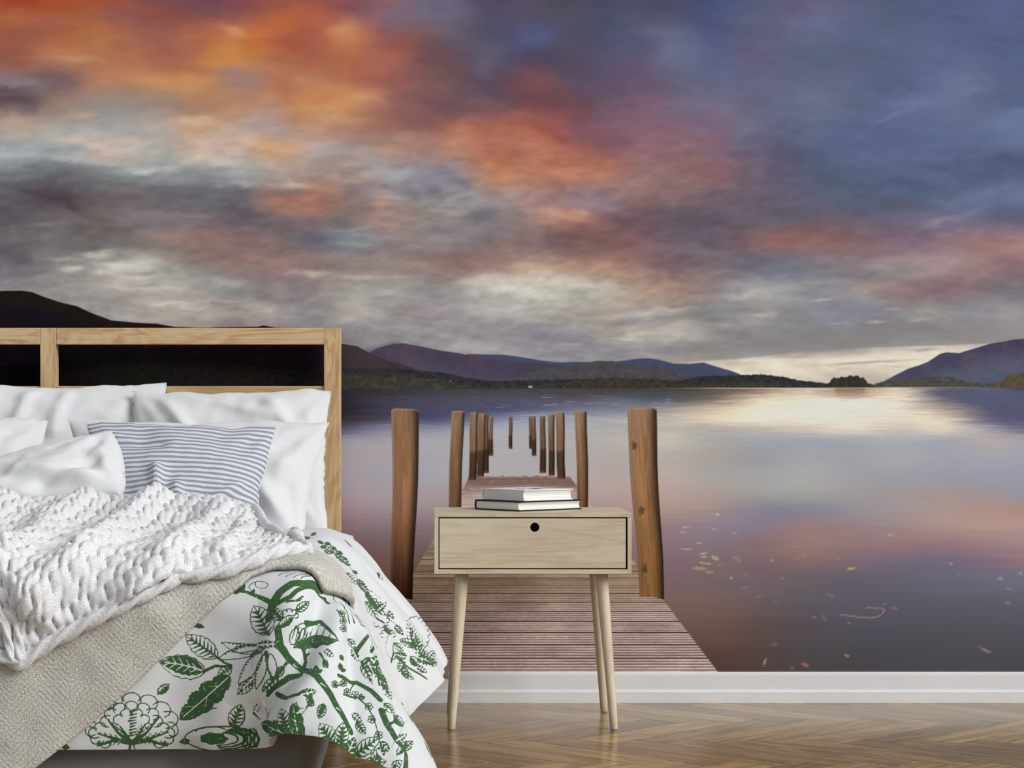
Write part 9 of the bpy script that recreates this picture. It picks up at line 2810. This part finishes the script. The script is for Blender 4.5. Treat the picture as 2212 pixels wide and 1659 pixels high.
def print_mat():
    m, nt, b = new_mat('printed_cotton'); L = nt.links.new
    at = N(nt, 'ShaderNodeAttribute', _attribute_name='ink'); tc = N(nt, 'ShaderNodeTexCoord')
    no = N(nt, 'ShaderNodeTexNoise', Scale=260.0, Detail=3.0); L(tc.outputs['Object'], no.inputs['Vector'])
    ns_ = N(nt, 'ShaderNodeMath', _operation='MULTIPLY_ADD'); L(no.outputs['Fac'], ns_.inputs[0]); ns_.inputs[1].default_value = .0012; ns_.inputs[2].default_value = -.0006
    ad = N(nt, 'ShaderNodeMath', _operation='ADD'); L(at.outputs['Fac'], ad.inputs[0]); L(ns_.outputs[0], ad.inputs[1])
    mr = N(nt, 'ShaderNodeMapRange', _interpolation_type='SMOOTHSTEP'); mr.inputs['From Min'].default_value = -.0003; mr.inputs['From Max'].default_value = .0004; L(ad.outputs[0], mr.inputs['Value'])
    # worn block print: flecks inside large ink areas
    n2 = N(nt, 'ShaderNodeTexNoise', Scale=190.0, Detail=4.0, Roughness=.65); L(tc.outputs['Object'], n2.inputs['Vector'])
    fl = ramp(nt, [(.60, (1, 1, 1)), (.66, (.55, .55, .55))]); L(n2.outputs['Fac'], fl.inputs['Fac'])
    mm = N(nt, 'ShaderNodeMath', _operation='MULTIPLY'); L(mr.outputs[0], mm.inputs[0]); L(fl.outputs['Color'], mm.inputs[1])
    mx = nt.nodes.new('ShaderNodeMix'); mx.data_type = 'RGBA'; L(mm.outputs[0], mx.inputs['Factor'])
    mx.inputs['A'].default_value = lin4('#d3d5d6'); mx.inputs['B'].default_value = lin4('#35592f')
    L(mx.outputs['Result'], b.inputs['Base Color']); b.inputs['Roughness'].default_value = .8; b.inputs['Specular IOR Level'].default_value = .2; b.inputs['Sheen Weight'].default_value = .1
    n3 = N(nt, 'ShaderNodeTexNoise', Scale=900.0); L(tc.outputs['Object'], n3.inputs['Vector'])
    bp = N(nt, 'ShaderNodeBump', Strength=.12, Distance=.001); L(n3.outputs['Fac'], bp.inputs['Height']); L(bp.outputs['Normal'], b.inputs['Normal'])
    return m
tag(link('duvet', me, print_mat()), 'white duvet with green botanical print hanging over the foot of the bed', 'duvet')

# -- woven beige throw under the knitted blanket
def throw_mat():
    m, nt, b = new_mat('woven_beige'); L = nt.links.new
    at = N(nt, 'ShaderNodeAttribute', _attribute_name='cloth'); 
    sp = N(nt, 'ShaderNodeSeparateXYZ'); L(at.outputs['Vector'], sp.inputs[0])
    # herringbone ribs: direction flips in bands
    pp = N(nt, 'ShaderNodeMath', _operation='PINGPONG'); pp.inputs[1].default_value = .05; L(sp.outputs['X'], pp.inputs[0])
    s1 = N(nt, 'ShaderNodeMath', _operation='ADD'); L(pp.outputs[0], s1.inputs[0]); L(sp.outputs['Y'], s1.inputs[1])
    k1 = N(nt, 'ShaderNodeMath', _operation='MULTIPLY'); k1.inputs[1].default_value = 2*math.pi/.011; L(s1.outputs[0], k1.inputs[0])
    sn = N(nt, 'ShaderNodeMath', _operation='SINE'); L(k1.outputs[0], sn.inputs[0])
    no = N(nt, 'ShaderNodeTexNoise', Scale=230.0, Detail=3.0, Roughness=.7); L(at.outputs['Vector'], no.inputs['Vector'])
    h = N(nt, 'ShaderNodeMath', _operation='MULTIPLY_ADD'); L(sn.outputs[0], h.inputs[0]); h.inputs[1].default_value = .055; L(no.outputs['Fac'], h.inputs[2])
    rp = ramp(nt, [(.2, lin('#a29f96')), (.72, lin('#dedbd3'))]); L(h.outputs[0], rp.inputs['Fac']); L(rp.outputs['Color'], b.inputs['Base Color'])
    b.inputs['Roughness'].default_value = .95; b.inputs['Specular IOR Level'].default_value = .1
    bp = N(nt, 'ShaderNodeBump', Strength=1.0, Distance=.004); L(h.outputs[0], bp.inputs['Height']); L(bp.outputs['Normal'], b.inputs['Normal'])
    return m
TH_HEAD = [(-.112, -2.03), (-.15, -1.98), (-.186, -1.945), (-.25, -1.925), (-.5, -1.90), (-1.2, -1.88), (-1.85, -1.85)]
TH_FOOT = [(-.132, -2.105), (-.156, -2.135), (-.195, -2.155), (-.23, -2.162), (-.28, -2.158), (-.324, -2.175), (-.343, -2.196), (-.385, -2.225), (-.442, -2.28), (-.525, -2.362), (-.607, -2.437), (-.688, -2.502), (-.709, -2.518), (-.80, -2.57), (-1.0, -2.62), (-1.85, -2.62)]
def cloth_patch(name, head, foot, n_p, n_q, off_fn, mat, thick=.006, under=True):
    G = curve_grid(head, foot, n_p, n_q); A, B = G[..., 0], G[..., 1]
    P, Q = np.meshgrid(np.linspace(0, 1, n_p), np.linspace(0, 1, n_q))
    o = off_fn(A, B, P, Q); x, y, z = drape(A, B, o); x2, y2, z2 = drape(A, B, o-thick)
    V = np.concatenate([np.stack([x, y, z], -1).reshape(-1, 3), np.stack([x2, y2, z2], -1).reshape(-1, 3)]); n = n_p*n_q
    ring = [(0, i) for i in range(n_p)]+[(j, n_p-1) for j in range(1, n_q)]+[(n_q-1, i) for i in range(n_p-2, -1, -1)]+[(j, 0) for j in range(n_q-2, 0, -1)]
    r = np.array([j*n_p+i for j, i in ring]); r2 = np.roll(r, -1)
    F = np.concatenate([grid_faces(n_q, n_p, 0, True)]+([grid_faces(n_q, n_p, n)] if under else [])+[np.stack([r, r2, r2+n, r+n], -1)])
    me = mesh_from(name, V, F)
    a = me.attributes.new('cloth', 'FLOAT_VECTOR', 'POINT'); cl = np.stack([A, B, np.zeros_like(A)], -1).reshape(-1, 3); a.data.foreach_set('vector', np.tile(cl, (2, 1)).astype(np.float32).ravel())
    return link(name, me, mat), (x, y, z)
def throw_off(A, B, P, Q):
    e = np.minimum(np.minimum(Q, 1-Q)*.3, P*1.7)
    return .010+.004*fbm(A*16, B*16, 81, 2)+.006*(1-np.exp(-e/.012))+.012*np.exp(-((A+.21)/.07)**2)*np.exp(-((B+2.10)/.05)**2)
th, _ = cloth_patch('throw_blanket', TH_HEAD, TH_FOOT, 330, 110, throw_off, throw_mat(), .009)
tag(th, 'beige woven throw lying under the chunky knitted blanket', 'throw')

# -- chunky white knitted blanket
KN_HEAD = [(-.435, -.90), (-.60, -.90), (-.83, -.93), (-1.0, -.96), (-1.65, -1.0)]
KN_FOOT = [(-.240, -2.06), (-.283, -2.135), (-.308, -2.160), (-.361, -2.180), (-.418, -2.188), (-.455, -2.190), (-.475, -2.202), (-.523, -2.223), (-.605, -2.254), (-.688, -2.299), (-.733, -2.332), (-.77, -2.318), (-.85, -2.29), (-1.0, -2.25), (-1.65, -2.22)]
NP_, NQ_, CELL = 420, 360, .033
LP, LQ = 1.42, 1.27
KN_FOLDS = [([(-.79, -2.16), (-.772, -1.92), (-.82, -1.4), (-.80, -1.05)], .040, .030), ([(-.72, -2.23), (-.645, -2.17), (-.624, -2.05), (-.66, -1.45), (-.64, -1.05)], .036, .034),
    ([(-.522, -2.217), (-.484, -2.184), (-.46, -2.12), (-.466, -1.7), (-.48, -1.2)], .036, .030), ([(-.385, -2.14), (-.379, -1.78), (-.42, -1.25)], .022, .018), ([(-.58, -2.10), (-.575, -1.6), (-.55, -1.3)], .02, -.012),
    ([(-.742, -2.211), (-.699, -2.231), (-.685, -2.251)], .02, .014), ([(-.90, -2.1), (-.95, -1.6), (-.98, -1.1)], .045, .03)]
def knit_off(A, B, P, Q):
    s, t = P*LP/CELL, np.minimum(Q, .76)*LQ/.085+np.maximum(0, Q-.76)*LQ/.023
    s = s+.18*fbm(A*9, B*9, 91, 2); t = t+.18*fbm(A*9+4, B*9, 93, 2)
    cj = np.floor(t); s = s+.5*(cj % 2); ci = np.floor(s); fs, ft = s-ci-.5, t-cj-.5
    rv = _h2(ci.astype(np.int64), cj.astype(np.int64), 5)
    fs = fs+.28*ft*np.where(cj % 2 > 0, 1, -1)
    lump = np.clip(1-np.abs(fs*1.98)**3.2, 0, 1)**.5*np.clip(1-np.abs(ft*2)**3.0, 0, 1)**.5*(.85+.3*rv)
    lump = lump-.18*np.exp(-(fs/.08)**2)*(rv > .35)
    big = 0
    for pts, w, am in KN_FOLDS: big = big+ridge(A, B, pts, w, am)
    big = big+.010*fbm(A*6, B*6, 97, 3)
    return .022+np.maximum(big, -.004)+.0145*lump+.0012*fbm(A*160, B*160, 99, 2)
def knit_mat():
    m, nt, b = new_mat('white_knit'); L = nt.links.new
    at = N(nt, 'ShaderNodeAttribute', _attribute_name='cloth')
    no = N(nt, 'ShaderNodeTexNoise', Scale=650.0, Detail=2.0); L(at.outputs['Vector'], no.inputs['Vector'])
    rp = ramp(nt, [(.3, lin('#bcbdbe')), (.62, lin('#efeff0'))]); L(no.outputs['Fac'], rp.inputs['Fac']); L(rp.outputs['Color'], b.inputs['Base Color'])
    b.inputs['Roughness'].default_value = .95; b.inputs['Specular IOR Level'].default_value = .1
    bp = N(nt, 'ShaderNodeBump', Strength=.8, Distance=.0015); L(no.outputs['Fac'], bp.inputs['Height']); L(bp.outputs['Normal'], b.inputs['Normal'])
    return m
M_knit = knit_mat()
kn, (kx, ky, kz) = cloth_patch('knitted_blanket', KN_HEAD, KN_FOOT, NP_, NQ_, knit_off, M_knit, .012, False)
tag(kn, 'chunky white knitted blanket with basket-weave stitches spread over the bed', 'blanket')
def rope(pts_flat, off, r, name='rope_edging', pitch=.034):
    P = resample(pts_flat, .003); x, y, z = drape(P[:, 0], P[:, 1], off); V, F = tube(np.stack([x, y, z], 1), r, 14, (3, pitch*1.5, .5))
    me = mesh_from(name, V, F); a = me.attributes.new('cloth', 'FLOAT_VECTOR', 'POINT'); a.data.foreach_set('vector', V.astype(np.float32).ravel())
    return link(name, me, M_knit, kn)
rope(KN_FOOT[:13], .030, .0145)
rope([KN_HEAD[0], (-.37, -1.3), (-.31, -1.68), KN_FOOT[0]], .030, .0145)
rope([(-.733, -2.332), (-.738, -2.25), (-.72, -2.17)], .036, .0105)
rope([(-.80, -2.20), (-.76, -2.26), (-.745, -2.33)], .040, .009)
